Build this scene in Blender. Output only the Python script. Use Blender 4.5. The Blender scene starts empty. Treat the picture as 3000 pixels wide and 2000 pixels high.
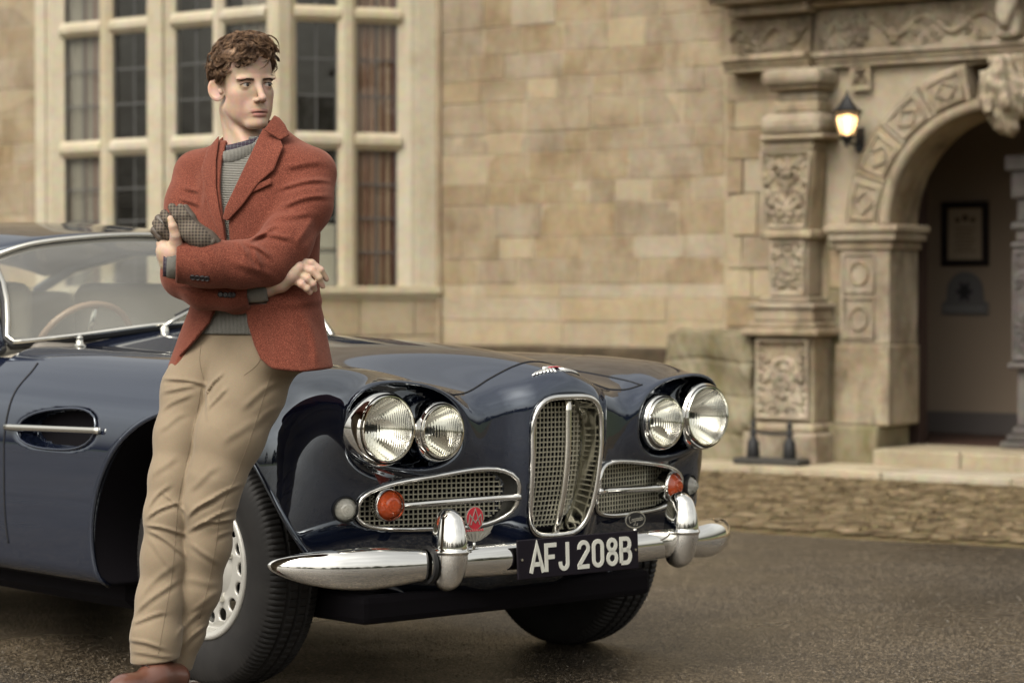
import bpy, bmesh, math, random
import numpy as np
from mathutils import Vector, Matrix, Euler
random.seed(7); np.random.seed(7)
R = math.radians
SC = bpy.context.scene
COL = SC.collection

# ------------------------------------------------------------------ camera
cam_d = bpy.data.cameras.new('camera'); cam = bpy.data.objects.new('camera', cam_d); COL.objects.link(cam)
CAM_H, CAM_PITCH, FPX = 1.1655, 0.0205817, 7088.2
cam.location = (0, 0, CAM_H)
cam.rotation_euler = (math.pi/2 - CAM_PITCH, 0, 0)
cam_d.sensor_width = 36.0; cam_d.lens = FPX/3000*36
cam_d.clip_start = 0.1; cam_d.clip_end = 900
cam_d.dof.use_dof = True; cam_d.dof.focus_distance = 6.5; cam_d.dof.aperture_fstop = 3.4
SC.camera = cam

# ------------------------------------------------------------------ sky, sun, exposure
SUN_EL, SUN_AZ = 50.0, 215.0        # azimuth: degrees clockwise from +Y, where the soft light comes from
world = bpy.data.worlds.new('World'); SC.world = world; world.use_nodes = True
nt = world.node_tree; nt.nodes.clear()
sky = nt.nodes.new('ShaderNodeTexSky'); sky.sky_type = 'NISHITA'; sky.sun_disc = False
sky.sun_elevation = R(SUN_EL); sky.sun_rotation = R(SUN_AZ); sky.dust_density = 6.0; sky.air_density = 1.4; sky.ozone_density = 1.0
hs = nt.nodes.new('ShaderNodeHueSaturation'); hs.inputs['Saturation'].default_value = 0.16
tint = nt.nodes.new('ShaderNodeMix'); tint.data_type = 'RGBA'; tint.blend_type = 'MULTIPLY'; tint.inputs[0].default_value = 1.0
tint.inputs[7].default_value = (1.0, 0.972, 0.90, 1)
tc = nt.nodes.new('ShaderNodeTexCoord'); mp = nt.nodes.new('ShaderNodeMapping'); mp.inputs['Scale'].default_value = (1.0, 1.0, 2.6)
cl = nt.nodes.new('ShaderNodeTexNoise'); cl.inputs['Scale'].default_value = 1.7; cl.inputs['Detail'].default_value = 5; cl.inputs['Roughness'].default_value = 0.55
cr = nt.nodes.new('ShaderNodeMapRange'); cr.inputs['From Min'].default_value = 0.3; cr.inputs['From Max'].default_value = 0.72
cr.inputs['To Min'].default_value = 1.05; cr.inputs['To Max'].default_value = 1.75
cm = nt.nodes.new('ShaderNodeMix'); cm.data_type = 'RGBA'; cm.blend_type = 'MULTIPLY'; cm.inputs[0].default_value = 1.0
bg = nt.nodes.new('ShaderNodeBackground'); bg.inputs['Strength'].default_value = 0.14
wo = nt.nodes.new('ShaderNodeOutputWorld')
L = nt.links.new
L(sky.outputs[0], hs.inputs['Color']); L(hs.outputs[0], tint.inputs[6]); L(tint.outputs[2], cm.inputs[6])
L(tc.outputs['Generated'], mp.inputs[0]); L(mp.outputs[0], cl.inputs['Vector']); L(cl.outputs['Fac'], cr.inputs['Value'])
L(cr.outputs[0], cm.inputs[7]); L(cm.outputs[2], bg.inputs['Color']); L(bg.outputs[0], wo.inputs[0])

sun_d = bpy.data.lights.new('sun', 'SUN'); sun_d.energy = 0.7; sun_d.angle = R(28); sun_d.color = (1.0, 0.93, 0.82)
sun = bpy.data.objects.new('sun', sun_d); COL.objects.link(sun)
_az, _el = R(SUN_AZ), R(SUN_EL)
_dir = Vector((math.sin(_az)*math.cos(_el), math.cos(_az)*math.cos(_el), math.sin(_el)))
sun.rotation_euler = _dir.to_track_quat('Z', 'Y').to_euler(); sun.location = (-4, -6, 12)

SC.view_settings.view_transform = 'Standard'; SC.view_settings.look = 'None'
SC.view_settings.exposure = 0.38; SC.view_settings.gamma = 1.0
SC.view_settings.use_curve_mapping = False
SC.render.engine = 'CYCLES'
SC.cycles.use_denoising = True
SC.cycles.max_bounces = 8; SC.cycles.glossy_bounces = 5; SC.cycles.transmission_bounces = 6; SC.cycles.transparent_max_bounces = 12
SC.cycles.caustics_reflective = False; SC.cycles.caustics_refractive = False
SC.cycles.sample_clamp_indirect = 6.0

# ------------------------------------------------------------------ helpers
def tag(o, label=None, cat=None, group=None, kind=None):
    if label: o['label'] = label
    if cat: o['category'] = cat
    if group: o['group'] = group
    if kind: o['kind'] = kind
    return o

def empty(name, loc=(0, 0, 0), rot=(0, 0, 0), parent=None):
    o = bpy.data.objects.new(name, None); COL.objects.link(o)
    o.location = loc; o.rotation_euler = rot; o.parent = parent; o.empty_display_size = 0.1
    return o

def link(name, me, mat=None, parent=None, loc=(0, 0, 0), rot=(0, 0, 0), smooth=False, kind=None):
    o = bpy.data.objects.new(name, me); COL.objects.link(o)
    o.parent = parent; o.location = loc; o.rotation_euler = rot
    if mat is not None and len(me.materials) == 0:
        for m in (mat if isinstance(mat, (list, tuple)) else [mat]): me.materials.append(m)
    if smooth: me.polygons.foreach_set('use_smooth', [True]*len(me.polygons))
    if kind: o['kind'] = kind
    return o

def pyd(name, v, f, mat=None, parent=None, smooth=False, **kw):
    me = bpy.data.meshes.new(name); me.from_pydata([tuple(p) for p in v], [], [tuple(q) for q in f]); me.update()
    return link(name, me, mat, parent, smooth=smooth, **kw)

def auto_smooth(o, deg=35):
    me = o.data
    me.polygons.foreach_set('use_smooth', [True]*len(me.polygons))
    bm = bmesh.new(); bm.from_mesh(me)
    for e in bm.edges:
        if len(e.link_faces) == 2 and e.calc_face_angle(0) > R(deg): e.smooth = False
    bm.to_mesh(me); bm.free()
    return o

def box_bm(bm, x0, x1, y0, y1, z0, z1, bev=0.0, seg=1):
    vs = [bm.verts.new(p) for p in ((x0,y0,z0),(x1,y0,z0),(x1,y1,z0),(x0,y1,z0),(x0,y0,z1),(x1,y0,z1),(x1,y1,z1),(x0,y1,z1))]
    fs = [bm.faces.new([vs[i] for i in q]) for q in ((0,3,2,1),(4,5,6,7),(0,1,5,4),(1,2,6,5),(2,3,7,6),(3,0,4,7))]
    if bev > 0:
        es = list({e for f in fs for e in f.edges})
        bmesh.ops.bevel(bm, geom=es, offset=bev, segments=seg, affect='EDGES', profile=0.5)
    return vs

def bm_obj(name, bm, mat=None, parent=None, smooth=None, **kw):
    me = bpy.data.meshes.new(name); bm.normal_update(); bm.to_mesh(me); bm.free()
    o = link(name, me, mat, parent, **kw)
    if smooth: auto_smooth(o, smooth)
    return o

def box(name, x0, x1, y0, y1, z0, z1, mat=None, parent=None, bev=0.0, seg=1, **kw):
    bm = bmesh.new(); box_bm(bm, x0, x1, y0, y1, z0, z1, bev, seg)
    return bm_obj(name, bm, mat, parent, **kw)

def sweep(path, rad, n=10, closed=False, cap=True, up=(0, 0, 1), prof=None):
    """tube along path; rad a number, list, or list of (r1, r2) for an elliptic section (r1 sideways, r2 along up)."""
    P = [Vector(p) for p in path]; m = len(P); v = []; f = []
    up = Vector(up)
    for i in range(m):
        if closed: t = P[(i+1) % m] - P[i-1]
        else: t = P[min(i+1, m-1)] - P[max(i-1, 0)]
        t = t.normalized() if t.length > 0 else Vector((1, 0, 0))
        s = t.cross(up)
        if s.length < 1e-4: s = t.cross(Vector((1, 0, 0.01)))
        s.normalize(); u = s.cross(t)
        r = rad[i] if isinstance(rad, (list, tuple)) and not isinstance(rad[0], (int, float)) or isinstance(rad, list) else rad
        r1, r2 = (r if isinstance(r, (tuple, list)) else (r, r))
        for k in range(n):
            a = 2*math.pi*k/n
            if prof: c, d = prof(a)
            else: c, d = math.cos(a), math.sin(a)
            v.append(P[i] + s*(r1*c) + u*(r2*d))
    rng = m if closed else m-1
    for i in range(rng):
        j = (i+1) % m
        for k in range(n):
            l = (k+1) % n
            f.append((i*n+k, i*n+l, j*n+l, j*n+k))
    if cap and not closed:
        f.append(tuple(range(n))[::-1]); f.append(tuple((m-1)*n+k for k in range(n)))
    return v, f

def tube(name, path, rad, mat=None, parent=None, n=10, closed=False, up=(0, 0, 1), prof=None, **kw):
    v, f = sweep(path, rad, n, closed, True, up, prof)
    return pyd(name, v, f, mat, parent, smooth=True, **kw)

def lathe(prof, n=48, axis='x'):
    """prof: list of (axial, radius). returns verts, faces; axis local."""
    v = []; f = []; m = len(prof)
    for i, (ax, r) in enumerate(prof):
        for k in range(n):
            t = 2*math.pi*k/n; c, s = r*math.cos(t), r*math.sin(t)
            v.append((ax, c, s) if axis == 'x' else ((c, ax, s) if axis == 'y' else (c, s, ax)))
    for i in range(m-1):
        for k in range(n):
            l = (k+1) % n
            q = (i*n+k, i*n+l, (i+1)*n+l, (i+1)*n+k)
            f.append(q if axis != 'y' else q[::-1])
    return v, [q[::-1] for q in f]

def lathe_obj(name, prof, mat=None, parent=None, n=48, axis='x', loc=(0, 0, 0), rot=(0, 0, 0), deg=40, **kw):
    v, f = lathe(prof, n, axis)
    o = pyd(name, v, f, mat, parent, loc=loc, rot=rot, **kw)
    bm = bmesh.new(); bm.from_mesh(o.data); bmesh.ops.remove_doubles(bm, verts=bm.verts, dist=1e-5)
    bmesh.ops.recalc_face_normals(bm, faces=bm.faces); bm.to_mesh(o.data); bm.free()
    return auto_smooth(o, deg)

def copy_tree(o, parent=None):
    c = o.copy(); COL.objects.link(c); c.parent = parent
    for ch in list(o.children): copy_tree(ch, c)
    return c

# ------------------------------------------------------------------ implicit surfaces -> quads (surface nets)
def smax(a, b, k):
    h = np.maximum(k - np.abs(a-b), 0.0)/k
    return np.maximum(a, b) + h*h*k*0.25
def smin(a, b, k): return -smax(-a, -b, k)
def length(*c): return np.sqrt(sum(x*x for x in c))
def ell(p, c, r):
    """approximate distance to an ellipsoid"""
    x, y, z = (p[0]-c[0])/r[0], (p[1]-c[1])/r[1], (p[2]-c[2])/r[2]
    k0 = np.sqrt(x*x+y*y+z*z)+1e-9
    k1 = np.sqrt((x/r[0])**2+(y/r[1])**2+(z/r[2])**2)+1e-9
    return k0*(k0-1)/k1
def cone(p, a, b, r1, r2):
    """capsule whose radius runs from r1 to r2"""
    a = np.asarray(a, float); b = np.asarray(b, float); ba = b-a
    t = ((p[0]-a[0])*ba[0]+(p[1]-a[1])*ba[1]+(p[2]-a[2])*ba[2])/max(ba@ba, 1e-9)
    t = np.clip(t, 0, 1)
    return np.sqrt((p[0]-a[0]-t*ba[0])**2+(p[1]-a[1]-t*ba[1])**2+(p[2]-a[2]-t*ba[2])**2) - (r1+(r2-r1)*t)
def chain(p, pts, k=0.02):
    """pts: (x, y, z, r) ..."""
    d = None
    for q, w in zip(pts[:-1], pts[1:]):
        e = cone(p, q[:3], w[:3], q[3], w[3])
        d = e if d is None else smin(d, e, k)
    return d
def rbox(p, c, h, r):
    q = [np.abs(p[i]-c[i])-(h[i]-r) for i in range(3)]
    return np.sqrt(sum(np.maximum(x, 0)**2 for x in q)) + np.minimum(np.maximum(np.maximum(q[0], q[1]), q[2]), 0) - r
def poly_sdf(x, z, pts):
    """signed distance to a polygon in the x, z plane"""
    pts = np.asarray(pts, float); n = len(pts)
    d = np.full(x.shape, 1e9); s = np.ones(x.shape)
    for i in range(n):
        ax, az = pts[i]; bx, bz = pts[i-1]
        ex, ez = bx-ax, bz-az; wx, wz = x-ax, z-az
        t = np.clip((wx*ex+wz*ez)/(ex*ex+ez*ez+1e-12), 0, 1)
        d = np.minimum(d, (wx-ex*t)**2+(wz-ez*t)**2)
        c1 = z >= az; c2 = z < bz; c3 = ex*wz > ez*wx
        flip = (c1 & c2 & c3) | (~c1 & ~c2 & ~c3)
        s = np.where(flip, -s, s)
    return s*np.sqrt(d)
def near(p, lo, hi, fn, pad=0.06):
    """evaluate fn only close to the box lo..hi; elsewhere return a lower bound of the distance"""
    x, y, z = np.broadcast_arrays(*p)
    d = np.sqrt(np.maximum(np.maximum(lo[0]-x, x-hi[0]), 0)**2+np.maximum(np.maximum(lo[1]-y, y-hi[1]), 0)**2+np.maximum(np.maximum(lo[2]-z, z-hi[2]), 0)**2)
    out = d+0.02; m = d < pad
    if m.any(): out[m] = fn((x[m], y[m], z[m]))
    return out
def hull(pts):
    q = np.array([t[:3] for t in pts]); r = np.array([t[3] if len(t) > 3 else 0 for t in pts])[:, None]
    return (q-r).min(0), (q+r).max(0)
def nchain(p, pts, k=0.02, pad=0.06):
    lo, hi = hull(pts); return near(p, lo, hi, lambda q: chain(q, pts, k), pad)
_rn = np.random.RandomState(3)
_W = _rn.normal(size=(24, 3)); _PH = _rn.uniform(0, 6.28, 24)
def wob(p, freq, seed=0, n=5):
    """cheap smooth noise, about -1..1: a sum of rotated sines"""
    out = 0.0
    for i in range(n):
        j = (i*5+seed*3) % 24
        w = _W[j]/np.linalg.norm(_W[j])*freq*(0.6+0.8*((i*37+seed*11) % 10)/10)
        out = out + np.sin(p[0]*w[0]+p[1]*w[1]+p[2]*w[2]+_PH[(i+seed*7) % 24])
    return out/n**0.5*0.8

def grad(fn, p, e=4e-4):
    f0 = fn(p)
    gx = (fn((p[0]+e, p[1], p[2]))-f0)/e
    gy = (fn((p[0], p[1]+e, p[2]))-f0)/e
    gz = (fn((p[0], p[1], p[2]+e))-f0)/e
    return f0, gx, gy, gz

def nets(fn, lo, hi, h, newton=2, bl=8, lip=1.7):
    """vertices, quads and normals of fn = 0 inside the box lo..hi, cell size h"""
    lo = np.asarray(lo, float); hi = np.asarray(hi, float)
    nb = np.ceil((hi-lo)/(h*bl)).astype(int); n = nb*bl+1
    V = np.empty(tuple(n), np.float32)
    ix = [np.arange(b) for b in nb]
    C = np.stack(np.meshgrid(*ix, indexing='ij'), -1).reshape(-1, 3)
    cc = lo + (C+0.5)*bl*h
    fc = fn((cc[:, 0], cc[:, 1], cc[:, 2]))
    act = np.abs(fc) < 0.87*bl*h*lip
    F = np.repeat(np.repeat(np.repeat(fc.reshape(tuple(nb)), bl, 0), bl, 1), bl, 2)
    V[:-1, :-1, :-1] = F; V[-1] = V[-2]; V[:, -1] = V[:, -2]; V[:, :, -1] = V[:, :, -2]
    del F
    A = C[act]; off = np.stack(np.meshgrid(*[np.arange(bl+1)]*3, indexing='ij'), -1).reshape(-1, 3)
    step = max(1, 400000//len(off))
    for s in range(0, len(A), step):
        g = (A[s:s+step, None, :]*bl + off[None]).reshape(-1, 3)
        q = lo + g*h
        V[g[:, 0], g[:, 1], g[:, 2]] = fn((q[:, 0], q[:, 1], q[:, 2]))
    S = V < 0
    cnt = np.zeros(tuple(n-1), np.uint8)
    for dx in (0, 1):
        for dy in (0, 1):
            for dz in (0, 1):
                cnt += S[dx:n[0]-1+dx, dy:n[1]-1+dy, dz:n[2]-1+dz]
    cells = np.argwhere((cnt > 0) & (cnt < 8)); del cnt
    idx = np.full(tuple(n-1), -1, np.int32); idx[cells[:, 0], cells[:, 1], cells[:, 2]] = np.arange(len(cells))
    acc = np.zeros((len(cells), 3)); num = np.zeros(len(cells))
    cor = [(0,0,0),(1,0,0),(0,1,0),(1,1,0),(0,0,1),(1,0,1),(0,1,1),(1,1,1)]
    cv = [V[cells[:, 0]+c[0], cells[:, 1]+c[1], cells[:, 2]+c[2]].astype(float) for c in cor]
    for i, j in ((0,1),(2,3),(4,5),(6,7),(0,2),(1,3),(4,6),(5,7),(0,4),(1,5),(2,6),(3,7)):
        m = (cv[i] < 0) != (cv[j] < 0)
        t = np.where(m, cv[i]/np.where(m, cv[i]-cv[j], 1), 0)
        e = np.asarray(cor[i], float)[None] + t[:, None]*(np.asarray(cor[j], float)-np.asarray(cor[i], float))[None]
        acc += e*m[:, None]; num += m
    P = lo + (cells + acc/num[:, None])*h
    quads = []
    for ax in range(3):
        a = [slice(None)]*3; b = [slice(None)]*3; a[ax] = slice(0, -1); b[ax] = slice(1, None)
        s0 = S[tuple(a)]; s1 = S[tuple(b)]
        e = np.argwhere(s0 != s1); u, w = [(1, 2), (2, 0), (0, 1)][ax]
        ok = (e[:, u] > 0) & (e[:, w] > 0) & (e[:, u] < n[u]-1) & (e[:, w] < n[w]-1); e = e[ok]
        neg = s0[e[:, 0], e[:, 1], e[:, 2]]
        def cid(du, dw):
            c = e.copy(); c[:, u] -= du; c[:, w] -= dw
            return idx[c[:, 0], c[:, 1], c[:, 2]]
        q = np.stack([cid(1, 1), cid(0, 1), cid(0, 0), cid(1, 0)], 1)
        q[~neg] = q[~neg][:, ::-1]
        quads.append(q)
    Q = np.concatenate(quads); Q = Q[(Q >= 0).all(1)]
    for _ in range(newton):
        f0, gx, gy, gz = grad(fn, (P[:, 0], P[:, 1], P[:, 2]))
        g2 = gx*gx+gy*gy+gz*gz+1e-6
        st = np.clip(f0/g2, -h, h)
        P = P - np.stack([gx*st, gy*st, gz*st], 1)
    f0, gx, gy, gz = grad(fn, (P[:, 0], P[:, 1], P[:, 2]))
    N = np.stack([gx, gy, gz], 1); N /= (np.linalg.norm(N, axis=1, keepdims=True)+1e-9)
    return P, Q, N

def np_mesh(name, P, Q, N=None, mat=None, parent=None, **kw):
    used = np.zeros(len(P), bool); used[Q.ravel()] = True
    rm = np.cumsum(used)-1; P = P[used]; Q = rm[Q]
    me = bpy.data.meshes.new(name)
    me.vertices.add(len(P)); me.vertices.foreach_set('co', np.ascontiguousarray(P, np.float32).ravel())
    me.loops.add(Q.size); me.loops.foreach_set('vertex_index', Q.ravel().astype(np.int32))
    me.polygons.add(len(Q)); me.polygons.foreach_set('loop_start', np.arange(0, Q.size, Q.shape[1], dtype=np.int32))
    me.polygons.foreach_set('loop_total', np.full(len(Q), Q.shape[1], np.int32))
    me.update(calc_edges=True); me.polygons.foreach_set('use_smooth', np.ones(len(Q), bool))
    if N is not None: me.normals_split_custom_set_from_vertices(N[used].astype(float))
    return link(name, me, mat, parent, **kw)

# ------------------------------------------------------------------ materials
def new_mat(name):
    m = bpy.data.materials.new(name); m.use_nodes = True
    n = m.node_tree.nodes; b = n['Principled BSDF']
    return m, n, m.node_tree.links.new, b
def P_(name, col, rough=0.5, metal=0.0, **kw):
    m, n, l, b = new_mat(name)
    b.inputs['Base Color'].default_value = (*col, 1); b.inputs['Roughness'].default_value = rough; b.inputs['Metallic'].default_value = metal
    for k, v in kw.items(): b.inputs[k.replace('_', ' ')].default_value = v
    return m
def ramp(n, stops, interp='LINEAR'):
    r = n.new('ShaderNodeValToRGB'); r.color_ramp.interpolation = interp
    while len(r.color_ramp.elements) < len(stops): r.color_ramp.elements.new(0.5)
    for e, (p, c) in zip(r.color_ramp.elements, stops): e.position = p; e.color = (*c, 1)
    return r
def noise(n, l, vec, scale, detail=4, rough=0.55, dist=0.0):
    t = n.new('ShaderNodeTexNoise'); t.inputs['Scale'].default_value = scale; t.inputs['Detail'].default_value = detail
    t.inputs['Roughness'].default_value = rough; t.inputs['Distortion'].default_value = dist
    if vec is not None: l(vec, t.inputs['Vector'])
    return t
def coords(n, kind='Object'):
    return n.new('ShaderNodeTexCoord').outputs[kind]
def geo_pos(n): return n.new('ShaderNodeNewGeometry').outputs['Position']
def scaled(n, l, vec, s):
    m = n.new('ShaderNodeMapping'); m.inputs['Scale'].default_value = s; l(vec, m.inputs['Vector']); return m.outputs[0]
def mixc(n, l, fac, a, b, mode='MIX'):
    x = n.new('ShaderNodeMix'); x.data_type = 'RGBA'; x.blend_type = mode
    for i, v in ((0, fac), (6, a), (7, b)):
        if isinstance(v, (int, float)): x.inputs[i].default_value = v
        elif isinstance(v, tuple): x.inputs[i].default_value = (*v, 1)
        else: l(v, x.inputs[i])
    return x.outputs[2]
def bump(n, l, h, strength=0.3, dist=0.01, normal=None):
    b = n.new('ShaderNodeBump'); b.inputs['Strength'].default_value = strength; b.inputs['Distance'].default_value = dist
    l(h, b.inputs['Height'])
    if normal is not None: l(normal, b.inputs['Normal'])
    return b.outputs[0]
def math_(n, l, op, a, b=0.0):
    m = n.new('ShaderNodeMath'); m.operation = op
    for i, v in enumerate((a, b)):
        if isinstance(v, (int, float)): m.inputs[i].default_value = v
        else: l(v, m.inputs[i])
    return m.outputs[0]
def mrange(n, l, v, a, b, c, d):
    m = n.new('ShaderNodeMapRange'); l(v, m.inputs['Value'])
    for k, x in zip(('From Min', 'From Max', 'To Min', 'To Max'), (a, b, c, d)): m.inputs[k].default_value = x
    return m.outputs[0]

def schlick(n, l, r0=0.04, gain=1.0):
    """reflectance of a thin pane, the same from both sides"""
    lw = n.new('ShaderNodeLayerWeight'); lw.inputs['Blend'].default_value = 0.5
    p5 = math_(n, l, 'POWER', lw.outputs['Facing'], 5.0)
    return math_(n, l, 'MULTIPLY', math_(n, l, 'ADD', math_(n, l, 'MULTIPLY', p5, 1-r0), r0), gain)

def stone_mat(name, c0, c1, c2, stain=(0.12, 0.10, 0.06), stain_amt=0.35, rnd=0.25, bump_s=0.5, sc=1.0):
    m, n, l, b = new_mat(name)
    p = geo_pos(n)
    n1 = noise(n, l, p, 3.0*sc, 6, 0.6); n2 = noise(n, l, p, 22*sc, 5, 0.65); n3 = noise(n, l, scaled(n, l, p, (1, 1, 0.35)), 5.5*sc, 5, 0.6, 0.4)
    base = ramp(n, [(0.3, c0), (0.5, c1), (0.72, c2)]); l(n1.outputs['Fac'], base.inputs[0])
    oi = n.new('ShaderNodeObjectInfo')
    rv = mrange(n, l, oi.outputs['Random'], 0, 1, 1-rnd, 1+rnd*0.6)
    hsv = n.new('ShaderNodeHueSaturation'); l(base.outputs[0], hsv.inputs['Color']); l(rv, hsv.inputs['Value'])
    sat = mrange(n, l, math_(n, l, 'FRACT', math_(n, l, 'MULTIPLY', oi.outputs['Random'], 7.13)), 0, 1, 0.85, 1.1); l(sat, hsv.inputs['Saturation'])
    fine = mixc(n, l, 0.25, hsv.outputs[0], mixc(n, l, 1.0, hsv.outputs[0], n2.outputs['Color'], 'OVERLAY'))
    sm = mrange(n, l, n3.outputs['Fac'], 0.52, 0.75, 0.0, stain_amt)
    col = mixc(n, l, sm, fine, stain)
    l(col, b.inputs['Base Color']); b.inputs['Roughness'].default_value = 0.9; b.inputs['Specular IOR Level'].default_value = 0.2
    l(bump(n, l, n2.outputs['Fac'], bump_s, 0.012), b.inputs['Normal'])
    return m

M = {}
M['wall_stone'] = stone_mat('rubble_stone', (0.185, 0.133, 0.080), (0.262, 0.205, 0.134), (0.325, 0.265, 0.182), rnd=0.06, stain=(0.135, 0.092, 0.052), stain_amt=0.55)
M['mortar'] = stone_mat('lime_mortar', (0.27, 0.215, 0.14), (0.315, 0.255, 0.172), (0.36, 0.30, 0.212), rnd=0, stain=(0.19, 0.135, 0.075), stain_amt=0.4)
M['pale_stone'] = stone_mat('pale_ashlar', (0.270, 0.215, 0.142), (0.320, 0.262, 0.180), (0.365, 0.308, 0.222), rnd=0.06, stain=(0.20, 0.17, 0.11), stain_amt=0.4)
M['bay_stone'] = stone_mat('dressed_bay_stone', (0.385, 0.330, 0.235), (0.430, 0.378, 0.278), (0.475, 0.425, 0.325), rnd=0.06, stain=(0.30, 0.235, 0.15), stain_amt=0.35, bump_s=0.2)
M['door_stone'] = stone_mat('weathered_doorcase', (0.175, 0.132, 0.083), (0.29, 0.235, 0.162), (0.375, 0.318, 0.23), rnd=0.1, stain=(0.055, 0.042, 0.030), stain_amt=0.75, bump_s=.8)
M['moss_stone'] = stone_mat('mossy_stone', (0.120, 0.096, 0.056), (0.192, 0.160, 0.096), (0.264, 0.232, 0.152), rnd=0.15, stain=(0.088, 0.080, 0.020), stain_amt=0.75)
M['pavement'] = stone_mat('paving_stone', (0.295, 0.246, 0.172), (0.353, 0.303, 0.217), (0.410, 0.361, 0.267), rnd=0.15, stain=(0.131, 0.098, 0.066), stain_amt=0.4)
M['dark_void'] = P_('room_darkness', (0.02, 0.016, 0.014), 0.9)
M['hall_plaster'] = P_('hall_plaster', (0.336, 0.264, 0.200), 0.85)
M['hall_floor'] = P_('hall_floor', (0.055, 0.028, 0.02), 0.5)
M['iron'] = P_('black_iron', (0.012, 0.012, 0.013), 0.55, 0.3)
M['lead'] = P_('window_lead', (0.10, 0.10, 0.10), 0.6, 0.4)

# ================================================================== ground
def ground_mat():
    m, n, l, b = new_mat('wet_tarmac')
    p = geo_pos(n)
    v = n.new('ShaderNodeTexVoronoi'); v.inputs['Scale'].default_value = 150; l(p, v.inputs['Vector'])
    v2 = n.new('ShaderNodeTexVoronoi'); v2.inputs['Scale'].default_value = 78; l(p, v2.inputs['Vector'])
    big = noise(n, l, p, 0.7, 5, 0.6); mid = noise(n, l, p, 5, 5, 0.6); wetn = noise(n, l, scaled(n, l, p, (1, 1.0, 1)), 0.9, 4, 0.6, 0.3)
    stones = ramp(n, [(0.0, (0.008, 0.006, 0.005)), (0.40, (0.030, 0.024, 0.018)), (0.62, (0.085, 0.071, 0.053)), (0.82, (0.24, 0.205, 0.16)), (1.0, (0.60, 0.54, 0.45))])
    sep = n.new('ShaderNodeSeparateColor'); l(v.outputs['Color'], sep.inputs[0]); l(sep.outputs[0], stones.inputs[0])
    stones2 = ramp(n, [(0.0, (0.022, 0.018, 0.014)), (0.6, (0.045, 0.038, 0.030)), (0.93, (0.085, 0.073, 0.058)), (1.0, (0.30, 0.27, 0.23))])
    sep2 = n.new('ShaderNodeSeparateColor'); l(v2.outputs['Color'], sep2.inputs[0]); l(sep2.outputs[1], stones2.inputs[0])
    c = mixc(n, l, 0.30, stones.outputs[0], stones2.outputs[0])
    tone = ramp(n, [(0.3, (0.31, 0.275, 0.235)), (0.7, (0.80, 0.725, 0.62))]); l(big.outputs['Fac'], tone.inputs[0])
    c = mixc(n, l, 1.0, c, tone.outputs[0], 'MULTIPLY')
    brown = mrange(n, l, mid.outputs['Fac'], 0.55, 0.75, 0.0, 0.35)
    c = mixc(n, l, brown, c, (0.05, 0.036, 0.022))
    l(c, b.inputs['Base Color'])
    rg = mrange(n, l, wetn.outputs['Fac'], 0.35, 0.65, 0.24, 0.50); l(rg, b.inputs['Roughness'])
    b.inputs['Specular IOR Level'].default_value = 0.55
    hgt = math_(n, l, 'ADD', math_(n, l, 'MULTIPLY', v.outputs['Distance'], -1.0), math_(n, l, 'MULTIPLY', v2.outputs['Distance'], -0.8))
    l(bump(n, l, hgt, 0.75, 0.005), b.inputs['Normal'])
    return m
M['tarmac'] = ground_mat()
def verge_mat():
    m, n, l, b = new_mat('mossy_verge')
    p = geo_pos(n)
    rot = n.new('ShaderNodeMapping'); rot.inputs['Rotation'].default_value = (0, 0, R(-36)); l(p, rot.inputs['Vector'])
    st = noise(n, l, scaled(n, l, rot.outputs[0], (1.0, 2.6, 1)), 5.0, 6, 0.65); fi = noise(n, l, p, 34, 5, 0.7); bi = noise(n, l, p, 1.1, 4, 0.6)
    c = ramp(n, [(0.25, (0.045, 0.030, 0.016)), (0.42, (0.115, 0.082, 0.040)), (0.55, (0.165, 0.125, 0.065)), (0.68, (0.25, 0.20, 0.115)), (0.8, (0.34, 0.28, 0.18))])
    l(st.outputs['Fac'], c.inputs[0])
    g = mrange(n, l, bi.outputs['Fac'], 0.45, 0.62, 0.0, 0.2)
    cc = mixc(n, l, g, c.outputs[0], (0.075, 0.080, 0.022))
    cc = mixc(n, l, 0.55, cc, mixc(n, l, 1.0, cc, fi.outputs['Color'], 'OVERLAY'))
    l(cc, b.inputs['Base Color']); b.inputs['Roughness'].default_value = 0.95; b.inputs['Specular IOR Level'].default_value = 0.15
    l(bump(n, l, fi.outputs['Fac'], 1.0, 0.03), b.inputs['Normal'])
    return m
M['verge'] = verge_mat()
M['lawn'] = P_('lawn_turf', (0.062, 0.075, 0.024), 0.95)

HB = Matrix.Translation((0, 17.6, 0)) @ Matrix.Rotation(R(-36), 4, 'Z')   # house frame: x along the wall, -y outward, z up
def hw(s, n, z): return HB @ Vector((s, -n, z))

o = pyd('lawn', [(-400, -400, -0.012), (400, -400, -0.012), (400, 400, -0.012), (-400, 400, -0.012)], [(0, 1, 2, 3)], M['lawn']); tag(o, kind='structure')
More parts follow.
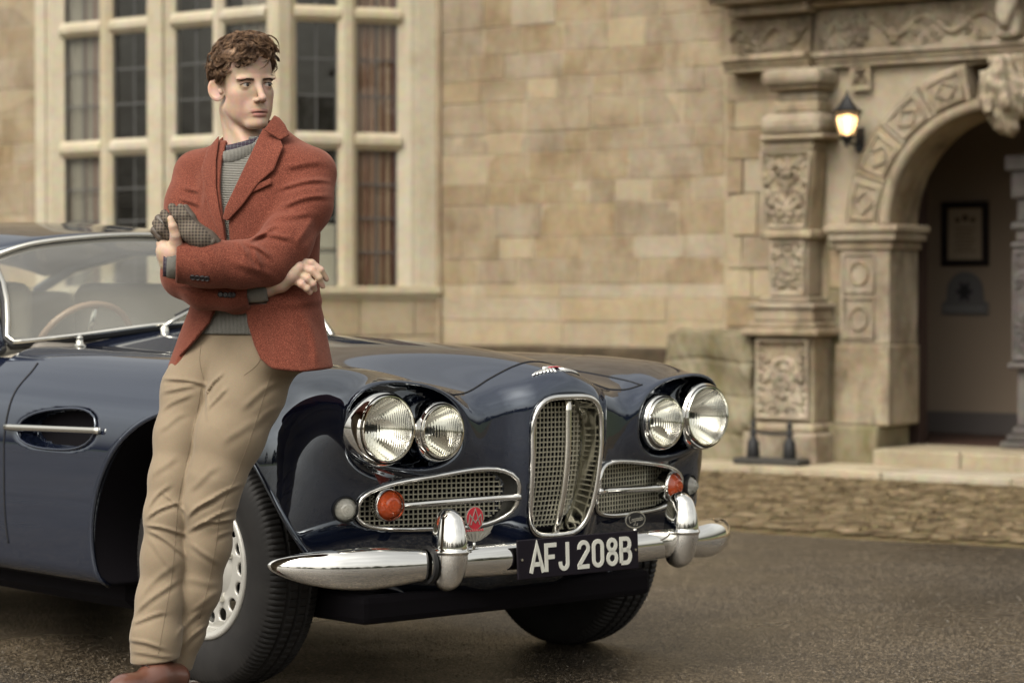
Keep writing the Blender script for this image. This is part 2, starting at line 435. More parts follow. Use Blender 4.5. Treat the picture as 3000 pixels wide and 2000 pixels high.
# driveway: irregular back edge along the verge
edge = []
for i in range(161):
    s = -40 + i*0.5
    n0 = 4.15 - 0.04*s*0.6 + 0.06*math.sin(s*1.7) + 0.05*math.sin(s*4.1+1) + 0.03*random.uniform(-1, 1)
    edge.append(hw(s, n0, 0.0))
vs = []; fs = []
for i, e in enumerate(edge):
    far = hw(-40+i*0.5, 34, 0)
    vs += [(e.x, e.y, 0.0), (far.x, far.y, 0.0)]
    if i: fs.append((2*i-2, 2*i-1, 2*i+1, 2*i))
o = pyd('driveway', vs, fs, M['tarmac']); tag(o, kind='structure')
vs = []; fs = []
for i in range(161):
    s = -40+i*0.5
    for j, n0 in enumerate((0.55, 1.4, 2.3, 3.2, 4.4)):
        p = hw(s, n0, -0.004 + (0.003*math.sin(s*1.3+j)+0.003*random.random() if 0 < j < 4 else 0.0) - (0.004 if j == 4 else 0)); vs.append(p)
    if i:
        for j in range(4): fs.append((5*i-5+j, 5*i-4+j, 5*i+1+j, 5*i+j))
o = pyd('verge', vs, [f[::-1] for f in fs], M['verge'], smooth=True); tag(o, kind='structure')
# cobbles of the verge: the nearest 280 one by one, the rest as one mass
def cobble_mat():
    m, n, l, b = new_mat('mossy_cobble'); pz = geo_pos(n)
    oi = noise(n, l, pz, 6.0, 3); big = noise(n, l, pz, 0.9, 4); fi = noise(n, l, pz, 60, 4, .7)
    c = ramp(n, [(.30, (0.036, 0.024, 0.012)), (.43, (0.088, 0.062, 0.032)), (.56, (0.140, 0.103, 0.057)), (.68, (0.235, 0.182, 0.114))]); l(oi.outputs['Fac'], c.inputs[0])
    cc = mixc(n, l, mrange(n, l, big.outputs['Fac'], .45, .65, 0, .22), c.outputs[0], (0.075, 0.060, 0.028)); cc = mixc(n, l, .5, cc, mixc(n, l, 1.0, cc, fi.outputs['Color'], 'OVERLAY'))
    l(cc, b.inputs['Base Color']); b.inputs['Roughness'].default_value = .85; b.inputs['Specular IOR Level'].default_value = .25; l(bump(n, l, fi.outputs['Fac'], .5, .01), b.inputs['Normal']); return m
CB = cobble_mat(); _cb = []
for k in range(4):
    rr = random.Random(40+k); v = []; rows = [(1.0, -.4), (.98, .25), (.72, .80), (.0, 1.0)]
    for r0, zz in rows[:3]:
        for q in range(8): t = q*.7854+.2*k; v.append((.5*r0*math.copysign(abs(math.cos(t))**.6, math.cos(t))*rr.uniform(.9, 1.05), .5*r0*math.copysign(abs(math.sin(t))**.6, math.sin(t))*rr.uniform(.9, 1.05), zz))
    v.append((0, 0, 1.0)); f = [(8*i+q, 8*i+(q+1) % 8, 8*i+8+(q+1) % 8, 8*i+8+q) for i in range(2) for q in range(8)]+[(16+q, 16+(q+1) % 8, 24) for q in range(8)]
    me = bpy.data.meshes.new('cobble'); me.from_pydata(v, [], f); me.materials.append(CB); me.polygons.foreach_set('use_smooth', [True]*len(f)); _cb.append((me, v, f))
verge = bpy.data.objects['verge']; rr = random.Random(5); cells = []
n0 = .80
while n0 < 4.0:
    dn = rr.uniform(.085, .11); s = .2+rr.random()*.1
    while s < 9.6:
        ws = rr.uniform(.10, .17); cells.append((s+ws/2, n0+dn/2, ws*.95, dn*.93)); s += ws
    n0 += dn
cells = [c for c in cells if rr.random() < .93 and c[1]+c[3]/2 < 4.03-.024*c[0]]
vis = sorted([c for c in cells if 2.6 < c[0] < 6.0 and c[1] < 3.95], key=lambda c: -(c[1]*.81+c[0]*.59)); near_ = set(id(c) for c in vis[:280]); va = []; fa = []
for c in cells:
    me, v, f = rr.choice(_cb); h = rr.uniform(.004, .010); q = hw(c[0], c[1], .004); rz = R(-36)+rr.gauss(0, .08)
    if id(c) in near_:
        o = bpy.data.objects.new('cobble', me); COL.objects.link(o); o.parent = verge; o.location = q; o.rotation_euler = (0, 0, rz); o.scale = (c[2], c[3], h)
    else:
        cz_, sz_ = math.cos(rz), math.sin(rz); k = len(va)
        va += [(q.x+cz_*x*c[2]-sz_*y*c[3], q.y+sz_*x*c[2]+cz_*y*c[3], q.z+z*h) for x, y, z in v]; fa += [tuple(i+k for i in t) for t in f]
o = pyd('cobblestones', va, fa, CB, smooth=True); tag(o, 'strip of small mossy brown cobbles between drive and manor pavement', 'cobbles', kind='stuff')
# grass and leaf litter between the cobbles
vs = []; fs = []; rr = random.Random(5)
for i in range(1500):
    s = rr.uniform(0.6, 9.5); n0 = 0.75 + 3.0*rr.random()
    c = hw(s, n0, 0.008); k = len(vs); a = rr.uniform(0, 6.28); h = rr.uniform(0.004, 0.014); w = rr.uniform(0.006, 0.018)
    d = Vector((math.cos(a), math.sin(a), 0))*w; t = Vector((rr.uniform(-.025, .025), rr.uniform(-.025, .025), h))
    vs += [c-d, c+d, c+d*0.3+t, c-d*0.3+t*0.9]; fs.append((k, k+1, k+2, k+3))
def litter_mat():
    m, n, l, b = new_mat('grass_and_leaf_litter'); p = geo_pos(n)
    t = noise(n, l, p, 9, 3); c = ramp(n, [(0.3, (0.06, 0.06, 0.018)), (0.5, (0.15, 0.11, 0.05)), (0.7, (0.30, 0.22, 0.12))]); l(t.outputs['Fac'], c.inputs[0])
    l(c.outputs[0], b.inputs['Base Color']); b.inputs['Roughness'].default_value = 0.9; return m
M['litter'] = litter_mat()
o = pyd('verge_grass', vs, fs, M['litter']); tag(o, 'short brown grass and leaf litter on the verge below the manor', 'grass', kind='stuff')
# loose chippings on the tarmac
vs = []; fs = []; rr = random.Random(9)
for i in range(12000):
    y = 6.4 + 4.6*rr.random()**1.7; x = rr.uniform(-0.24, 0.24)*y; k = len(vs); r0 = rr.uniform(0.0014, 0.0036)
    for q in range(5):
        a = q*1.257+rr.uniform(-.3, .3); vs.append((x+r0*math.cos(a), y+r0*math.sin(a)*1.1, 0.0005))
    vs.append((x, y, r0*rr.uniform(0.6, 1.1)))
    for q in range(5): fs.append((k+q, k+(q+1) % 5, k+5))
def chip_mat():
    m, n, l, b = new_mat('stone_chippings'); p = geo_pos(n)
    t = noise(n, l, p, 60, 1); c = ramp(n, [(0.35, (0.035, 0.028, 0.021)), (0.52, (0.095, 0.08, 0.062)), (0.66, (0.20, 0.175, 0.14)), (0.78, (0.42, 0.39, 0.34))]); l(t.outputs['Fac'], c.inputs[0])
    l(c.outputs[0], b.inputs['Base Color']); b.inputs['Roughness'].default_value = 0.6; return m
o = pyd('loose_chippings', vs, fs, chip_mat()); tag(o, 'loose pale stone chippings scattered over the tarmac drive', 'gravel', kind='stuff')

# far wood behind the photographer, mirrored in paint, chrome and window glass
def wood():
    rr = random.Random(21); vs = []; fs = []
    for i in range(64):
        a = R(rr.uniform(95, 265)); d = rr.uniform(70, 115)
        cx, cy = math.sin(a)*d, math.cos(a)*d
        H = rr.uniform(7, 13); k = len(vs); tr = 0.35
        for zz, r0 in ((0, tr), (H*0.6, tr*0.45)):
            for q in range(6): vs.append((cx+r0*math.cos(q*1.047), cy+r0*math.sin(q*1.047), zz))
        for q in range(6): fs.append((k+q, k+(q+1) % 6, k+6+(q+1) % 6, k+6+q))
        for j in range(420):
            u = rr.random(); th = rr.uniform(0, 6.28); rad = H*0.36*math.sin(math.pi*(0.12+0.85*u))*rr.random()**0.4
            px, py, pz = cx+rad*math.cos(th), cy+rad*math.sin(th), H*(0.18+0.82*u)
            s0 = rr.uniform(0.25, 0.75); k = len(vs)
            n1 = Vector((rr.gauss(0, 1), rr.gauss(0, 1), rr.gauss(0, 1))).normalized(); n2 = n1.orthogonal().normalized(); n3 = n1.cross(n2)
            c = Vector((px, py, pz))
            for q in range(4): vs.append(c+(n2*math.cos(q*1.57)+n3*math.sin(q*1.57))*s0*rr.uniform(.5, 1.1))
            fs.append((k, k+1, k+2, k+3))
    o = pyd('wood', vs, fs, P_('wood_foliage', (0.035, 0.038, 0.02), 0.9)); tag(o, 'far wood of bare and leafy trees facing the manor', 'wood', kind='stuff')
wood()

M['dark_ledge'] = stone_mat('dark_brown_ledge', (0.035, 0.025, 0.015), (0.06, 0.043, 0.026), (0.10, 0.075, 0.045), rnd=0.1, stain=(0.03, 0.028, 0.012), stain_amt=0.5)  # ledge coloured dark brown all over
# ================================================================== the manor house
house = empty('manor_house', (0, 17.6, 0), (0, 0, R(-36)))
tag(house, 'tan stone manor house with mullioned bay window and carved arched doorway', 'house')
# everything below is in the house frame: x = along the wall, y = -outward, z = up
wall = box('wall', -7.5, 2.72, 0.0, 0.45, 0.0, 7.2, M['mortar'], house)
box('wall', 4.88, 6.4, 0.0, 0.45, 0.0, 7.2, M['mortar'], house); box('wall', 2.72, 4.88, 0.0, 0.45, 3.3, 7.2, M['mortar'], house); box('wall', -22.0, -7.5, 0.0, 0.45, 0.0, 7.2, M['mortar'], house)
# stones: one unit block, copied and scaled
_ub = []
for sd in range(5):
    rr = random.Random(sd); bm = bmesh.new(); box_bm(bm, 0, 1, 0, 1, 0, 1)
    for v in bm.verts:
        v.co.x += rr.uniform(-.018, .018); v.co.z += rr.uniform(-.03, .03); v.co.y += rr.uniform(-.1, .1) if v.co.y < .5 else 0
    bmesh.ops.bevel(bm, geom=[e for e in bm.edges if all(v.co.y < .5 for v in e.verts)], offset=0.025, segments=1, affect='EDGES')
    me = bpy.data.meshes.new('stone'); bm.to_mesh(me); bm.free(); _ub.append(me)
def stone(x0, x1, z0, z1, proud, mat, parent, y=0.0, depth=0.03):
    me = random.choice(_ub)
    key = (me.name, mat.name)
    if key not in _SM:
        m2 = me.copy(); m2.materials.clear(); m2.materials.append(mat); _SM[key] = m2
    o = bpy.data.objects.new('stone', _SM[key]); COL.objects.link(o); o.parent = parent
    o.location = (x0, y-proud, z0); o.scale = (x1-x0, depth+proud, z1-z0)
    return o
_SM = {}
def course_wall(x0, x1, z0, z1, parent, hmin, hmax, wmin, wmax, mats, seed, y=0.0):
    global random
    rr = random.Random(seed); z = z0
    while z < z1-0.05:
        h = min(rr.uniform(hmin, hmax), z1-z)
        if z1-z-h < 0.08: h = z1-z
        x = x0
        while x < x1-0.02:
            w = min(rr.uniform(wmin, wmax)*(1.6 if rr.random() < 0.15 else 1), x1-x)
            if x1-x-w < 0.12: w = x1-x
            mt = rr.choices([m for m, _ in mats], [q for _, q in mats])[0]
            stone(x+0.004, x+w-0.004, z+0.003, z+h-0.003, rr.uniform(0.001, 0.006), mt, parent, y)
            x += w
        z += h
# rubble courses between bay and doorway, pale ashlar band low down
mix1 = [(M['wall_stone'], 6), (M['pale_stone'], 1.0)]
course_wall(-0.66, 1.80, 1.22, 3.6, wall, 0.13, 0.24, 0.20, 0.46, mix1, 11)
course_wall(-0.66, 1.80, 0.78, 1.22, wall, 0.15, 0.2, 0.35, 0.75, [(M['pale_stone'], 1)], 12)
course_wall(-0.66, 1.5, 0.0, 0.62, wall, 0.2, 0.3, 0.4, 0.7, [(M['moss_stone'], 1)], 13)
course_wall(-6.4, -3.78, 0.6, 3.6, wall, 0.16, 0.28, 0.25, 0.6, mix1, 14)
box('string_course', -0.66, 1.55, -0.05, 0.0, 0.60, 0.775, M['dark_ledge'], house, bev=0.02)
# quoins left of the doorcase pillar
qn = [(1.82, 2.2, 0.93, 1.12, 'wall_stone'), (1.82, 2.02, 1.12, 1.32, 'pale_stone'), (2.02, 2.2, 1.12, 1.32, 'pale_stone'), (1.82, 1.94, 1.32, 1.54, 'pale_stone'),
      (1.94, 2.2, 1.32, 1.54, 'wall_stone'), (1.86, 2.06, 1.54, 1.83, 'pale_stone'), (2.06, 2.2, 1.54, 1.83, 'wall_stone'), (1.82, 1.95, 1.83, 2.06, 'wall_stone'),
      (1.95, 2.2, 1.83, 2.06, 'pale_stone'), (1.82, 2.2, 2.06, 2.27, 'wall_stone'), (1.88, 2.24, 2.27, 2.46, 'pale_stone'), (1.82, 1.88, 2.27, 2.46, 'wall_stone'), (1.82, 2.24, 2.46, 2.64, 'wall_stone')]
for x0, x1, z0, z1, mt in qn: stone(x0+.004, x1-.004, z0+.004, z1-.004, random.uniform(0.012, 0.025), M[mt], wall)

# lumpy mossy footing beside the pedestal
def f_foot(p):
    d = rbox(p, (1.84, -0.13, 0.43), (0.34, 0.17, 0.47), 0.02)
    for zz in (.22, .47, .70): d = smax(d, -(np.abs(p[2]-zz-.02*np.sin(p[0]*7))-.006)-.0*d, .01) if False else d+.010*np.exp(-((p[2]-zz-.015*np.sin(p[0]*8))/.012)**2)
    d = d+.010*np.exp(-((p[0]-1.72-.12*np.floor(p[2]/.24))/.012)**2)
    return d + 0.012*wob(p, 14, 2) + 0.010*wob(p, 38, 4) + .006*wob(p, 90, 6) + .05*np.clip(p[2]-.80, 0, 1)*(1+2.2*wob(p, 20, 5))
Pp, Q, N = nets(f_foot, (1.3, -0.45, -0.05), (2.4, 0.2, 1.05), 0.016)
np_mesh('footing', Pp, Q, N, M['moss_stone'], house)

# ---------------------------------------------------------------- doorcase
door = empty('doorcase', parent=house)
DS = M['door_stone']
def blk(name, s0, s1, n0, n1, z0, z1, bev=0.012, mat=None, parent=door):
    return box(name, s0, s1, -n1, -n0, z0, z1, mat or DS, parent, bev=bev, seg=2)
def taper(name, b0, b1, n0, z0, z1, n1, n1b=None, mat=None):
    """block whose width runs from b0 (low) to b1 (high)"""
    n1b = n1 if n1b is None else n1b
    v = [(b0[0], -n0, z0), (b0[1], -n0, z0), (b0[1], -n1, z0), (b0[0], -n1, z0), (b1[0], -n0, z1), (b1[1], -n0, z1), (b1[1], -n1b, z1), (b1[0], -n1b, z1)]
    bm = bmesh.new(); vv = [bm.verts.new(q) for q in v]
    for q in ((0, 1, 2, 3), (7, 6, 5, 4), (0, 4, 5, 1), (1, 5, 6, 2), (2, 6, 7, 3), (3, 7, 4, 0)): bm.faces.new([vv[i] for i in q])
    bmesh.ops.recalc_face_normals(bm, faces=bm.faces)
    bmesh.ops.bevel(bm, geom=list(bm.edges), offset=0.008, segments=1, affect='EDGES')
    return bm_obj(name, bm, mat or DS, door)
def relief(name, s0, s1, z0, z1, n, depth=0.03, seed=0, sym=True, taper_to=None, res=0.008, swirl=6.0, frame=True, parent=door, mat=None):
    """carved foliage panel: a grid pushed in and out by a mirrored scroll pattern"""
    nx = max(8, int((s1-s0)/res)); nz = max(8, int((z1-z0)/res)); rr = random.Random(seed); vs = []; fs = []
    cs = [(rr.uniform(0.1, 0.95), rr.uniform(0.05, 0.95), rr.uniform(0.10, 0.22), rr.choice((-1, 1))) for _ in range(12 if sym else 30)]
    if not sym: cs = [(a, b, r_*.75, g_) for a, b, r_, g_ in cs]
    H = z1-z0; W = s1-s0
    for j in range(nz+1):
        for i in range(nx+1):
            u, w = i/nx, j/nz
            uu = abs(2*u-1) if sym else u
            hgt = 0
            for cx, cz, r0, sg in cs:
                dx, dz = (uu-cx)*(0.5 if sym else 1)*W/min(W, H), (w-cz)*H/min(W, H); rad = math.hypot(dx, dz); ang = math.atan2(dz, dx)
                hgt = max(hgt, math.exp(-(rad/(r0*1.5))**2)*(0.5+0.5*math.sin(swirl*rad/r0+sg*3*ang)))
            stem = math.exp(-((uu-0.12*math.sin(w*9+seed))/0.07)**2) if sym else math.exp(-((w-0.5-0.22*math.sin(u*14+seed))/0.07)**2)
            hgt = max(hgt, 0.8*stem)
            e = min(u, 1-u)*W, min(w, 1-w)*H
            if frame and min(e) < 0.02: hgt = 0.85
            s = s0+u*W
            if taper_to: m = (s0+s1)/2; s = m+(s-m)*(taper_to+(1-taper_to)*w)
            vs.append((s, -(n+1.7*depth*(hgt-0.3)), z0+w*H))
    for j in range(nz):
        for i in range(nx): k = j*(nx+1)+i; fs.append((k, k+1, k+nx+2, k+nx+1))
    return pyd(name, vs, fs, mat or DS, parent, smooth=True)
# backing behind the doorcase with the arched opening
AC, AZ, AR, AE = 3.80, 1.59, 0.73, 1.05
def ring_pt(th, r): return (AC-r*math.cos(th), AZ+r*math.sin(th))
vs = []; fs = []; NS = 48
def rect_hit(th, x0, x1, zt):
    c, s = -math.cos(th), math.sin(th); t = 1e9
    if c < -1e-6: t = min(t, (x0-AC)/c)
    if c > 1e-6: t = min(t, (x1-AC)/c)
    if s > 1e-6: t = min(t, (zt-AZ)/s)
    return (AC+c*t, AZ+s*t)
for i in range(NS+1):
    th = math.pi*i/NS; a = ring_pt(th, AE-0.02); b = rect_hit(th, 2.60, 5.0, 2.66)
    for (x, z) in (a, b):
        vs += [(x, -0.03, z), (x, 0.4, z)]
    if i:
        k = 4*i
        fs += [(k-4, k, k+2, k-2), (k-3, k-1, k+3, k+1), (k-4, k-3, k+1, k)]
pyd('spandrel', vs, fs, M['pale_stone'], door)
blk('jamb_backing', 2.60, 2.76, -0.4, 0.02, 0.0, 1.60, 0.004, M['moss_stone']); blk('jamb_backing', 4.84, 5.0, -0.4, 0.02, 0.0, 1.60, 0.004, M['moss_stone'])
for x0, x1, z0, z1, mt in [(2.62, 2.76, 1.19, 1.44, 'wall_stone'), (2.62, 2.76, 0.92, 1.18, 'moss_stone'), (2.62, 2.75, 1.45, 1.66, 'pale_stone')]:
    stone(x0, x1, z0, z1, 0.035, M[mt], wall)
# arch ring: roll moulding and carved voussoirs
NV = 9
for i in range(NV):
    t0, t1 = math.pi*i/NV+0.006, math.pi*(i+1)/NV-0.006
    if i == 4: continue
    bm = bmesh.new(); sub = 4; fr = []; bk = []
    for a in range(sub+1):
        th = t0+(t1-t0)*a/sub; row = []
        for r, n in ((AR+0.07, 0.05), (AR+0.075, 0.085), (AE-0.035, 0.085), (AE, 0.05), (AE, -0.1), (AR+0.07, -0.1)):
            x, z = ring_pt(th, r); row.append(bm.verts.new((x, -n, z)))
        fr.append(row)
    for a in range(sub):
        for b in range(6): bm.faces.new((fr[a][b], fr[a][(b+1) % 6], fr[a+1][(b+1) % 6], fr[a+1][b]))
    bm.faces.new(fr[0][::-1]); bm.faces.new(fr[-1])
    bmesh.ops.recalc_face_normals(bm, faces=bm.faces)
    vo = bm_obj('voussoir', bm, DS, door)
    # strapwork on the face: sunk frame with a lozenge
    tm = (t0+t1)/2; rm = (AR+AE)/2+0.02; dt = (t1-t0)*0.36; dr = 0.085
    def pp(a, r, n): x, z = ring_pt(a, r); return (x, -n, z)
    fr1 = [pp(tm-dt, rm-dr, .09), pp(tm, rm-dr, .09), pp(tm+dt, rm-dr, .09), pp(tm+dt, rm, .09), pp(tm+dt, rm+dr, .09), pp(tm, rm+dr, .09), pp(tm-dt, rm+dr, .09), pp(tm-dt, rm, .09)]
    tube('strapwork', fr1, 0.012, DS, door, n=6, closed=True, up=(0, 1, 0.01))
    lz = [pp(tm-dt*.7, rm, .092), pp(tm, rm-dr*.75, .092), pp(tm+dt*.7, rm, .092), pp(tm, rm+dr*.75, .092)]
    tube('strapwork', lz, 0.011, DS, door, n=6, closed=True, up=(0, 1, 0.01))
tube('arch_roll', [(ring_pt(math.pi*i/60, AR+0.035)[0], -0.045, ring_pt(math.pi*i/60, AR+0.035)[1]) for i in range(61)], 0.042, DS, door, n=10, up=(0, 1, 0.01))
arc = [ring_pt(math.pi*i/60, AR) for i in range(61)]; arc2 = [ring_pt(math.pi*i/60, AR+0.07) for i in range(61)]
vs = []; fs = []
for (x, z), (x2, z2) in zip(arc, arc2): vs += [(x, -0.02, z), (x, 0.36, z), (x2, 0.36, z2), (x2, -0.02, z2)]
for i in range(60):
    k = 4*i
    for q in range(4): fs.append((k+q, k+(q+1) % 4, k+4+(q+1) % 4, k+4+q))
pyd('arch_soffit', vs, fs, DS, door, smooth=False)
# keystone: a worn carved head on a scrolled bracket
def f_key(p):
    d = ell(p, (3.93, -0.17, 2.40), (0.15, 0.13, 0.20))
    d = smin(d, ell(p, (3.93, -0.22, 2.53), (0.085, 0.09, 0.10)), 0.05)
    for sx in (-1, 1):
        d = smin(d, ell(p, (3.93+sx*0.10, -0.20, 2.43), (0.05, 0.06, 0.12)), 0.03)
        d = smin(d, ell(p, (3.93+sx*0.05, -0.27, 2.34), (0.045, 0.05, 0.06)), 0.02)
    d = smin(d, ell(p, (3.93, -0.15, 2.20), (0.085, 0.09, 0.06)), 0.03)
    d = smin(d, rbox(p, (3.93, -0.05, 2.45), (0.14, 0.1, 0.2), 0.03), 0.03)
    return d + 0.016*wob(p, 45, 3) + 0.012*wob(p, 90, 5)
Pp, Q, N = nets(f_key, (3.7, -0.4, 2.05), (4.16, 0.08, 2.72), 0.012)
np_mesh('keystone', Pp, Q, N, DS, door)
# jamb pilasters either side of the arch
for sx in (0, 1):
    f = (lambda s: s) if sx == 0 else (lambda s: 2*AC-s)
    def jb(name, a, b, n0, n1, z0, z1, bev=.01, mat=None):
        x0, x1 = sorted((f(a), f(b))); return blk(name, x0, x1, n0, n1, z0, z1, bev, mat)
    jb('jamb_base', 2.66, 3.02, -0.36, 0.12, 0.03, 0.29, .02, M['moss_stone'])
    jb('jamb_plinth', 2.69, 3.09, -0.36, 0.09, 0.29, 0.82, .015)
    jb('jamb_shaft', 2.71, 3.075, -0.36, 0.055, 0.82, 1.44, .01)
    for z0, z1 in ((0.86, 1.12), (1.16, 1.41)):
        x0, x1 = sorted((f(2.745), f(2.965)))
        tube('panel_moulding', [(x0, -.06, z0), (x1, -.06, z0), (x1, -.06, z1), (x0, -.06, z1)], 0.011, DS, door, n=6, closed=True, up=(0, 1, .01))
        cx, cz = (x0+x1)/2, (z0+z1)/2
        tube('panel_moulding', [(cx+.065*math.cos(t*.5236), -.06, cz+.075*math.sin(t*.5236)) for t in range(12)], 0.010, DS, door, n=6, closed=True, up=(0, 1, .01))
    jb('impost', 2.68, 3.10, -0.36, 0.075, 1.44, 1.50); jb('impost', 2.65, 3.14, -0.36, 0.11, 1.50, 1.555); jb('impost', 2.63, 3.165, -0.36, 0.135, 1.555, 1.60)
# left pillar, from the ground up, and its twin beyond the arch
def pillar(f):
    def b_(name, a, b, n0, n1, z0, z1, bev=.012, mat=None):
        x0, x1 = sorted((f(a), f(b))); return blk(name, x0, x1, n0, n1, z0, z1, bev, mat)
    b_('pedestal_base', 2.15, 2.70, -0.02, 0.36, 0.03, 0.24, .02); b_('pedestal_base', 2.18, 2.67, -0.02, 0.33, 0.24, 0.30, .02)
    b_('pedestal', 2.205, 2.64, -0.02, 0.28, 0.30, 0.875)
    x0, x1 = sorted((f(2.225), f(2.62))); relief('pedestal_panel', x0, x1, 0.33, 0.85, 0.285, 0.035, 4)
    for (a, b, n1, z0, z1) in ((2.13, 2.71, .36, .875, .925), (2.17, 2.68, .33, .925, .965), (2.20, 2.65, .31, .965, 1.05), (2.17, 2.67, .33, 1.05, 1.09), (2.22, 2.60, .27, 1.09, 1.13)):
        b_('pillar_base', a, b, -0.02, n1, z0, z1, .016)
    b_('pillar_shaft', 2.262, 2.548, -0.02, 0.19, 1.13, 1.515)
    x0, x1 = sorted((f(2.275), f(2.535))); relief('shaft_panel', x0, x1, 1.14, 1.50, 0.195, 0.03, 9)
    b_('shaft_band', 2.21, 2.60, -0.02, 0.25, 1.515, 1.575, .018)
    c = f(2.395)
    taper('herm_shaft', (c-0.16, c+0.16), (c-0.205, c+0.205), -0.02, 1.575, 2.10, 0.19, 0.20)
    relief('herm_carving', c-0.195, c+0.195, 1.585, 2.095, 0.20, 0.035, 2, taper_to=0.78)
    b_('herm_cap', 2.20, 2.60, -0.02, 0.22, 2.10, 2.165); b_('herm_cap', 2.22, 2.70, -0.02, 0.27, 2.165, 2.20, .015); b_('herm_cap', 2.23, 2.69, -0.02, 0.29, 2.20, 2.34, .05)
    b_('pillar_neck', 2.30, 2.64, -0.02, 0.23, 2.34, 2.42, .02); b_('pillar_neck', 2.33, 2.62, -0.02, 0.20, 2.42, 2.49, .02)
    b_('capital', 2.27, 2.66, -0.02, 0.26, 2.49, 2.52, .02); b_('capital', 2.24, 2.69, -0.02, 0.30, 2.52, 2.63, .04)
pillar(lambda s: s); pillar(lambda s: 2*AC-s)
# entablature
for nm, z0, z1, n1, n2 in (('architrave', 2.635, 2.67, .13, .09), ('architrave', 2.67, 2.705, .15, .105), ('architrave', 2.705, 2.745, .18, .13)):
    blk(nm, 1.885, 2.53, -0.02, n1+.04, z0, z1, .008); blk(nm, 2.53, 5.07, -0.02, n2, z0, z1, .008); blk(nm, 5.07, 5.71, -0.02, n1+.04, z0, z1, .008)
blk('frieze', 1.90, 2.51, -0.02, 0.10, 2.745, 3.005); blk('frieze', 2.51, 5.09, -0.02, 0.06, 2.745, 3.03); blk('frieze', 5.09, 5.70, -0.02, 0.10, 2.745, 3.005)
relief('frieze_carving', 1.91, 2.50, 2.755, 2.995, 0.105, 0.04, 6, sym=False, frame=False)
relief('frieze_carving', 2.57, 2.92, 2.755, 3.0, 0.068, 0.025, 3, sym=False, frame=False, swirl=4)
relief('frieze_carving', 2.94, 3.83, 2.755, 3.0, 0.070, 0.03, 8, sym=False, frame=False)
relief('frieze_carving', 4.05, 5.05, 2.755, 3.0, 0.070, 0.03, 8, sym=False, frame=False)
def f_br(p):
    d = smin(rbox(p, (3.945, -0.10, 2.88), (0.075, 0.09, 0.13), 0.03), ell(p, (3.945, -0.2, 2.90), (0.055, 0.05, 0.10)), 0.04)
    return d + 0.006*wob(p, 60, 1)
Pp, Q, N = nets(f_br, (3.8, -0.32, 2.7), (4.1, 0.05, 3.06), 0.012); np_mesh('bracket', Pp, Q, N, DS, door)
for z0, z1, n1, n2 in ((3.005, 3.05, .22, .16), (3.05, 3.09, .34, .28), (3.09, 3.17, .40, .34), (3.17, 3.26, .46, .40)):
    blk('cornice', 1.95-(n1-.22)*.7, 2.55, -0.02, n1, z0+(.03 if n1 != .22 else 0), z1+.03, .014); blk('cornice', 2.55, 5.05, -0.02, n2, z0+.03, z1+.03, .014); blk('cornice', 5.05, 5.66+(n1-.22)*.7, -0.02, n1, z0+.03, z1+.03, .014)
stn = relief('carved_stone', 2.795, 2.945, 2.48, 2.63, 0.045, 0.04, 12, sym=True)
# hall seen through the arch
hall = empty('hall', parent=house)
HP = M['hall_plaster']
box('hall_wall', 1.9, 5.9, 1.80, 1.9, 0.1, 3.2, HP, hall); box('hall_wall', 1.8, 1.9, 0.46, 1.9, 0.1, 3.2, HP, hall); box('hall_wall', 5.9, 6.0, 0.46, 1.9, 0.1, 3.2, HP, hall)
box('hall_ceiling', 1.8, 6.0, 0.42, 1.9, 3.2, 3.3, HP, hall); box('hall_floor', 1.8, 6.0, 0.38, 1.9, 0.02, 0.145, M['hall_floor'], hall)
box('skirting', 1.9, 5.9, 1.775, 1.80, 0.145, 0.30, P_('skirting_paint', (0.12, 0.105, 0.10), 0.6), hall)
box('door_frame', 2.62, 3.05, 0.45, 0.55, 0.145, 3.2, P_('dark_oak', (0.035, 0.02, 0.016), 0.5), hall)
box('door_leaf', 2.02, 2.07, 0.60, 1.5, 0.145, 2.4, P_('dark_oak_door', (0.04, 0.024, 0.02), 0.5), hall)
# inner column just behind the arch
ic = empty('inner_column', (3.885, 0.50, 0.145), parent=hall)
CM = stone_mat('dark_grey_column', (0.06, 0.055, 0.05), (0.10, 0.09, 0.085), (0.15, 0.135, 0.125), rnd=0, stain=(0.03, 0.025, 0.022))  # column stone coloured dark grey throughout
for nm, w, z0, z1 in (('foot', .20, 0, .05), ('foot', .17, .05, .09), ('foot', .14, .09, .14), ('die', .115, .14, .52), ('die_cap', .165, .52, .56), ('shaft', .14, .56, 1.30), ('neck', .15, 1.30, 1.34), ('collar', .125, 1.34, 1.42), ('collar', .15, 1.42, 1.47), ('collar', .12, 1.47, 1.62), ('capital', .15, 1.62, 1.80), ('capital', .18, 1.80, 1.9)):
    box(nm, -w, w, -w, w, z0, z1, CM, ic, bev=0.012)
relief('carving', -.13, .13, .58, 1.28, .142, .02, 5, parent=ic, mat=CM)

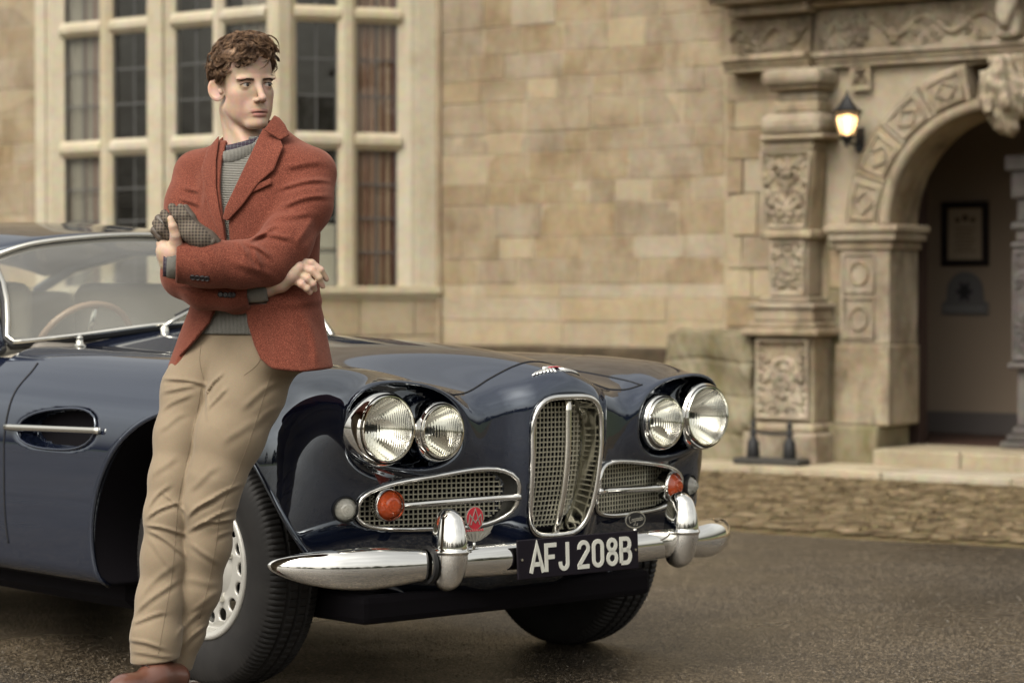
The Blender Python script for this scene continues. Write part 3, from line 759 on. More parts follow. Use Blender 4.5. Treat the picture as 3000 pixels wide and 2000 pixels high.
# ---------------------------------------------------------------- bay window
bay = empty('bay_window', parent=house)
BS = M['bay_stone']
CC = Vector((-1.377, -1.024)); WC = Vector((-0.66, 0.0)); LC = Vector((-3.88, -1.024)); LW = Vector((-4.60, 0.0))
class Face:
    def __init__(s, a, b):
        s.a = a; s.u = (b-a).normalized(); s.L = (b-a).length; s.v = Vector((s.u.y, -s.u.x))    # v points outward
    def p(s, t, out, z): q = s.a+s.u*t+s.v*(out*.55 if out < 0 else out); return (q.x, q.y, z)    # reveals are shallow
FA, FC, FL = Face(LC, CC), Face(CC, WC), Face(LW, LC)
def prism(name, F, t0, t1, z0, z1, sec, mat=BS, parent=bay):
    """upright: sec is a list of (fraction across, outward)"""
    n = len(sec); v = [F.p(t0+(t1-t0)*a, o, z0) for a, o in sec]+[F.p(t0+(t1-t0)*a, o, z1) for a, o in sec]
    f = [(i, (i+1) % n, n+(i+1) % n, n+i) for i in range(n)]+[tuple(range(n))[::-1], tuple(range(n, 2*n))]
    ob = pyd(name, v, f, mat, parent); bm = bmesh.new(); bm.from_mesh(ob.data); bmesh.ops.recalc_face_normals(bm, faces=bm.faces); bm.to_mesh(ob.data); bm.free()
    return ob
MUL = [(0.0, -0.10), (0.0, -0.06), (0.30, 0.0), (0.70, 0.0), (1.0, -0.06), (1.0, -0.10), (0.8, -0.16), (0.2, -0.16)]
def bar(name, F, t0, t1, z0, z1, o0=0.0, mat=BS):
    h = z1-z0
    sec = [(z0, -0.10), (z0, -0.075), (z0+h*.35, -0.006), (z0+h*.68, -0.006), (z1, -0.075), (z1, -0.10), (z1-h*.2, -0.16), (z0+h*.2, -0.16)]
    n = len(sec); v = [F.p(t0, o+o0, z) for z, o in sec]+[F.p(t1, o+o0, z) for z, o in sec]
    f = [(i, (i+1) % n, n+(i+1) % n, n+i) for i in range(n)]+[tuple(range(n))[::-1], tuple(range(n, 2*n))]
    ob = pyd(name, v, f, mat, bay); bm = bmesh.new(); bm.from_mesh(ob.data); bmesh.ops.recalc_face_normals(bm, faces=bm.faces); bm.to_mesh(ob.data); bm.free()
ZT = [(1.206, 2.205), (2.335, 3.135), (3.255, 4.1)]
def glass_mat():
    m, n, l, b = new_mat('old_window_glass')
    n.remove(b); out = n['Material Output']
    gl = n.new('ShaderNodeBsdfGlossy'); gl.inputs['Roughness'].default_value = 0.03; gl.inputs['Color'].default_value = (0.9, 0.9, 0.88, 1)
    tr = n.new('ShaderNodeBsdfTransparent'); tr.inputs['Color'].default_value = (0.92, 0.92, 0.89, 1)
    mx = n.new('ShaderNodeMixShader'); f2 = schlick(n, l, 0.04, 1.0)
    p = geo_pos(n); t = noise(n, l, p, 3.5, 2); l(bump(n, l, t.outputs['Fac'], 0.15, 0.02), gl.inputs['Normal'])
    l(f2, mx.inputs[0]); l(tr.outputs[0], mx.inputs[1]); l(gl.outputs[0], mx.inputs[2]); l(mx.outputs[0], out.inputs['Surface'])
    return m
M['glass'] = glass_mat()
_pm = bpy.data.meshes.new('pane'); _pm.from_pydata([(0, 0, 0), (1, 0, 0), (1, 0, 1), (0, 0, 1), (0, 0.004, 0), (1, 0.004, 0), (1, 0.004, 1), (0, 0.004, 1)], [], [(0, 1, 2, 3), (7, 6, 5, 4), (0, 4, 5, 1), (1, 5, 6, 2), (2, 6, 7, 3), (3, 7, 4, 0)]); _pm.materials.append(M['glass'])
def light(F, t0, t1, tiers=ZT):
    ang = math.atan2(F.u.y, F.u.x); rr = random.Random(int(t0*1000)+3)
    for (z0, z1) in tiers:
        rows = 4 if z1-z0 > 0.9 else (3 if z1-z0 < .82 and z0 < 3 else 4)
        bm = bmesh.new()
        def b3(ta, tb, za, zb, o0, o1):
            q = [F.p(ta, o0, za), F.p(tb, o0, za), F.p(tb, o1, za), F.p(ta, o1, za), F.p(ta, o0, zb), F.p(tb, o0, zb), F.p(tb, o1, zb), F.p(ta, o1, zb)]
            vv = [bm.verts.new(x) for x in q]
            for k in ((0, 3, 2, 1), (4, 5, 6, 7), (0, 1, 5, 4), (1, 2, 6, 5), (2, 3, 7, 6), (3, 0, 4, 7)): bm.faces.new([vv[i] for i in k])
        tm = (t0+t1)/2
        b3(tm-.006, tm+.006, z0, z1, -.118, -.128)
        for r in range(1, rows): zz = z0+(z1-z0)*r/rows; b3(t0, t1, zz-.006, zz+.006, -.117, -.127)
        b3(t0-.004, t0+.012, z0, z1, -.112, -.130); b3(t1-.012, t1+.004, z0, z1, -.112, -.130)
        bmesh.ops.recalc_face_normals(bm, faces=bm.faces); bm_obj('lead_bars', bm, M['lead'], bay)
        for r in range(rows):
            for c in range(2):
                a, b = (t0, tm) if c == 0 else (tm, t1); za, zb = z0+(z1-z0)*r/rows, z0+(z1-z0)*(r+1)/rows
                pn = bpy.data.objects.new('pane', _pm); COL.objects.link(pn); pn.parent = bay
                pn.location = F.p(a, -.122, za); pn.scale = (b-a, 1, zb-za)
                pn.rotation_euler = (rr.gauss(0, .006), 0, ang+rr.gauss(0, .008))
offA = 3.88
lA = [(-3.615+offA, -3.205+offA), (-3.07+offA, -2.665+offA), (-2.42+offA, -2.022+offA), (-1.912+offA, -1.507+offA)]
lC = [(.166, .476), (.62, .935)]
lL = [(.30, .62), (.78, 1.08)]
for a, b in lA: light(FA, a, b)
for a, b in lC: light(FC, a, b)
for a, b in lL: light(FL, a, b)
ZB, ZTOP = 1.206, 4.3
prism('mullion', FA, 0.0, lA[0][0], ZB, ZTOP, [(0, -0.35), (0.02, 0.012), (.42, 0.012), (.44, -.01), (.62, -.012), (1, -0.09), (1, -.16), (.8, -.35)])
prism('mullion', FA, lA[0][1], lA[1][0], ZB, ZTOP, MUL)
prism('mullion', FA, lA[1][1], lA[2][0], ZB, ZTOP, [(0, -.10), (.05, -.01), (.06, 0.02), (.70, 0.02), (.71, -.01), (.76, -.015), (1, -.09), (1, -.18), (0, -.18)])
prism('mullion', FA, lA[2][1], lA[3][0], ZB, ZTOP, MUL)
prism('mullion', FC, lC[0][1], lC[1][0], ZB, ZTOP, MUL)
prism('mullion', FC, lC[1][1], FC.L-0.0, ZB, ZTOP, [(0, -.09), (.28, -.012), (.45, -.01), (.46, .0), (1.0, .0), (1.0, -.2), (0, -.16)])
prism('mullion', FL, lL[0][1], lL[1][0], ZB, ZTOP, MUL); prism('mullion', FL, 0, lL[0][0], ZB, ZTOP, MUL)
# corner posts: polygon wrapping the angle
def corner(FAa, ta, FBb, tb):
    k = FAa.p(FAa.L, 0, 0); 
    pts = [FAa.p(ta, -.16, 0), FAa.p(ta, -.09, 0), FAa.p(ta+.055, -.01, 0), FAa.p(FAa.L-.02, 0.012, 0), FBb.p(.02, .012, 0), FBb.p(tb-.055, -.01, 0), FBb.p(tb, -.09, 0), FBb.p(tb, -.16, 0)]
    n = len(pts); v = [(x, y, ZB) for x, y, _ in pts]+[(x, y, ZTOP) for x, y, _ in pts]
    f = [(i, (i+1) % n, n+(i+1) % n, n+i) for i in range(n)]+[tuple(range(n))[::-1], tuple(range(n, 2*n))]
    ob = pyd('corner_post', v, f, BS, bay); bm = bmesh.new(); bm.from_mesh(ob.data); bmesh.ops.recalc_face_normals(bm, faces=bm.faces); bm.to_mesh(ob.data); bm.free()
corner(FA, lA[3][1], FC, lC[0][0])
corner(FL, lL[1][1], FA, lA[0][0]*.3)
for F, ls in ((FA, lA), (FC, lC), (FL, lL)):
    for a, b in ls:
        for z0, z1 in ((2.205, 2.335), (3.135, 3.255)): bar('transom', F, a-.02, b+.02, z0, z1)
def fbox(name, F, t0, t1, o0, o1, z0, z1, mat=BS, bev=.01):
    q = [F.p(t0, o0, z0), F.p(t1, o0, z0), F.p(t1, o1, z0), F.p(t0, o1, z0), F.p(t0, o0, z1), F.p(t1, o0, z1), F.p(t1, o1, z1), F.p(t0, o1, z1)]
    bm = bmesh.new(); vv = [bm.verts.new(x) for x in q]
    for k in ((0, 3, 2, 1), (4, 5, 6, 7), (0, 1, 5, 4), (1, 2, 6, 5), (2, 3, 7, 6), (3, 0, 4, 7)): bm.faces.new([vv[i] for i in k])
    bmesh.ops.recalc_face_normals(bm, faces=bm.faces)
    if bev: bmesh.ops.bevel(bm, geom=list(bm.edges), offset=bev, segments=2, affect='EDGES')
    return bm_obj(name, bm, mat, bay)
for F in (FA, FC, FL):
    fbox('sill', F, -0.01, F.L+0.0, -0.2, 0.05, 1.145, 1.206); fbox('sill', F, -0.005, F.L, -0.2, 0.022, 1.11, 1.147)
    fbox('bay_head', F, 0, F.L, -0.22, 0.01, ZTOP, 4.9)
# ashlar under the sill
for F, w in ((FA, 0.625), (FC, 0.42), (FL, 0.42)):
    z = 0.0
    for h, sh in ((0.28, 0), (0.28, .5), (0.28, 0), (0.272, .5)):
        t = -sh*w
        while t < F.L-1e-3:
            a, b = max(t, 0), min(t+w, F.L)
            if b-a > .02: fbox('ashlar', F, a+.002, b-.002, -0.2, 0.004*random.random(), z+.002, z+h-.002, M['pale_stone'], .005)
            t += w
        z += h
# near-black sheets standing in for the unlit room behind the glass
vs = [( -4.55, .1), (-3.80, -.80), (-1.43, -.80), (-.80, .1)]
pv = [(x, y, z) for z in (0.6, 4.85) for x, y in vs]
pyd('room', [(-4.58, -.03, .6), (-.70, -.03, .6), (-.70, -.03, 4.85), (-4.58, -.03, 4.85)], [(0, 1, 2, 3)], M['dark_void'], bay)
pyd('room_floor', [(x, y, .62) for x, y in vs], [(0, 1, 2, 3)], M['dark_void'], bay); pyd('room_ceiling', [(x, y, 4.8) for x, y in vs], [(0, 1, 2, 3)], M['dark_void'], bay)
# return pilaster shadow strip between bay and wall
blk('bay_return', -0.74, -0.635, -0.02, 0.03, 0.0, 4.3, .006, M['wall_stone'], house)

# curtains: pleated striped cloth behind the panes
def curtain_mat(nm, stops):
    m, n, l, b = new_mat(nm); uv = n.new('ShaderNodeUVMap'); sx = n.new('ShaderNodeSeparateXYZ'); l(uv.outputs[0], sx.inputs[0])
    r = ramp(n, stops); fr = math_(n, l, 'FRACT', math_(n, l, 'MULTIPLY', sx.outputs[0], 5.0)); l(fr, r.inputs[0]); l(r.outputs[0], b.inputs['Base Color'])
    b.inputs['Roughness'].default_value = 0.9; return m
CUR = curtain_mat('striped_brown_cloth', [(0.0, (0.147, 0.046, 0.042)), (0.16, (0.109, 0.038, 0.036)), (0.2, (0.302, 0.218, 0.160)), (0.55, (0.328, 0.235, 0.168)), (0.6, (0.210, 0.092, 0.071)), (0.8, (0.302, 0.210, 0.151)), (1.0, (0.147, 0.046, 0.042))])
CUG = curtain_mat('striped_grey_cloth', [(0.0, (0.231, 0.218, 0.202)), (0.4, (0.302, 0.286, 0.260)), (0.6, (0.168, 0.080, 0.076)), (0.75, (0.302, 0.286, 0.260)), (1.0, (0.231, 0.218, 0.202))])
def curtain(F, t0, t1, off_, z0, z1, mat, label, slant=0.0):
    off = off_+.07; nx, nz = 40, 8; me = bpy.data.meshes.new('curtain'); v = []; f = []; uvs = []
    for j in range(nz+1):
        for i in range(nx+1):
            t = t0+(t1-t0)*i/nx + slant*(1-j/nz); o = off+0.03*math.sin(i*0.95+j*.1)+0.012*math.sin(i*2.3)
            x, y, z = F.p(t, o, z0+(z1-z0)*j/nz); q = HB @ Vector((x, y, z)); v.append(q); uvs.append((i/nx*1.0, j/nz))
    for j in range(nz):
        for i in range(nx): k = j*(nx+1)+i; f.append((k, k+1, k+nx+2, k+nx+1))
    base = HB @ Vector(F.p((t0+t1)/2, off, z0)); v = [q-base for q in v]
    me.from_pydata([tuple(q) for q in v], [], f); ul = me.uv_layers.new(name='UVMap')
    for lp in me.loops: ul.data[lp.index].uv = uvs[lp.vertex_index]
    o = link('curtain', me, mat, smooth=True, loc=base); md = o.modifiers.new('thick', 'SOLIDIFY'); md.thickness = 0.006
    tag(o, label, 'curtain', 'curtains in the bay window')
curtain(FC, .64, .98, -.24, 1.0, 4.2, CUR, 'brown and red striped curtain in the rightmost bay window light')
curtain(FA, lA[0][0]-.05, lA[0][1]+.02, -.26, 1.0, 4.2, CUG, 'pale grey striped curtain in the leftmost bay window light')
curtain(FA, lA[3][0]+.14, lA[3][1]+.06, -.26, 2.2, 4.2, CUG, 'pale grey curtain high up behind the man and his hair')

# plain panel standing in for an unidentified pale shape, low behind the pane beside the man's elbow
q0 = HB @ Vector(FC.p(.34, -.30, 1.2)); scn = empty('pale_panel', tuple(q0), (0, 0, R(-36)+math.atan2(FC.u.y, FC.u.x))); tag(scn, 'pale panel standing low behind the bay window pane beside the elbow', 'screen')
SCM = P_('pale_panel_finish', (0.62, 0.60, 0.54), .9)
box('panel', -.17, .17, -.01, .01, .0, .27, SCM, scn, bev=.004); box('panel', -.17, .17, -.01, .01, .285, .46, SCM, scn, bev=.004); box('rail', -.18, .18, -.014, .014, .268, .287, P_('panel_band', (.30, .28, .24), .7), scn)
# ---------------------------------------------------------------- paving, step
pave = empty('pavement', (0, 17.6, 0), (0, 0, R(-36))); tag(pave, kind='structure')
rr = random.Random(4); x = -1.0
while x < 8.0:
    w = rr.uniform(0.55, 0.95)
    box('slab', x+.004, x+w-.004, -0.70-rr.uniform(0, .012), 0.02, -0.05, 0.038+rr.uniform(0, .006), M['pavement'], pave, bev=.008); x += w
x = 3.03
for w in (0.62, 0.55, 0.45):
    box('step_slab', x+.003, x+w-.003, -0.20, 0.45, 0.03, 0.148, M['pavement'], pave, bev=.014, seg=2); x += w

# ---------------------------------------------------------------- things on and by the house
def hworld(s, n, z): return tuple(hw(s, n, z))
HR = (0, 0, R(-36))
# wall lantern
lan = empty('wall_lantern', hworld(2.85, 0.22, 2.10), HR); tag(lan, 'lit black carriage lantern on the wall left of the arch', 'lantern')
def hexring(r, z): return [(r*math.cos(i*math.pi/3+math.pi/6), r*math.sin(i*math.pi/3+math.pi/6), z) for i in range(6)]
def hexloft(name, rz, mat, parent, cap=True):
    v = []; f = []
    for r, z in rz: v += hexring(r, z)
    for i in range(len(rz)-1):
        for k in range(6): f.append((6*i+k, 6*i+(k+1) % 6, 6*i+6+(k+1) % 6, 6*i+6+k))
    if cap: f += [tuple(range(6))[::-1], tuple(range(6*len(rz)-6, 6*len(rz)))]
    return pyd(name, v, f, mat, parent)
hexloft('roof', [(.098, .228), (.104, .236), (.075, .252), (.045, .285), (.022, .325), (.010, .345), (.008, .365), (.001, .37)], M['iron'], lan)
hexloft('base', [(.001, 0), (.012, .006), (.018, .03), (.040, .055), (.052, .072), (.05, .078)], M['iron'], lan)
for i in range(6):
    a = hexring(.050, .076)[i]; b = hexring(.090, .230)[i]; tube('glazing_bar', [a, b], .0045, M['iron'], lan, n=6)
lg = P_('lantern_glass', (0.95, 0.9, 0.8), 0.25, 0, Transmission_Weight=1.0)
hexloft('glass', [(.048, .078), (.087, .228)], lg, lan, cap=False)
bl = new_mat('lamp_glow'); bl[3].inputs['Emission Color'].default_value = (1.0, 0.60, 0.26, 1); bl[3].inputs['Emission Strength'].default_value = 4.0; bl[3].inputs['Base Color'].default_value = (1, .8, .5, 1)
lathe_obj('bulb', [(.085, .001), (.09, .016), (.115, .030), (.15, .044), (.19, .052), (.21, .035), (.218, .001)], bl[0], lan, 16, 'z')
tube('bracket', [(0, 0, .05), (0, .10, .02), (0, .19, .06)], .008, M['iron'], lan, n=6); box('back_plate', -.03, .03, .17, .19, -.02, .14, M['iron'], lan, bev=.004)
pl = bpy.data.lights.new('lantern_light', 'POINT'); pl.energy = 2.2; pl.color = (1.0, 0.70, 0.38); pl.shadow_soft_size = 0.03
plo = bpy.data.objects.new('lantern_light', pl); COL.objects.link(plo); plo.parent = lan; plo.location = (0, -0.0, 0.15)
# boot scraper
bs_ = empty('boot_scraper', hworld(2.47, 0.53, 0.042), HR); bs_.scale = (.82, .82, .78); tag(bs_, 'black iron boot scraper with two finialled posts on a stone slab', 'boot scraper')
box('slab', -.30, .30, -.10, .10, 0, .055, P_('dark_slab', (0.035, 0.032, 0.027), 0.8), bs_, bev=.01)
for sx in (-.165, .165):
    lathe_obj('post', [(.055, .001), (.055, .050), (.075, .056), (.12, .052), (.19, .046), (.22, .026), (.25, .024), (.262, .034), (.275, .026), (.30, .018), (.33, .025), (.35, .016), (.38, .006), (.385, .001)], M['iron'], bs_, 16, 'z', loc=(sx, 0, 0))
tube('scraper_bar', [(-.165, 0, .275), (-.11, 0, .262), (0, 0, .255), (.11, 0, .262), (.165, 0, .275)], .013, M['iron'], bs_, n=8)
# framed certificate and arched plaque on the hall's back wall
pf = empty('framed_certificate', hworld(2.738, -1.795, 1.58), HR); tag(pf, 'dark framed certificate hung on the hall wall inside the arch', 'picture frame')
FRM = P_('dark_frame', (0.018, 0.012, 0.012), 0.4)
for x0, x1, z0, z1 in ((-.185, .185, .185, .23), (-.185, .185, -.23, -.185), (-.185, -.135, -.185, .185), (.135, .185, -.185, .185)): box('frame_rail', x0, x1, -.03, 0, z0, z1, FRM, pf, bev=.005)
box('paper', -.137, .137, -.012, -.002, -.187, .187, P_('aged_paper', (0.42, 0.34, 0.25), 0.8), pf)
INK = P_('crest_ink', (0.09, 0.065, 0.05), 0.8)
for cx, cz, r0 in ((-.06, .10, .020), (0, .115, .026), (.06, .10, .020)):
    lathe_obj('crest', [(0, .001), (0, r0), (.002, r0), (.002, .001)], INK, pf, 8, 'y', loc=(cx, -.0148, cz))
for i in range(7): box('text_line', -.08+.01*(i % 2), .08-.012*(i % 3), -.0135, -.0125, .04-.028*i, .046-.028*i, INK, pf)
pq = empty('arched_plaque', hworld(2.738, -1.795, 1.0), HR); tag(pq, 'dark arch-topped plaque with oak leaf emblem under the certificate', 'plaque')
PQ = P_('plaque_slate', (0.15, 0.145, 0.15), 0.6); PQD = P_('plaque_emblem', (0.03, 0.03, 0.035), 0.5)
out_ = [(-.18, 0), (.18, 0), (.18, .085), (.145, .10), (.14, .17)]+[(.14*math.cos(a*.2618), .17+.14*math.sin(a*.2618)) for a in range(1, 12)]+[(-.14, .17), (-.145, .10), (-.18, .085)]
n_ = len(out_); pyd('tablet', [(x, -.02, z) for x, z in out_]+[(x, 0, z) for x, z in out_], [tuple(range(n_))]+[(i, n_+i, n_+(i+1) % n_, (i+1) % n_) for i in range(n_)], PQ, pq)
lf = [(.05*(1+.35*math.cos(6*a))*math.cos(a), .165+.06*(1+.3*math.cos(6*a))*math.sin(a)) for a in [i*.2094 for i in range(30)]]
pyd('emblem', [(x, -.024, z) for x, z in lf]+[(x, -.021, z) for x, z in lf], [tuple(range(30))]+[(i, 30+i, 30+(i+1) % 30, (i+1) % 30) for i in range(30)], PQD, pq)
box('band', -.16, .16, -.024, -.021, .02, .065, P_('plaque_band', (0.20, 0.20, 0.20), 0.6), pq)

# ================================================================== the car
# frame: x forward from the front axle, y to the car's left, z up
CAR_YAW = 0.73813; CAR_ROLL = 0.00676
car = empty('vintage_car', (-0.3541, 7.598, 0.0), (-CAR_ROLL, 0, CAR_YAW-math.pi/2))
tag(car, 'dark navy vintage grand tourer with twin round headlamps and chrome bumper', 'car')

def paint_mat():
    m, n, l, b = new_mat('navy_paint')
    p = coords(n); fl = noise(n, l, p, 900, 1)
    c = mixc(n, l, fl.outputs['Fac'], (0.004, 0.006, 0.016), (0.009, 0.013, 0.029)); l(c, b.inputs['Base Color'])
    b.inputs['Metallic'].default_value = 0.0; b.inputs['IOR'].default_value = 2.18; b.inputs['Specular Tint'].default_value = (0.82, 0.90, 1.0, 1)
    du = noise(n, l, p, 2.2, 4); l(mrange(n, l, du.outputs['Fac'], 0.4, 0.7, 0.02, 0.055), b.inputs['Roughness'])
    return m
M['paint'] = paint_mat()
M['chrome'] = P_('chrome', (0.80, 0.79, 0.76), 0.05, 1.0)
M['soft_chrome'] = P_('brushed_brightwork', (0.74, 0.72, 0.66), 0.18, 1.0)
M['black'] = P_('black_underseal', (0.006, 0.005, 0.007), 0.85, Specular_IOR_Level=0.15)
M['gap'] = P_('shut_line', (0.003, 0.003, 0.004), 0.8)
M['rubber_trim'] = P_('black_rubber_trim', (0.01, 0.01, 0.011), 0.6)
M['mesh'] = P_('grille_brass', (0.62, 0.59, 0.47), 0.35, 0.5)
M['leather'] = P_('cream_leather', (0.68, 0.62, 0.50), 0.6)
M['headliner'] = P_('cream_headlining', (0.66, 0.62, 0.53), 0.9)

_zc = np.polyfit([-1.2, -1.0, -0.7, -0.33, -0.05, 0.25, 0.49, 0.66, 0.78, 0.9], [1.052, 1.046, 1.037, 1.024, 1.016, 0.998, 0.978, 0.953, 0.924, 0.885], 4)
_zw = np.polyfit([-1.2, -0.9, -0.5, -0.22, 0.08, 0.32, 0.52, 0.67, 0.75, 0.85], [0.967, 0.968, 0.968, 0.967, 0.965, 0.956, 0.938, 0.915, 0.899, 0.872], 4)
_bw = np.polyfit([-1.2, -0.5, 0.0, 0.4, 0.7, 0.9], [0.66, 0.60, 0.52, 0.39, 0.285, 0.24], 3)     # half width of the bonnet bulge
_bd = np.polyfit([-1.2, -0.5, 0.0, 0.4, 0.7, 0.9], [0.085, 0.082, 0.086, 0.092, 0.084, 0.07], 3)  # its height above the valley
def top_z(a, B):
    t = np.clip(a, -1.3, 0.95)
    zc, zw, bw, bd = np.polyval(_zc, t), np.polyval(_zw, t), np.polyval(_bw, t), np.polyval(_bd, t)
    u = np.clip(B/bw, 0, 1); base = zc - bd*(u*u*(3-2*u)) - 0.10*np.maximum(B-bw, 0)
    wing = zw - 1.15*(B-0.625)**2
    return smax(base, wing, 0.045)
def nose_a(B, z):
    t = B-0.125; u = np.clip((B-0.115)/0.095, 0, 1)
    c = 0.22*0.5*(t+np.sqrt(t*t+0.0012)) + 0.032*u*u*(3-2*u) + 0.25*B*B*np.exp(-(B/0.12)**2)
    return 0.768 - c - 0.62*np.maximum(0.75-z, 0)**2 - 0.25*np.maximum(0.42-z, 0)
def half_w(a, z):
    t = np.maximum(a, 0)
    return 0.876 - 0.10*t*t - 1.1*np.maximum(z-0.66, 0)**2 - 0.28*np.maximum(0.55-z, 0)**2 - 0.02*np.maximum(a-0.3, 0)
def egg(B, z, rx, rz, e=2.4):
    x, y = np.abs(B-0.545)/rx, np.abs(z-0.787-0.11*(B-0.545))/rz
    return ((x**e+y**e+1e-9)**(1/e)-1)*min(rx, rz)
def rim_a(B, z): return 0.705 - 0.06*(B-0.36) + 0.16*(z-0.787)
def arch_d(a, z, da=0.05): return np.sqrt(((a-da)/1.085)**2+(z-0.385)**2)-0.430
def vent_d(a, z):
    x, y = np.abs(a+0.622)/0.222, np.abs(z-0.735-0.05*(a+0.62))/(0.062*(1+0.12*np.clip((a+0.622)/0.22, -1, 1)))
    return ((x**2.5+y**2.5+1e-9)**0.4-1)*0.062
def grille_d(b, z):
    hwid = 0.142 - 0.055*np.clip(0.80-z, 0, 0.4)
    x, y = np.abs(b)/hwid, np.abs(z-0.657)/0.203
    return ((x**4.2+y**4.2+1e-9)**(1/4.2)-1)*0.12
def sgr_d(B, z):
    u = np.clip((B-0.405)/0.24, -1, 1); rz = 0.078*(1-0.20*u)
    x, y = np.abs(B-0.405)/0.245, np.abs(z-0.568+0.012*u)/rz
    return ((x**3.2+y**3.2+1e-9)**(1/3.2)-1)*0.075
def body_plain(p):
    a, b, z = p; B = np.sqrt(b*b+1e-8)
    f = smax(z-top_z(a, B), B-half_w(a, z), 0.15)
    kk = np.clip((B-0.22)/0.4, 0, 1); f = smax(f, a-nose_a(B, z), 0.065+0.085*kk*kk*(3-2*kk))
    nac = smax(egg(B, z, 0.203, 0.1275), a-rim_a(B, z), 0.03)
    nac = np.maximum(nac, 0.25-a)
    f = smin(f, nac, 0.07)
    zb = 0.262 + 0.03*np.clip((a-0.3)/0.4, 0, 1)
    return smax(f, zb-z, 0.06)
def body_f(p):
    a, b, z = p; B = np.abs(b)
    f = body_plain(p)
    f = smax(f, -np.maximum(egg(B, z, 0.1885, 0.1140), rim_a(B, z)-0.085-a), 0.014)
    f = smax(f, -np.maximum(grille_d(b, z), 0.64-a), 0.008)
    f = smax(f, -np.maximum(sgr_d(B, z), nose_a(B, z)-0.065-a), 0.008)
    f = smax(f, -np.maximum(arch_d(a, z), 0.50-B), 0.016)
    f = smax(f, -np.maximum(vent_d(a, z), 0.80-B), 0.010)
    return np.maximum(f, -1.12-a)
Pp, Q, N = nets(body_f, (-1.16, -0.93, 0.20), (0.82, 0.93, 1.10), 0.0085, lip=1.9)
C = Pp[Q].mean(1); ca, cb, cz = C.T; cB = np.abs(cb); nz = N[Q].mean(1)
black = ((arch_d(ca, cz) < 0.004) & (cB > 0.48) & (cB < 0.856)) | (cz < 0.275) | ((grille_d(cb, cz) < -0.004) & (ca > 0.6)) | ((sgr_d(cB, cz) < -0.004) & (ca > nose_a(cB, cz)-0.08) & (ca > 0.3)) | ((vent_d(ca, cz) < -0.006) & (cB < 0.855) & (cB > .7)) | (ca < -1.11)
_ed = lambda B: 0.615 + 0.30*np.maximum(B-0.18, 0)**1.2
bon = (~black) & (nz[:, 2] > 0.3) & (ca < _ed(cB)) & (cB < 0.40+0.10*np.clip((0.6-ca)/1.5, 0, 1)) & (ca > -0.93) & (cz > 0.84)
dor = (~black) & (ca < -0.905) & (cB > 0.70) & (cz > 0.355) & (cz < 0.945)
rest = ~(black | bon | dor)
np_mesh('body_shell', Pp, Q[rest], N, M['paint'], car)
np_mesh('bonnet', Pp, Q[bon], N, M['paint'], car)
np_mesh('door', Pp, Q[dor & (cb < 0)], N, M['paint'], car); np_mesh('door', Pp, Q[dor & (cb > 0)], N, M['paint'], car)
np_mesh('wheel_well_lining', Pp, Q[black], N, M['black'], car)

# rear half of the body, mostly out of the picture
def rear_f(p):
    a, b, z = p; B = np.abs(b)
    tz = 0.966 - 0.05*np.clip((-2.6-a)/1.4, 0, 1)**1.5*1.4 - 0.12*np.clip((B-0.55)/0.35, 0, 1)**2
    f = smax(z-tz, B-(half_w(a*0-0.1, z)-0.07*np.clip((-2.6-a)/1.3, 0, 1)**2), 0.12)
    f = smax(f, -3.98-a-0.12*B*B+0.3*np.maximum(0.62-z, 0), 0.14)
    f = smax(f, 0.262-z, 0.06)
    f = smax(f, -np.maximum(arch_d(a, z, -2.87)+0.03, 0.52-B), 0.02)
    return np.maximum(f, a+1.121)
Pp, Q, N = nets(rear_f, (-4.1, -0.93, 0.20), (-1.07, 0.93, 1.03), 0.02)
C = Pp[Q].mean(1); nq = N[Q].mean(1)
ins = (nq[:, 2] > 0.5) & (np.abs(C[:, 1]) < 0.70) & (C[:, 0] > -2.75); blk_ = ((arch_d(C[:, 0], C[:, 2], -2.87) < -0.02) & (np.abs(C[:, 1]) < .85)) | (C[:, 2] < .275)
np_mesh('rear_body', Pp, Q[~ins & ~blk_], N, M['paint'], car); np_mesh('cabin_floor', Pp, Q[ins], N, P_('fawn_carpet', (0.30, 0.27, 0.22), .95), car); np_mesh('rear_wheel_well', Pp, Q[blk_], N, M['black'], car)

# surface finders
def front_at(b, z):
    lo, hi = np.full(np.shape(b), 0.2), np.full(np.shape(b), 1.0)
    for _ in range(40):
        mid = (lo+hi)/2; f = body_plain((mid, np.asarray(b, float), np.asarray(z, float))); lo = np.where(f < 0, mid, lo); hi = np.where(f < 0, hi, mid)
    return (lo+hi)/2
def top_at(a, b):
    lo, hi = np.full(np.shape(a), 0.5), np.full(np.shape(a), 1.2)
    for _ in range(40):
        mid = (lo+hi)/2; f = body_plain((np.asarray(a, float), np.asarray(b, float), mid)); lo = np.where(f < 0, mid, lo); hi = np.where(f < 0, hi, mid)
    return (lo+hi)/2
def side_at(a, z, sgn=-1):
    lo, hi = np.full(np.shape(a), 0.4), np.full(np.shape(a), 1.0)
    for _ in range(40):
        mid = (lo+hi)/2; f = body_plain((np.asarray(a, float), sgn*mid, np.asarray(z, float))); lo = np.where(f < 0, mid, lo); hi = np.where(f < 0, hi, mid)
    return sgn*(lo+hi)/2
def smooth_path(pts, n=60, closed=False):
    P = np.asarray(pts, float); m = len(P); out = []
    segs = m if closed else m-1
    for i in range(segs):
        p0, p1, p2, p3 = (P[(i+k-1) % m] if closed else P[min(max(i+k-1, 0), m-1)] for k in range(4))
        for t in np.linspace(0, 1, max(2, n//segs), endpoint=False):
            out.append(0.5*((2*p1)+(-p0+p2)*t+(2*p0-5*p1+4*p2-p3)*t*t+(-p0+3*p1-3*p2+p3)*t**3))
    if not closed: out.append(P[-1])
    return np.array(out)
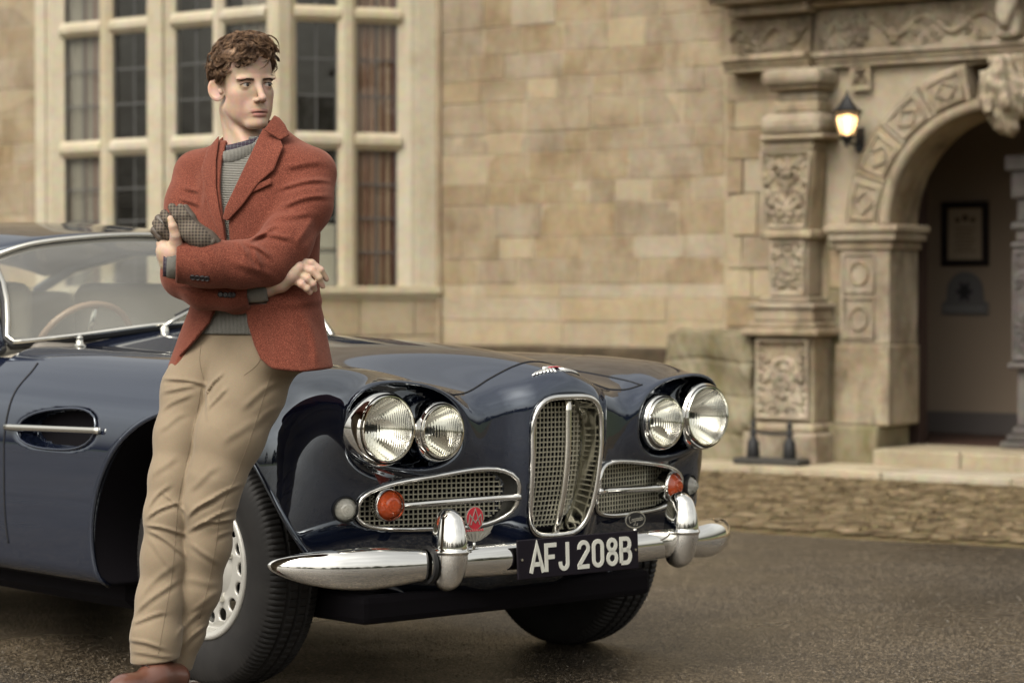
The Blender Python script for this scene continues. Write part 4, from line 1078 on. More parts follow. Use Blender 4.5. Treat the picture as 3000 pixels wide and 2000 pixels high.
# bonnet shut line
B_ = np.concatenate([np.linspace(-0.405, 0.405, 61)]); A_ = _ed(np.abs(B_))
pts = [(a, b, float(top_at(a, b))-0.0005) for a, b in zip(A_, B_)]
tube('shut_line', pts, 0.0035, M['gap'], car, n=6)
for sg in (-1, 1):
    aa = np.linspace(float(_ed(0.405)), -0.93, 50); bb = sg*(0.40+0.10*np.clip((0.6-aa)/1.5, 0, 1)); zz = top_at(aa, bb)
    tube('shut_line', list(zip(aa, bb, zz-0.0005)), 0.0032, M['gap'], car, n=6)
    # door shut line
    dz = np.array([0.36, 0.45, 0.60, 0.75, 0.84, 0.90, 0.93]); da = np.array([-0.906, -0.914, -0.917, -0.918, -0.915, -0.900, -0.915])
    pp = smooth_path(list(zip(da, dz)), 40); sb = side_at(pp[:, 0], pp[:, 1], sg)
    tube('shut_line', list(zip(pp[:, 0], sb, pp[:, 1])), 0.0035, M['gap'], car, n=6)
    # wheel arch lip
    th = np.linspace(R(-16), R(196), 70); la, lz = 0.05+1.085*0.434*np.cos(th), 0.385+0.434*np.sin(th)
    sb = side_at(la, lz, sg)
    tube('arch_lip', list(zip(la, sb-sg*0.004, lz)), 0.0085, M['paint'], car, n=8, up=(0, 1, 0))
    # side vent: rim and bright strip
    th = np.linspace(0, 2*math.pi, 60, endpoint=False); va = []; vz = []
    for t in th:
        lo_, hi_ = 0.0, 0.5
        for _ in range(30):
            mid = (lo_+hi_)/2
            if vent_d(-0.622+mid*math.cos(t), 0.735+mid*math.sin(t)) < 0: lo_ = mid
            else: hi_ = mid
        va.append(-0.622+lo_*math.cos(t)); vz.append(0.735+lo_*math.sin(t))
    sb = side_at(np.array(va), np.array(vz), sg)
    tube('vent_rim', list(zip(va, sb, vz)), 0.0045, M['paint'], car, n=6, closed=True, up=(0, 1, 0))
    sa = np.linspace(-0.905, -0.362, 24); sz = 0.730+0.011*(sa+0.905)/0.543; sb = side_at(sa, sz, sg)+sg*0.010
    tube('vent_strip', list(zip(sa, sb, sz)), [(0.0075, 0.0105)]*24, M['soft_chrome'], car, n=10, up=(0, 0, 1))
    # scuttle washer jet
jet = lathe_obj('washer_jet', [(0, .022), (.006, .022), (.012, .014), (.026, .010), (.032, .012), (.040, .006), (.042, .001)], M['soft_chrome'], car, 16, 'z', loc=(-1.00, -0.545, float(top_at(-1.00, -0.545))-.002))

# ---- headlamps
def lens_mat(nm, flute):
    m, n, l, b = new_mat(nm)
    b.inputs['Base Color'].default_value = (0.97, 0.97, 0.93, 1); b.inputs['Roughness'].default_value = 0.03; b.inputs['Transmission Weight'].default_value = 1.0; b.inputs['IOR'].default_value = 1.35
    p = coords(n); w = n.new('ShaderNodeTexWave'); w.bands_direction = 'Y'; w.inputs['Scale'].default_value = flute; w.inputs['Distortion'].default_value = 0.3; w.inputs['Detail'].default_value = 0
    l(p, w.inputs['Vector']); ns = noise(n, l, p, 30, 2)
    h = math_(n, l, 'ADD', w.outputs['Fac'], math_(n, l, 'MULTIPLY', ns.outputs['Fac'], 0.6))
    l(bump(n, l, h, 0.14, 0.004), b.inputs['Normal']); return m
LENS = lens_mat('fluted_lens', 38); REFL = P_('lamp_reflector', (0.90, 0.89, 0.85), 0.06, 1.0)
def headlamp(r_out, r_ring, loc, parent=car):
    h = empty('headlamp', loc, (0, 0, 0), parent)
    k = r_out
    lathe_obj('bezel', [(-0.115, k*.80), (-0.10, k*.93), (-0.06, k*.995), (-0.032, k), (-0.015, k*.985), (-0.004, k*.945), (0.000, k*.92), (-.004, r_ring*1.01), (-.012, r_ring*1.0)], M['chrome'], h, 64)
    lathe_obj('gasket', [(-.012, r_ring*1.012), (-.004, r_ring*1.0), (-.004, r_ring*.985), (-.012, r_ring*.98)], M['rubber_trim'], h, 64)
    lathe_obj('ring', [(-.012, r_ring*.985), (.002, r_ring*.975), (.008, r_ring*.945), (.008, r_ring*.92), (.000, r_ring*.90), (-.01, r_ring*.895)], M['chrome'], h, 64)
    g = r_ring*.905; prof = [(0.002+0.020*(1-(i/8)**2), g*i/8 if i else .0008) for i in range(9)]
    prof2 = [(x-0.006, max(r*.985, .0008)) for x, r in prof][::-1]
    lathe_obj('lens', prof+prof2, LENS, h, 64, deg=60)
    lathe_obj('reflector', [(-.085+.085*(i/10)**2, g*(i/10)*.99 if i else .001) for i in range(11)], REFL, h, 48)
    lathe_obj('bulb', [(-.085, .010), (-.06, .010), (-.055, .012), (-.045, .009), (-.040, .001)], P_('bulb_glass', (.5, .5, .45), .2), h, 12)
    return h
for sg in (-1, 1):
    headlamp(0.106, 0.0965, (0.716, sg*0.640, 0.784)); headlamp(0.088, 0.0775, (0.722, sg*0.447, 0.771))

# ---- grilles
def outline(fn, c, n=80, span=0.5):
    pts = []
    for t in np.linspace(0, 2*math.pi, n, endpoint=False):
        lo_, hi_ = 0.0, span
        for _ in range(34):
            mid = (lo_+hi_)/2
            if fn(c[0]+mid*math.cos(t), c[1]+mid*math.sin(t)) < 0: lo_ = mid
            else: hi_ = mid
        pts.append((c[0]+lo_*math.cos(t), c[1]+lo_*math.sin(t)))
    return np.array(pts)
def loft(name, rings, mat, parent, closed=True):
    n = len(rings[0]); v = [tuple(p) for r in rings for p in r]; f = []
    for i in range(len(rings)-1):
        for k in range(n if closed else n-1):
            f.append((i*n+k, i*n+(k+1) % n, (i+1)*n+(k+1) % n, (i+1)*n+k))
    return pyd(name, v, f, mat, parent, smooth=True)
def lattice(name, ring, front, dx, dz, wd, mat, parent, bowl=None):
    """square mesh: thin bars clipped to the outline, following the surface front(b, z)"""
    poly = ring; bm = bmesh.new()
    bs0, bs1 = poly[:, 0].min(), poly[:, 0].max(); zs0, zs1 = poly[:, 1].min(), poly[:, 1].max()
    def spans(val, axis):
        o = 1-axis; xs = []
        for i in range(len(poly)):
            p, q = poly[i], poly[(i+1) % len(poly)]
            if (p[axis]-val)*(q[axis]-val) < 0: t = (val-p[axis])/(q[axis]-p[axis]); xs.append(p[o]+t*(q[o]-p[o]))
        xs.sort(); return list(zip(xs[::2], xs[1::2]))
    def strip(pts, wide, off):
        prev = None
        for (b, z) in pts:
            a = front(b, z)-off
            vs = [bm.verts.new((a-s, b+(w if wide == 0 else 0), z+(w if wide == 1 else 0))) for s, w in ((0, -wd/2), (0, wd/2), (wd*.8, wd/2), (wd*.8, -wd/2))]
            if prev:
                for k in range(4): bm.faces.new((prev[k], prev[(k+1) % 4], vs[(k+1) % 4], vs[k]))
            prev = vs
    b = math.ceil(bs0/dx)*dx
    while b < bs1:
        for s0, s1 in spans(b, 0):
            k = max(3, int((s1-s0)/0.03)); strip([(b, s0+(s1-s0)*i/k) for i in range(k+1)], 0, 0)
        b += dx
    z = math.ceil(zs0/dz)*dz
    while z < zs1:
        for s0, s1 in spans(z, 1):
            k = max(3, int((s1-s0)/0.03)); strip([(s0+(s1-s0)*i/k, z) for i in range(k+1)], 1, 0.0012)
        z += dz
    bmesh.ops.recalc_face_normals(bm, faces=bm.faces)
    o = bm_obj(name, bm, mat, parent); o['kind'] = 'stuff'; return o
gr = empty('grille', parent=car)
ring = outline(lambda b, z: grille_d(b, z), (0, 0.657)); fa = front_at(ring[:, 0], ring[:, 1])
tube('surround', list(zip(fa+0.004, ring[:, 0], ring[:, 1])), [(0.0085, 0.007)]*len(ring), M['chrome'], gr, n=10, closed=True, up=(1, 0, 0))
cen = np.array([0, 0.657])
rings = [[(f-d*.085-0.002, b*(1-k*d), .657+(z-.657)*(1-k*d*.6)) for f, (b, z) in zip(fa, ring)] for d, k in ((0, 0), (.25, .03), (.5, .06), (.75, .10), (1.0, .16))]
loft('tunnel', rings, P_('polished_tunnel', (0.62, 0.61, 0.56), 0.07, 1.0), gr)
inner = np.column_stack([ring[:, 0]*.85, .657+(ring[:, 1]-.657)*.905])
_gz = np.linspace(.44, .87, 40); _ga = front_at(np.full(40, .14), _gz)
lattice('mesh', inner, lambda b, z: float(np.interp(z, _gz, _ga))-0.062, 0.0152, 0.0145, 0.0036, M['mesh'], gr)
zs = np.linspace(0.462, 0.848, 14)
ba = front_at(np.zeros(14), zs)
tube('centre_bar', [(a-0.004, 0.0, z) for a, z in zip(ba, zs)], [(0.0095, 0.012)]*14, M['soft_chrome'], gr, n=10, up=(0, 1, 0))
for sg in (-1, 1):
    g = empty('side_grille', parent=car)
    ring = outline(lambda B, z: sgr_d(B, z), (0.405, 0.568)); ring = ring*np.array([sg, 1]); fa = front_at(ring[:, 0], ring[:, 1])
    tube('surround', list(zip(fa+0.002, ring[:, 0], ring[:, 1])), [(0.0068, 0.006)]*len(ring), M['chrome'], g, n=8, closed=True, up=(1, 0, 0))
    rings = [[(f-d*.05-.002, sg*.405+(b-sg*.405)*(1-.05*d), .568+(z-.568)*(1-.08*d)) for f, (b, z) in zip(fa, ring)] for d in (0, .5, 1)]
    loft('tunnel', rings, P_('dark_tunnel', (0.10, 0.10, 0.10), 0.2, 0.8), g)
    inner = np.column_stack([sg*.405+(ring[:, 0]-sg*.405)*.95, .568+(ring[:, 1]-.568)*.92])
    _sb = np.linspace(.1, .7, 60); _sa = front_at(_sb, np.full(60, .568))
    lattice('mesh', inner, lambda b, z: float(np.interp(abs(b), _sb, _sa))-0.042, 0.0150, 0.0140, 0.0034, M['mesh'], g)
    bb = sg*np.linspace(0.158, 0.545, 20); ba = front_at(bb, np.full(20, 0.572))+0.008
    tube('crossbar', list(zip(ba, bb, 0.574-0.012*np.linspace(0, 1, 20))), 0.0105, M['chrome'], g, n=10)

# ---- small lamps
def lens_col(nm, col):
    m, n, l, b = new_mat(nm); b.inputs['Base Color'].default_value = (*col, 1); b.inputs['Roughness'].default_value = 0.12; b.inputs['Transmission Weight'].default_value = 0.55; b.inputs['IOR'].default_value = 1.45
    b.inputs['Coat Weight'].default_value = 0.6
    return m
AMB = lens_col('amber_lens', (0.85, 0.13, 0.035)); CLR = lens_col('clear_lens', (0.80, 0.78, 0.70))
def stepped(r, h, n):
    pr = []
    for i in range(n):
        rr_ = r*(1-i/n); x = h*(1-(1-i/n)**2)
        pr += [(x, rr_), (x+h*.10, rr_*(1-.35/n))]
    return pr+[(h*1.05, .0008)]
def small_lamp(name, r, h, mat, loc, yaw, ring_mat, parent=car):
    e = empty(name, loc, (0, 0, yaw), parent)
    lathe_obj('ring', [(-.03, r*1.05), (.0, r*1.13), (.008, r*1.12), (.012, r*1.03), (.006, r*.98)], ring_mat, e, 32)
    lathe_obj('lens', stepped(r, h, 5), mat, e, 32, deg=25)
    lathe_obj('backing', [(-.002, .001), (-.002, r*1.05)], P_(name+'_reflector', (.6, .6, .56), .2, .9), e, 24)
    return e
for sg in (-1, 1):
    a = float(front_at(np.array([sg*.568]), np.array([.566]))[0]); small_lamp('indicator', 0.0415, 0.034, AMB, (a+.018, sg*.568, .566), sg*0.22, M['chrome'])
    a = float(front_at(np.array([sg*.690]), np.array([.558]))[0]); small_lamp('sidelight', 0.0335, 0.030, CLR, (a+.004, sg*.690, .558), sg*0.35, M['rubber_trim'])

# ---- bumper, overriders
bp_ = [(0.778, 0.0, .405, .030, .046), (0.776, .15, .405, .030, .046), (0.768, .30, .405, .030, .046), (0.748, .44, .405, .031, .044), (0.730, .52, .403, .033, .044), (0.706, .60, .401, .040, .054), (0.680, .68, .400, .042, .060), (0.645, .76, .401, .040, .056), (0.607, .82, .404, .034, .047), (0.578, .860, .407, .026, .036), (0.554, .888, .410, .016, .024), (0.538, .903, .412, .008, .013), (0.530, .909, .413, .001, .002)]
left = [(a, -b, z, r1, r2) for a, b, z, r1, r2 in bp_[:0:-1]]; allp = smooth_path(left+bp_, 110)
def dprof(t):
    c, s = math.cos(t), math.sin(t)
    return (math.copysign(abs(c)**0.98, c), math.copysign(abs(s)**0.98, s))
o = tube('bumper', allp[:, :3], [(max(r[3], .001), max(r[4], .001)) for r in allp], M['chrome'], car, n=28, prof=dprof)
md = o.modifiers.new('smooth', 'SUBSURF'); md.levels = md.render_levels = 1
def f_over(p):
    x, y, z = p
    t = np.clip((z-0.327)/0.235, 0, 1)
    wid = 0.0455*np.sqrt(np.clip(1-((t-0.42)/0.62)**2*np.where(t > .42, .88, 1.9), 0.0, 1))+.001
    dep = 0.058*np.sqrt(np.clip(1-((t-0.45)/0.62)**2*np.where(t > .45, 1.05, 1.6), 0.0, 1))+.001
    xc = -0.020*(t-.45)**2*2+0.012*t
    d = (np.sqrt(((x-xc)/dep)**2+(y/wid)**2)-1)*np.minimum(wid, dep)
    d = smax(d, np.abs(z-0.4445)-0.1175, 0.03)
    ridge = smax(d-0.0035, np.abs(z-.442)-.004, .004)
    return smin(d, ridge, .004)
Pp, Q, N = nets(f_over, (-.09, -.07, .30), (.10, .07, .60), 0.005)
for sg in (-1, 1):
    me = None
    ov = np_mesh('overrider', Pp+np.array([0.770, sg*.465, 0]), Q, N, M['chrome'], car)
    lathe_obj('overrider_gasket', [(-.006, .044), (-.006, .0535), (.006, .0535), (.006, .044)], M['rubber_trim'], car, 32, 'y', loc=(.735, sg*.465+sg*.047, .404), rot=(0, 0, sg*.15))
box('valance', 0.26, 0.54, -0.58, 0.58, 0.218, 0.30, M['black'], car, bev=.02, seg=2)

# ---- number plate with raised characters
npl = empty('number_plate', (0.8115, 0, 0.404), (0, R(-2.5), 0), car)
box('plate', -.004, .003, -.243, .243, -.0565, .0565, P_('plate_black', (0.006, 0.004, 0.008), 0.5, Specular_IOR_Level=.2), npl, bev=.0025)
PLW = P_('plate_silver', (0.62, 0.62, 0.56), 0.4, 0.1)
def ribbon(paths, w, mat, name, parent, y0, z0, sx=1.0, sz=1.0, x0=0.0032, th=0.0022):
    """flat raised strokes; path points (u right, v up) seen from in front of the car (u runs to -y)"""
    bm = bmesh.new()
    for pth, closed in paths:
        P2 = [Vector((q[0]*sx, q[1]*sz)) for q in pth]; P2 = [q for i, q in enumerate(P2) if i == 0 or (q-P2[i-1]).length > 1e-5]; m = len(P2); Lf = []; Rt = []
        for i in range(m):
            if closed: t0 = (P2[i]-P2[i-1]).normalized(); t1 = (P2[(i+1) % m]-P2[i]).normalized()
            else:
                t0 = (P2[i]-P2[i-1]).normalized() if i else (P2[1]-P2[0]).normalized(); t1 = (P2[i+1]-P2[i]).normalized() if i < m-1 else t0
            nn = Vector((-(t0+t1).y, (t0+t1).x)); nn = nn.normalized() if nn.length > 1e-6 else Vector((-t0.y, t0.x))
            k = w/2/max(.45, nn.dot(Vector((-t0.y, t0.x)))); Lf.append(P2[i]+nn*k); Rt.append(P2[i]-nn*k)
        def vv(q, x): return bm.verts.new((x, y0+q.x, z0+q.y))
        lt, rt = [vv(q, x0+th) for q in Lf], [vv(q, x0+th) for q in Rt]; lb, rb = [vv(q, x0-.001) for q in Lf], [vv(q, x0-.001) for q in Rt]
        for i in range(m if closed else m-1):
            j = (i+1) % m
            for q in ((lt[i], lt[j], rt[j], rt[i]), (lb[i], lb[j], lt[j], lt[i]), (rt[i], rt[j], rb[j], rb[i])): bm.faces.new(q)
        if not closed:
            bm.faces.new((lt[0], rt[0], rb[0], lb[0])); bm.faces.new((lt[-1], lb[-1], rb[-1], rt[-1]))
    bmesh.ops.recalc_face_normals(bm, faces=bm.faces); return bm_obj(name, bm, mat, parent)
def arc_(cx, cy, rx, ry, a0, a1, n=10): return [(cx+rx*math.cos(R(a0+(a1-a0)*i/n)), cy+ry*math.sin(R(a0+(a1-a0)*i/n))) for i in range(n+1)]
# glyphs in a box 0..w, 0..1 (height), stroke centre lines
GL = {'A': (.66, [([(.03, 0), (.33, 1), (.63, 0)], 0), ([(.14, .30), (.52, .30)], 0)]),
      'F': (.52, [([(.06, 0), (.06, .94), (.56, .94)], 0), ([(.06, .52), (.46, .52)], 0)]),
      'J': (.48, [([(.42, 1), (.42, .25)]+arc_(.24, .25, .18, .19, 0, -180, 10)+[(.06, .32)], 0)]),
      '2': (.56, [([(.06, .70)]+arc_(.29, .72, .23, .22, 180, -20, 12)+[(.06, .12), (.06, .06), (.56, .06)], 0)]),
      '0': (.56, [(arc_(.29, .74, .22, .20, 0, 180, 8)+arc_(.29, .26, .22, .20, 180, 360, 8), 1)]),
      '8': (.56, [(arc_(.29, .75, .19, .19, -90, 270, 16)[:-1], 1), (arc_(.29, .27, .22, .21, 90, 450, 16)[:-1], 1)]),
      'B': (.56, [([(.07, .06), (.07, .94), (.34, .94)]+arc_(.34, .735, .17, .205, 90, -90, 7)+[(.07, .53)], 0), ([(.34, .53)]+arc_(.34, .295, .20, .235, 90, -90, 7)+[(.07, .06)], 0)])}
for ch, u in (('A', -.196), ('F', -.138), ('J', -.083), ('2', -.008), ('0', .050), ('8', .108), ('B', .163)):
    w_, ps = GL[ch]; ribbon(ps, 0.0125, PLW, 'character', npl, u, -.040, 0.080, 0.080)
for sg in (-1, 1): lathe_obj('screw', [(.003, .004), (.006, .004), (.006, .0008)], M['soft_chrome'], npl, 10, loc=(0, sg*.228, 0.0))

# ---- badges
RED = P_('red_enamel', (0.45, 0.02, 0.035), 0.25, 0, Coat_Weight=0.8); SIL = P_('badge_silver', (0.70, 0.69, 0.64), 0.25, 0.9)
def fan(name, outl, mat, parent, x0=0.0, th=.003):
    n = len(outl); return pyd(name, [(x0, u, v) for u, v in outl]+[(x0-th, u, v) for u, v in outl], [tuple(range(n))]+[(i, n+i, n+(i+1) % n, (i+1) % n) for i in range(n)], mat, parent)
bd = empty('club_badge', (0.792, -0.385, 0.478), (0, 0, -.05), car)
fan('disc', [(.032*math.cos(t*.2618), .052+.034*math.sin(t*.2618)) for t in range(24)], SIL, bd, -.0005)
fan('enamel', [(.029*math.cos(t*.2618), .052+.031*math.sin(t*.2618)) for t in range(24)], RED, bd, .0006)
ribbon([([(-.016, .034), (0, .078), (.016, .034)], 0), ([(-.024, .036), (-.019, .062), (0, .040), (.019, .062), (.024, .036)], 0)], .003, SIL, 'monogram', bd, 0, 0, x0=.0008, th=.0012)
wing_o = [(-.066, .028), (-.03, .022), (0, .018), (.03, .022), (.066, .028), (.055, .012), (.040, .000), (.022, -.010), (0, -.014), (-.022, -.010), (-.040, .000), (-.055, .012)]
fan('wings', wing_o, SIL, bd, .0004)
for k in range(9): ribbon([([(.013*(k-4)*.7, -.010+.002*abs(k-4)), (.014*(k-4), .010)], 0)], .0012, P_('wing_groove', (.22, .22, .2), .4, .6), 'feather', bd, 0, 0, x0=.001, th=.0008)
ribbon([([(-.032+.008*k, .0155), (-.032+.008*k+.002, .0215), (-.028+.008*k+.001, .0155)], 0) for k in range(8)], .0016, RED, 'lettering', bd, 0, 0, x0=.001, th=.001)
tube('stalk', [(-.004, 0, -.016), (-.006, 0, -.035)], .005, SIL, bd, n=8)
lb = empty('oval_badge', (0.772, 0.272, 0.487), (0, 0, .05), car)
fan('oval', [(.0445*math.cos(t*.2244), .026*math.sin(t*.2244)) for t in range(28)], SIL, lb)
fan('field', [(.0405*math.cos(t*.2244), .022*math.sin(t*.2244)) for t in range(28)], P_('badge_black', (.012, .012, .014), .3), lb, .0008)
# flowing script: L a g o n d a, with a small line below
scr = [([(-.026, .012), (-.030, .004), (-.026, -.008), (-.020, -.006)], 0), (arc_(-.014, -.001, .0038, .004, 0, 330, 8), 0), ([(-.010, .003), (-.010, -.004)], 0), (arc_(-.005, .000, .0038, .004, 0, 330, 8), 0), ([(-.001, .004), (-.002, -.009), (-.007, -.009)], 0),
       (arc_(.0045, .001, .0036, .004, 0, 345, 8), 0), ([(.0095, -.003), (.0095, .004), (.0135, .004), (.0135, -.003)], 0), (arc_(.0185, .001, .0035, .004, 0, 345, 8), 0), ([(.022, .012), (.022, -.002)], 0), (arc_(.0275, .002, .0033, .004, 0, 345, 8), 0), ([(.031, .006), (.031, -.001)], 0)]
ribbon(scr, .0022, SIL, 'script', lb, 0, 0, x0=.001, th=.001)
ribbon([([(-.010, -.012), (-.008, -.017), (-.005, -.012)], 0), ([(-.001, -.012), (-.001, -.017)], 0), ([(.004, -.012), (.008, -.012), (.004, -.017), (.008, -.017)], 0)], .0018, SIL, 'lettering', lb, 0, 0, x0=.001, th=.001)
tube('stalk', [(-.003, 0, -.026), (-.005, 0, -.045)], .006, SIL, lb, n=8)
# winged badge on the nose of the bonnet
wb = empty('bonnet_badge', (0, 0, 0), (0, 0, 0), car)
def on_nose(u, t): # u sideways, t up the slope from a=.70
    a = 0.722-t; return (a, u, float(top_at(a, u))+.002)
for sg in (-1, 1):
    for k in range(7):
        u0 = sg*(.010+.0085*k); u1 = sg*(.020+.0125*k)
        p0, p1 = Vector(on_nose(u0, .022-.001*k)), Vector(on_nose(u1, -.010+.0035*k))
        tube('feather', [p0, (p0+p1)/2+Vector((0, 0, .002)), p1], [(.0045, .003), (.005, .0035), (.003, .002)], M['chrome'], wb, n=8)
p0 = [Vector(on_nose(u, .018)) for u in (-.022, -.012, 0, .012, .022)]
tube('enamel_bar', [q+Vector((0, 0, .002)) for q in p0], [(.005, .0025)]*5, RED, wb, n=8)
p0 = [Vector(on_nose(u, .026)) for u in (-.04, -.02, 0, .02, .04)]
tube('wing_top', [q+Vector((0, 0, .001)) for q in p0], [(.004, .003)]*5, M['chrome'], wb, n=8)

# ---- wheels
def tyre_mesh():
    prof = [(-.070, .205), (-.080, .212), (-.088, .235), (-.0935, .265), (-.095, .290), (-.092, .315), (-.086, .335), (-.080, .345), (-.074, .351), (-.060, .356), (-.045, .359), (-.040, .351), (-.034, .351), (-.030, .360), (-.006, .361), (-.003, .352), (.003, .352), (.006, .361), (.030, .360), (.034, .351), (.040, .351), (.045, .359), (.060, .356), (.074, .351), (.080, .345), (.086, .335), (.092, .315), (.095, .290), (.0935, .265), (.088, .235), (.080, .212), (.070, .205)]
    n = 372; v = []; f = []; m = len(prof)
    for i, (x, r) in enumerate(prof):
        for k in range(n):
            notch = (k % 3 == 0)
            r2, x2 = r, x
            if notch and 0.338 < r < 0.3595 and abs(x) > .044: r2 = r-.004; x2 = x*.978
            if r > .359 and abs(x) <= .046 and (k % 4 == 0): r2 = r-.004
            t = 2*math.pi*k/n; v.append((r2*math.cos(t), x2, r2*math.sin(t)))
    for i in range(m-1):
        for k in range(n): f.append((i*n+k, i*n+(k+1) % n, (i+1)*n+(k+1) % n, (i+1)*n+k))
    return v, f
def tyre_mat():
    m, n, l, b = new_mat('tyre_rubber'); p = coords(n)
    t = noise(n, l, p, 14, 4); c = mixc(n, l, mrange(n, l, t.outputs['Fac'], .4, .75, 0, .6), (0.011, 0.010, 0.010), (0.026, 0.024, 0.022)); l(c, b.inputs['Base Color'])
    b.inputs['Roughness'].default_value = 0.62; b.inputs['Specular IOR Level'].default_value = .4; return m
TY = tyre_mat(); RIM = P_('silver_wheel_paint', (0.50, 0.49, 0.455), 0.32, 0.35)
def f_rim(p):
    x, y, z = p; r = np.sqrt(x*x+z*z)      # wheel axis is y, outside is -y
    # dished disc: hub bulges outward, edge sits back inside the rim
    yd = -0.048 - 0.030*np.clip(1-(r/0.105)**2, 0, 1) + 0.010*np.clip((r-.165)/.02, 0, 1)
    disc = smax(np.abs(y-yd)-0.005, r-0.186, .004)
    th = np.arctan2(z, x); s = 2*math.pi/16; t2 = (th+s/2) % s - s/2
    hole = np.sqrt((r*np.cos(t2)-0.150)**2+(r*np.sin(t2))**2)-0.0175
    disc = smax(disc, -hole, 0.006)
    barrel = np.maximum(np.abs(r-0.186+.010*np.clip((np.abs(y)-.03)/.05, -1, 1)*-1)-.005, np.abs(y)-.083)
    lip = np.sqrt((r-0.209)**2+(np.abs(y)-.080)**2)-.009
    well = smin(barrel, lip, .012)
    return smin(disc, well, .008)
rp, rq, rn_ = nets(f_rim, (-.225, -.10, -.225), (.225, .10, .225), 0.005)
tv, tf = tyre_mesh()
def wheel(loc, sg):
    w = empty('wheel', loc, (0, 0, 0 if sg < 0 else math.pi), car)
    if 'tyre' not in _WH:
        _WH['tyre'] = pyd('tyre', tv, tf, TY, w); auto_smooth(_WH['tyre'], 30)
        _WH['rim'] = np_mesh('rim', rp, rq, rn_, RIM, w)
        _WH['hub'] = lathe_obj('hub_cap', [(-.100, .001), (-.098, .03), (-.088, .055), (-.072, .066), (-.060, .068)], M['chrome'], w, 32, 'y')
    else:
        for k in ('tyre', 'rim', 'hub'):
            c = _WH[k].copy(); COL.objects.link(c); c.parent = w
    return w
_WH = {}
for a, sg, z in ((0.035, -1, .361), (0.035, 1, .361), (-2.87, -1, .361), (-2.87, 1, .361)): wheel((a, sg*.695, z), sg)
for sg in (-1, 1):
    for k in range(5):
        t = 2*math.pi*k/5+.3
        lathe_obj('wheel_nut', [(0, .001), (-.014, .002), (-.016, .008), (.0, .010)], M['soft_chrome'], car, 8, 'y', loc=(.035+.105*math.cos(t), sg*.695+sg*.052, .361+.115*math.sin(t)), rot=(0, 0, 0 if sg < 0 else math.pi))
box('axle_beam', -.10, .16, -.55, .55, .22, .34, M['black'], car, bev=.03); box('sump', -1.0, 0.30, -.40, .40, .185, .30, M['black'], car, bev=.04); box('floor_pan', -3.7, -0.52, -.66, .66, .165, .28, M['black'], car, bev=.03)  # floor pan box added low under the car to darken the ground there

# ---- windscreen, roof, cabin
wsb = [(-1.225, .690, .985), (-1.15, .45, 1.012), (-1.06, .20, 1.046), (-1.03, 0, 1.056)]
wst = [(-1.560, .560, 1.275), (-1.50, .42, 1.325), (-1.43, .20, 1.354), (-1.405, 0, 1.362)]
def mir(c): return [(a, -b, z) for a, b, z in c]+[(a, b, z) for a, b, z in c[-2::-1]]
nb = 44
lowc = smooth_path(mir(wsb), nb); topc = smooth_path(mir(wst), nb); lowc, topc = [c[np.linspace(0, len(c)-1, 41).round().astype(int)] for c in (lowc, topc)]
def wsp(i, t):
    p = lowc[i]*(1-t)+topc[i]*t; return p+np.array([.045*math.sin(math.pi*t), 0, .025*math.sin(math.pi*t)])
v = []; f = []
for j in range(13):
    for i in range(41): v.append(tuple(wsp(i, j/12)))
for j in range(12):
    for i in range(40): k = j*41+i; f.append((k, k+1, k+42, k+41))
def screen_mat():
    m, n, l, b = new_mat('windscreen_glass'); n.remove(b); out = n['Material Output']
    gl = n.new('ShaderNodeBsdfGlossy'); gl.inputs['Roughness'].default_value = 0.015
    tr = n.new('ShaderNodeBsdfTransparent'); tr.inputs['Color'].default_value = (0.86, 0.88, 0.85, 1)
    df = n.new('ShaderNodeBsdfDiffuse'); df.inputs['Color'].default_value = (0.5, 0.48, 0.43, 1)  # pale diffuse haze mixed into the glass colour to lighten it
    p = coords(n); du = noise(n, l, p, 3, 4)
    m1 = n.new('ShaderNodeMixShader'); l(mrange(n, l, du.outputs['Fac'], .3, .7, .10, .17), m1.inputs[0]); l(tr.outputs[0], m1.inputs[1]); l(df.outputs[0], m1.inputs[2])
    m2 = n.new('ShaderNodeMixShader'); l(schlick(n, l, .09, 1.6), m2.inputs[0]); l(m1.outputs[0], m2.inputs[1]); l(gl.outputs[0], m2.inputs[2]); l(m2.outputs[0], out.inputs['Surface'])
    return m
SCR = screen_mat()
ws = pyd('windscreen', v, f, SCR, car, smooth=True)
loopi = [wsp(i, 0.0) for i in range(1, 40)]+[wsp(40, t) for t in (.06, .2, .4, .6, .8, .94)]+[wsp(i, 1.0) for i in range(39, 0, -1)]+[wsp(0, t) for t in (.94, .8, .6, .4, .2, .06)]
tube('screen_seal', [p+np.array([-.004, 0, -.006]) for p in loopi], .015, M['rubber_trim'], car, n=8, closed=True)
tube('screen_trim', [p+np.array([.010, 0, .006]) for p in loopi], [(.0095, .0085)]*len(loopi), M['soft_chrome'], car, n=8, closed=True)
# roof
v = []; f = []; NA, NB_ = 30, 24
for i in range(NA+1):
    u = i/NA
    for j in range(NB_+1):
        w = -1+2*j/NB_
        hb = .585+.03*math.sin(math.pi*min(u*1.2, 1)); bq = w*hb
        a0 = -1.425-.150*abs(w)**2.2; a = a0+(-3.05-a0)*u
        z = 1.368+.058*math.sin(math.pi*min(.5, u*1.15+.02)) - .075*abs(w)**2.6 - (.12*max(0, u-.62)**1.4*3.2)
        v.append((a, bq, z))
for i in range(NA):
    for j in range(NB_): k = i*(NB_+1)+j; f.append((k, k+NB_+1, k+NB_+2, k+1))
rf = pyd('roof', v, f, [M['paint'], M['headliner']], car, smooth=True)
md = rf.modifiers.new('thick', 'SOLIDIFY'); md.thickness = .035; md.offset = 1; md.material_offset = 0
md = rf.modifiers.new('sub', 'SUBSURF'); md.levels = md.render_levels = 1
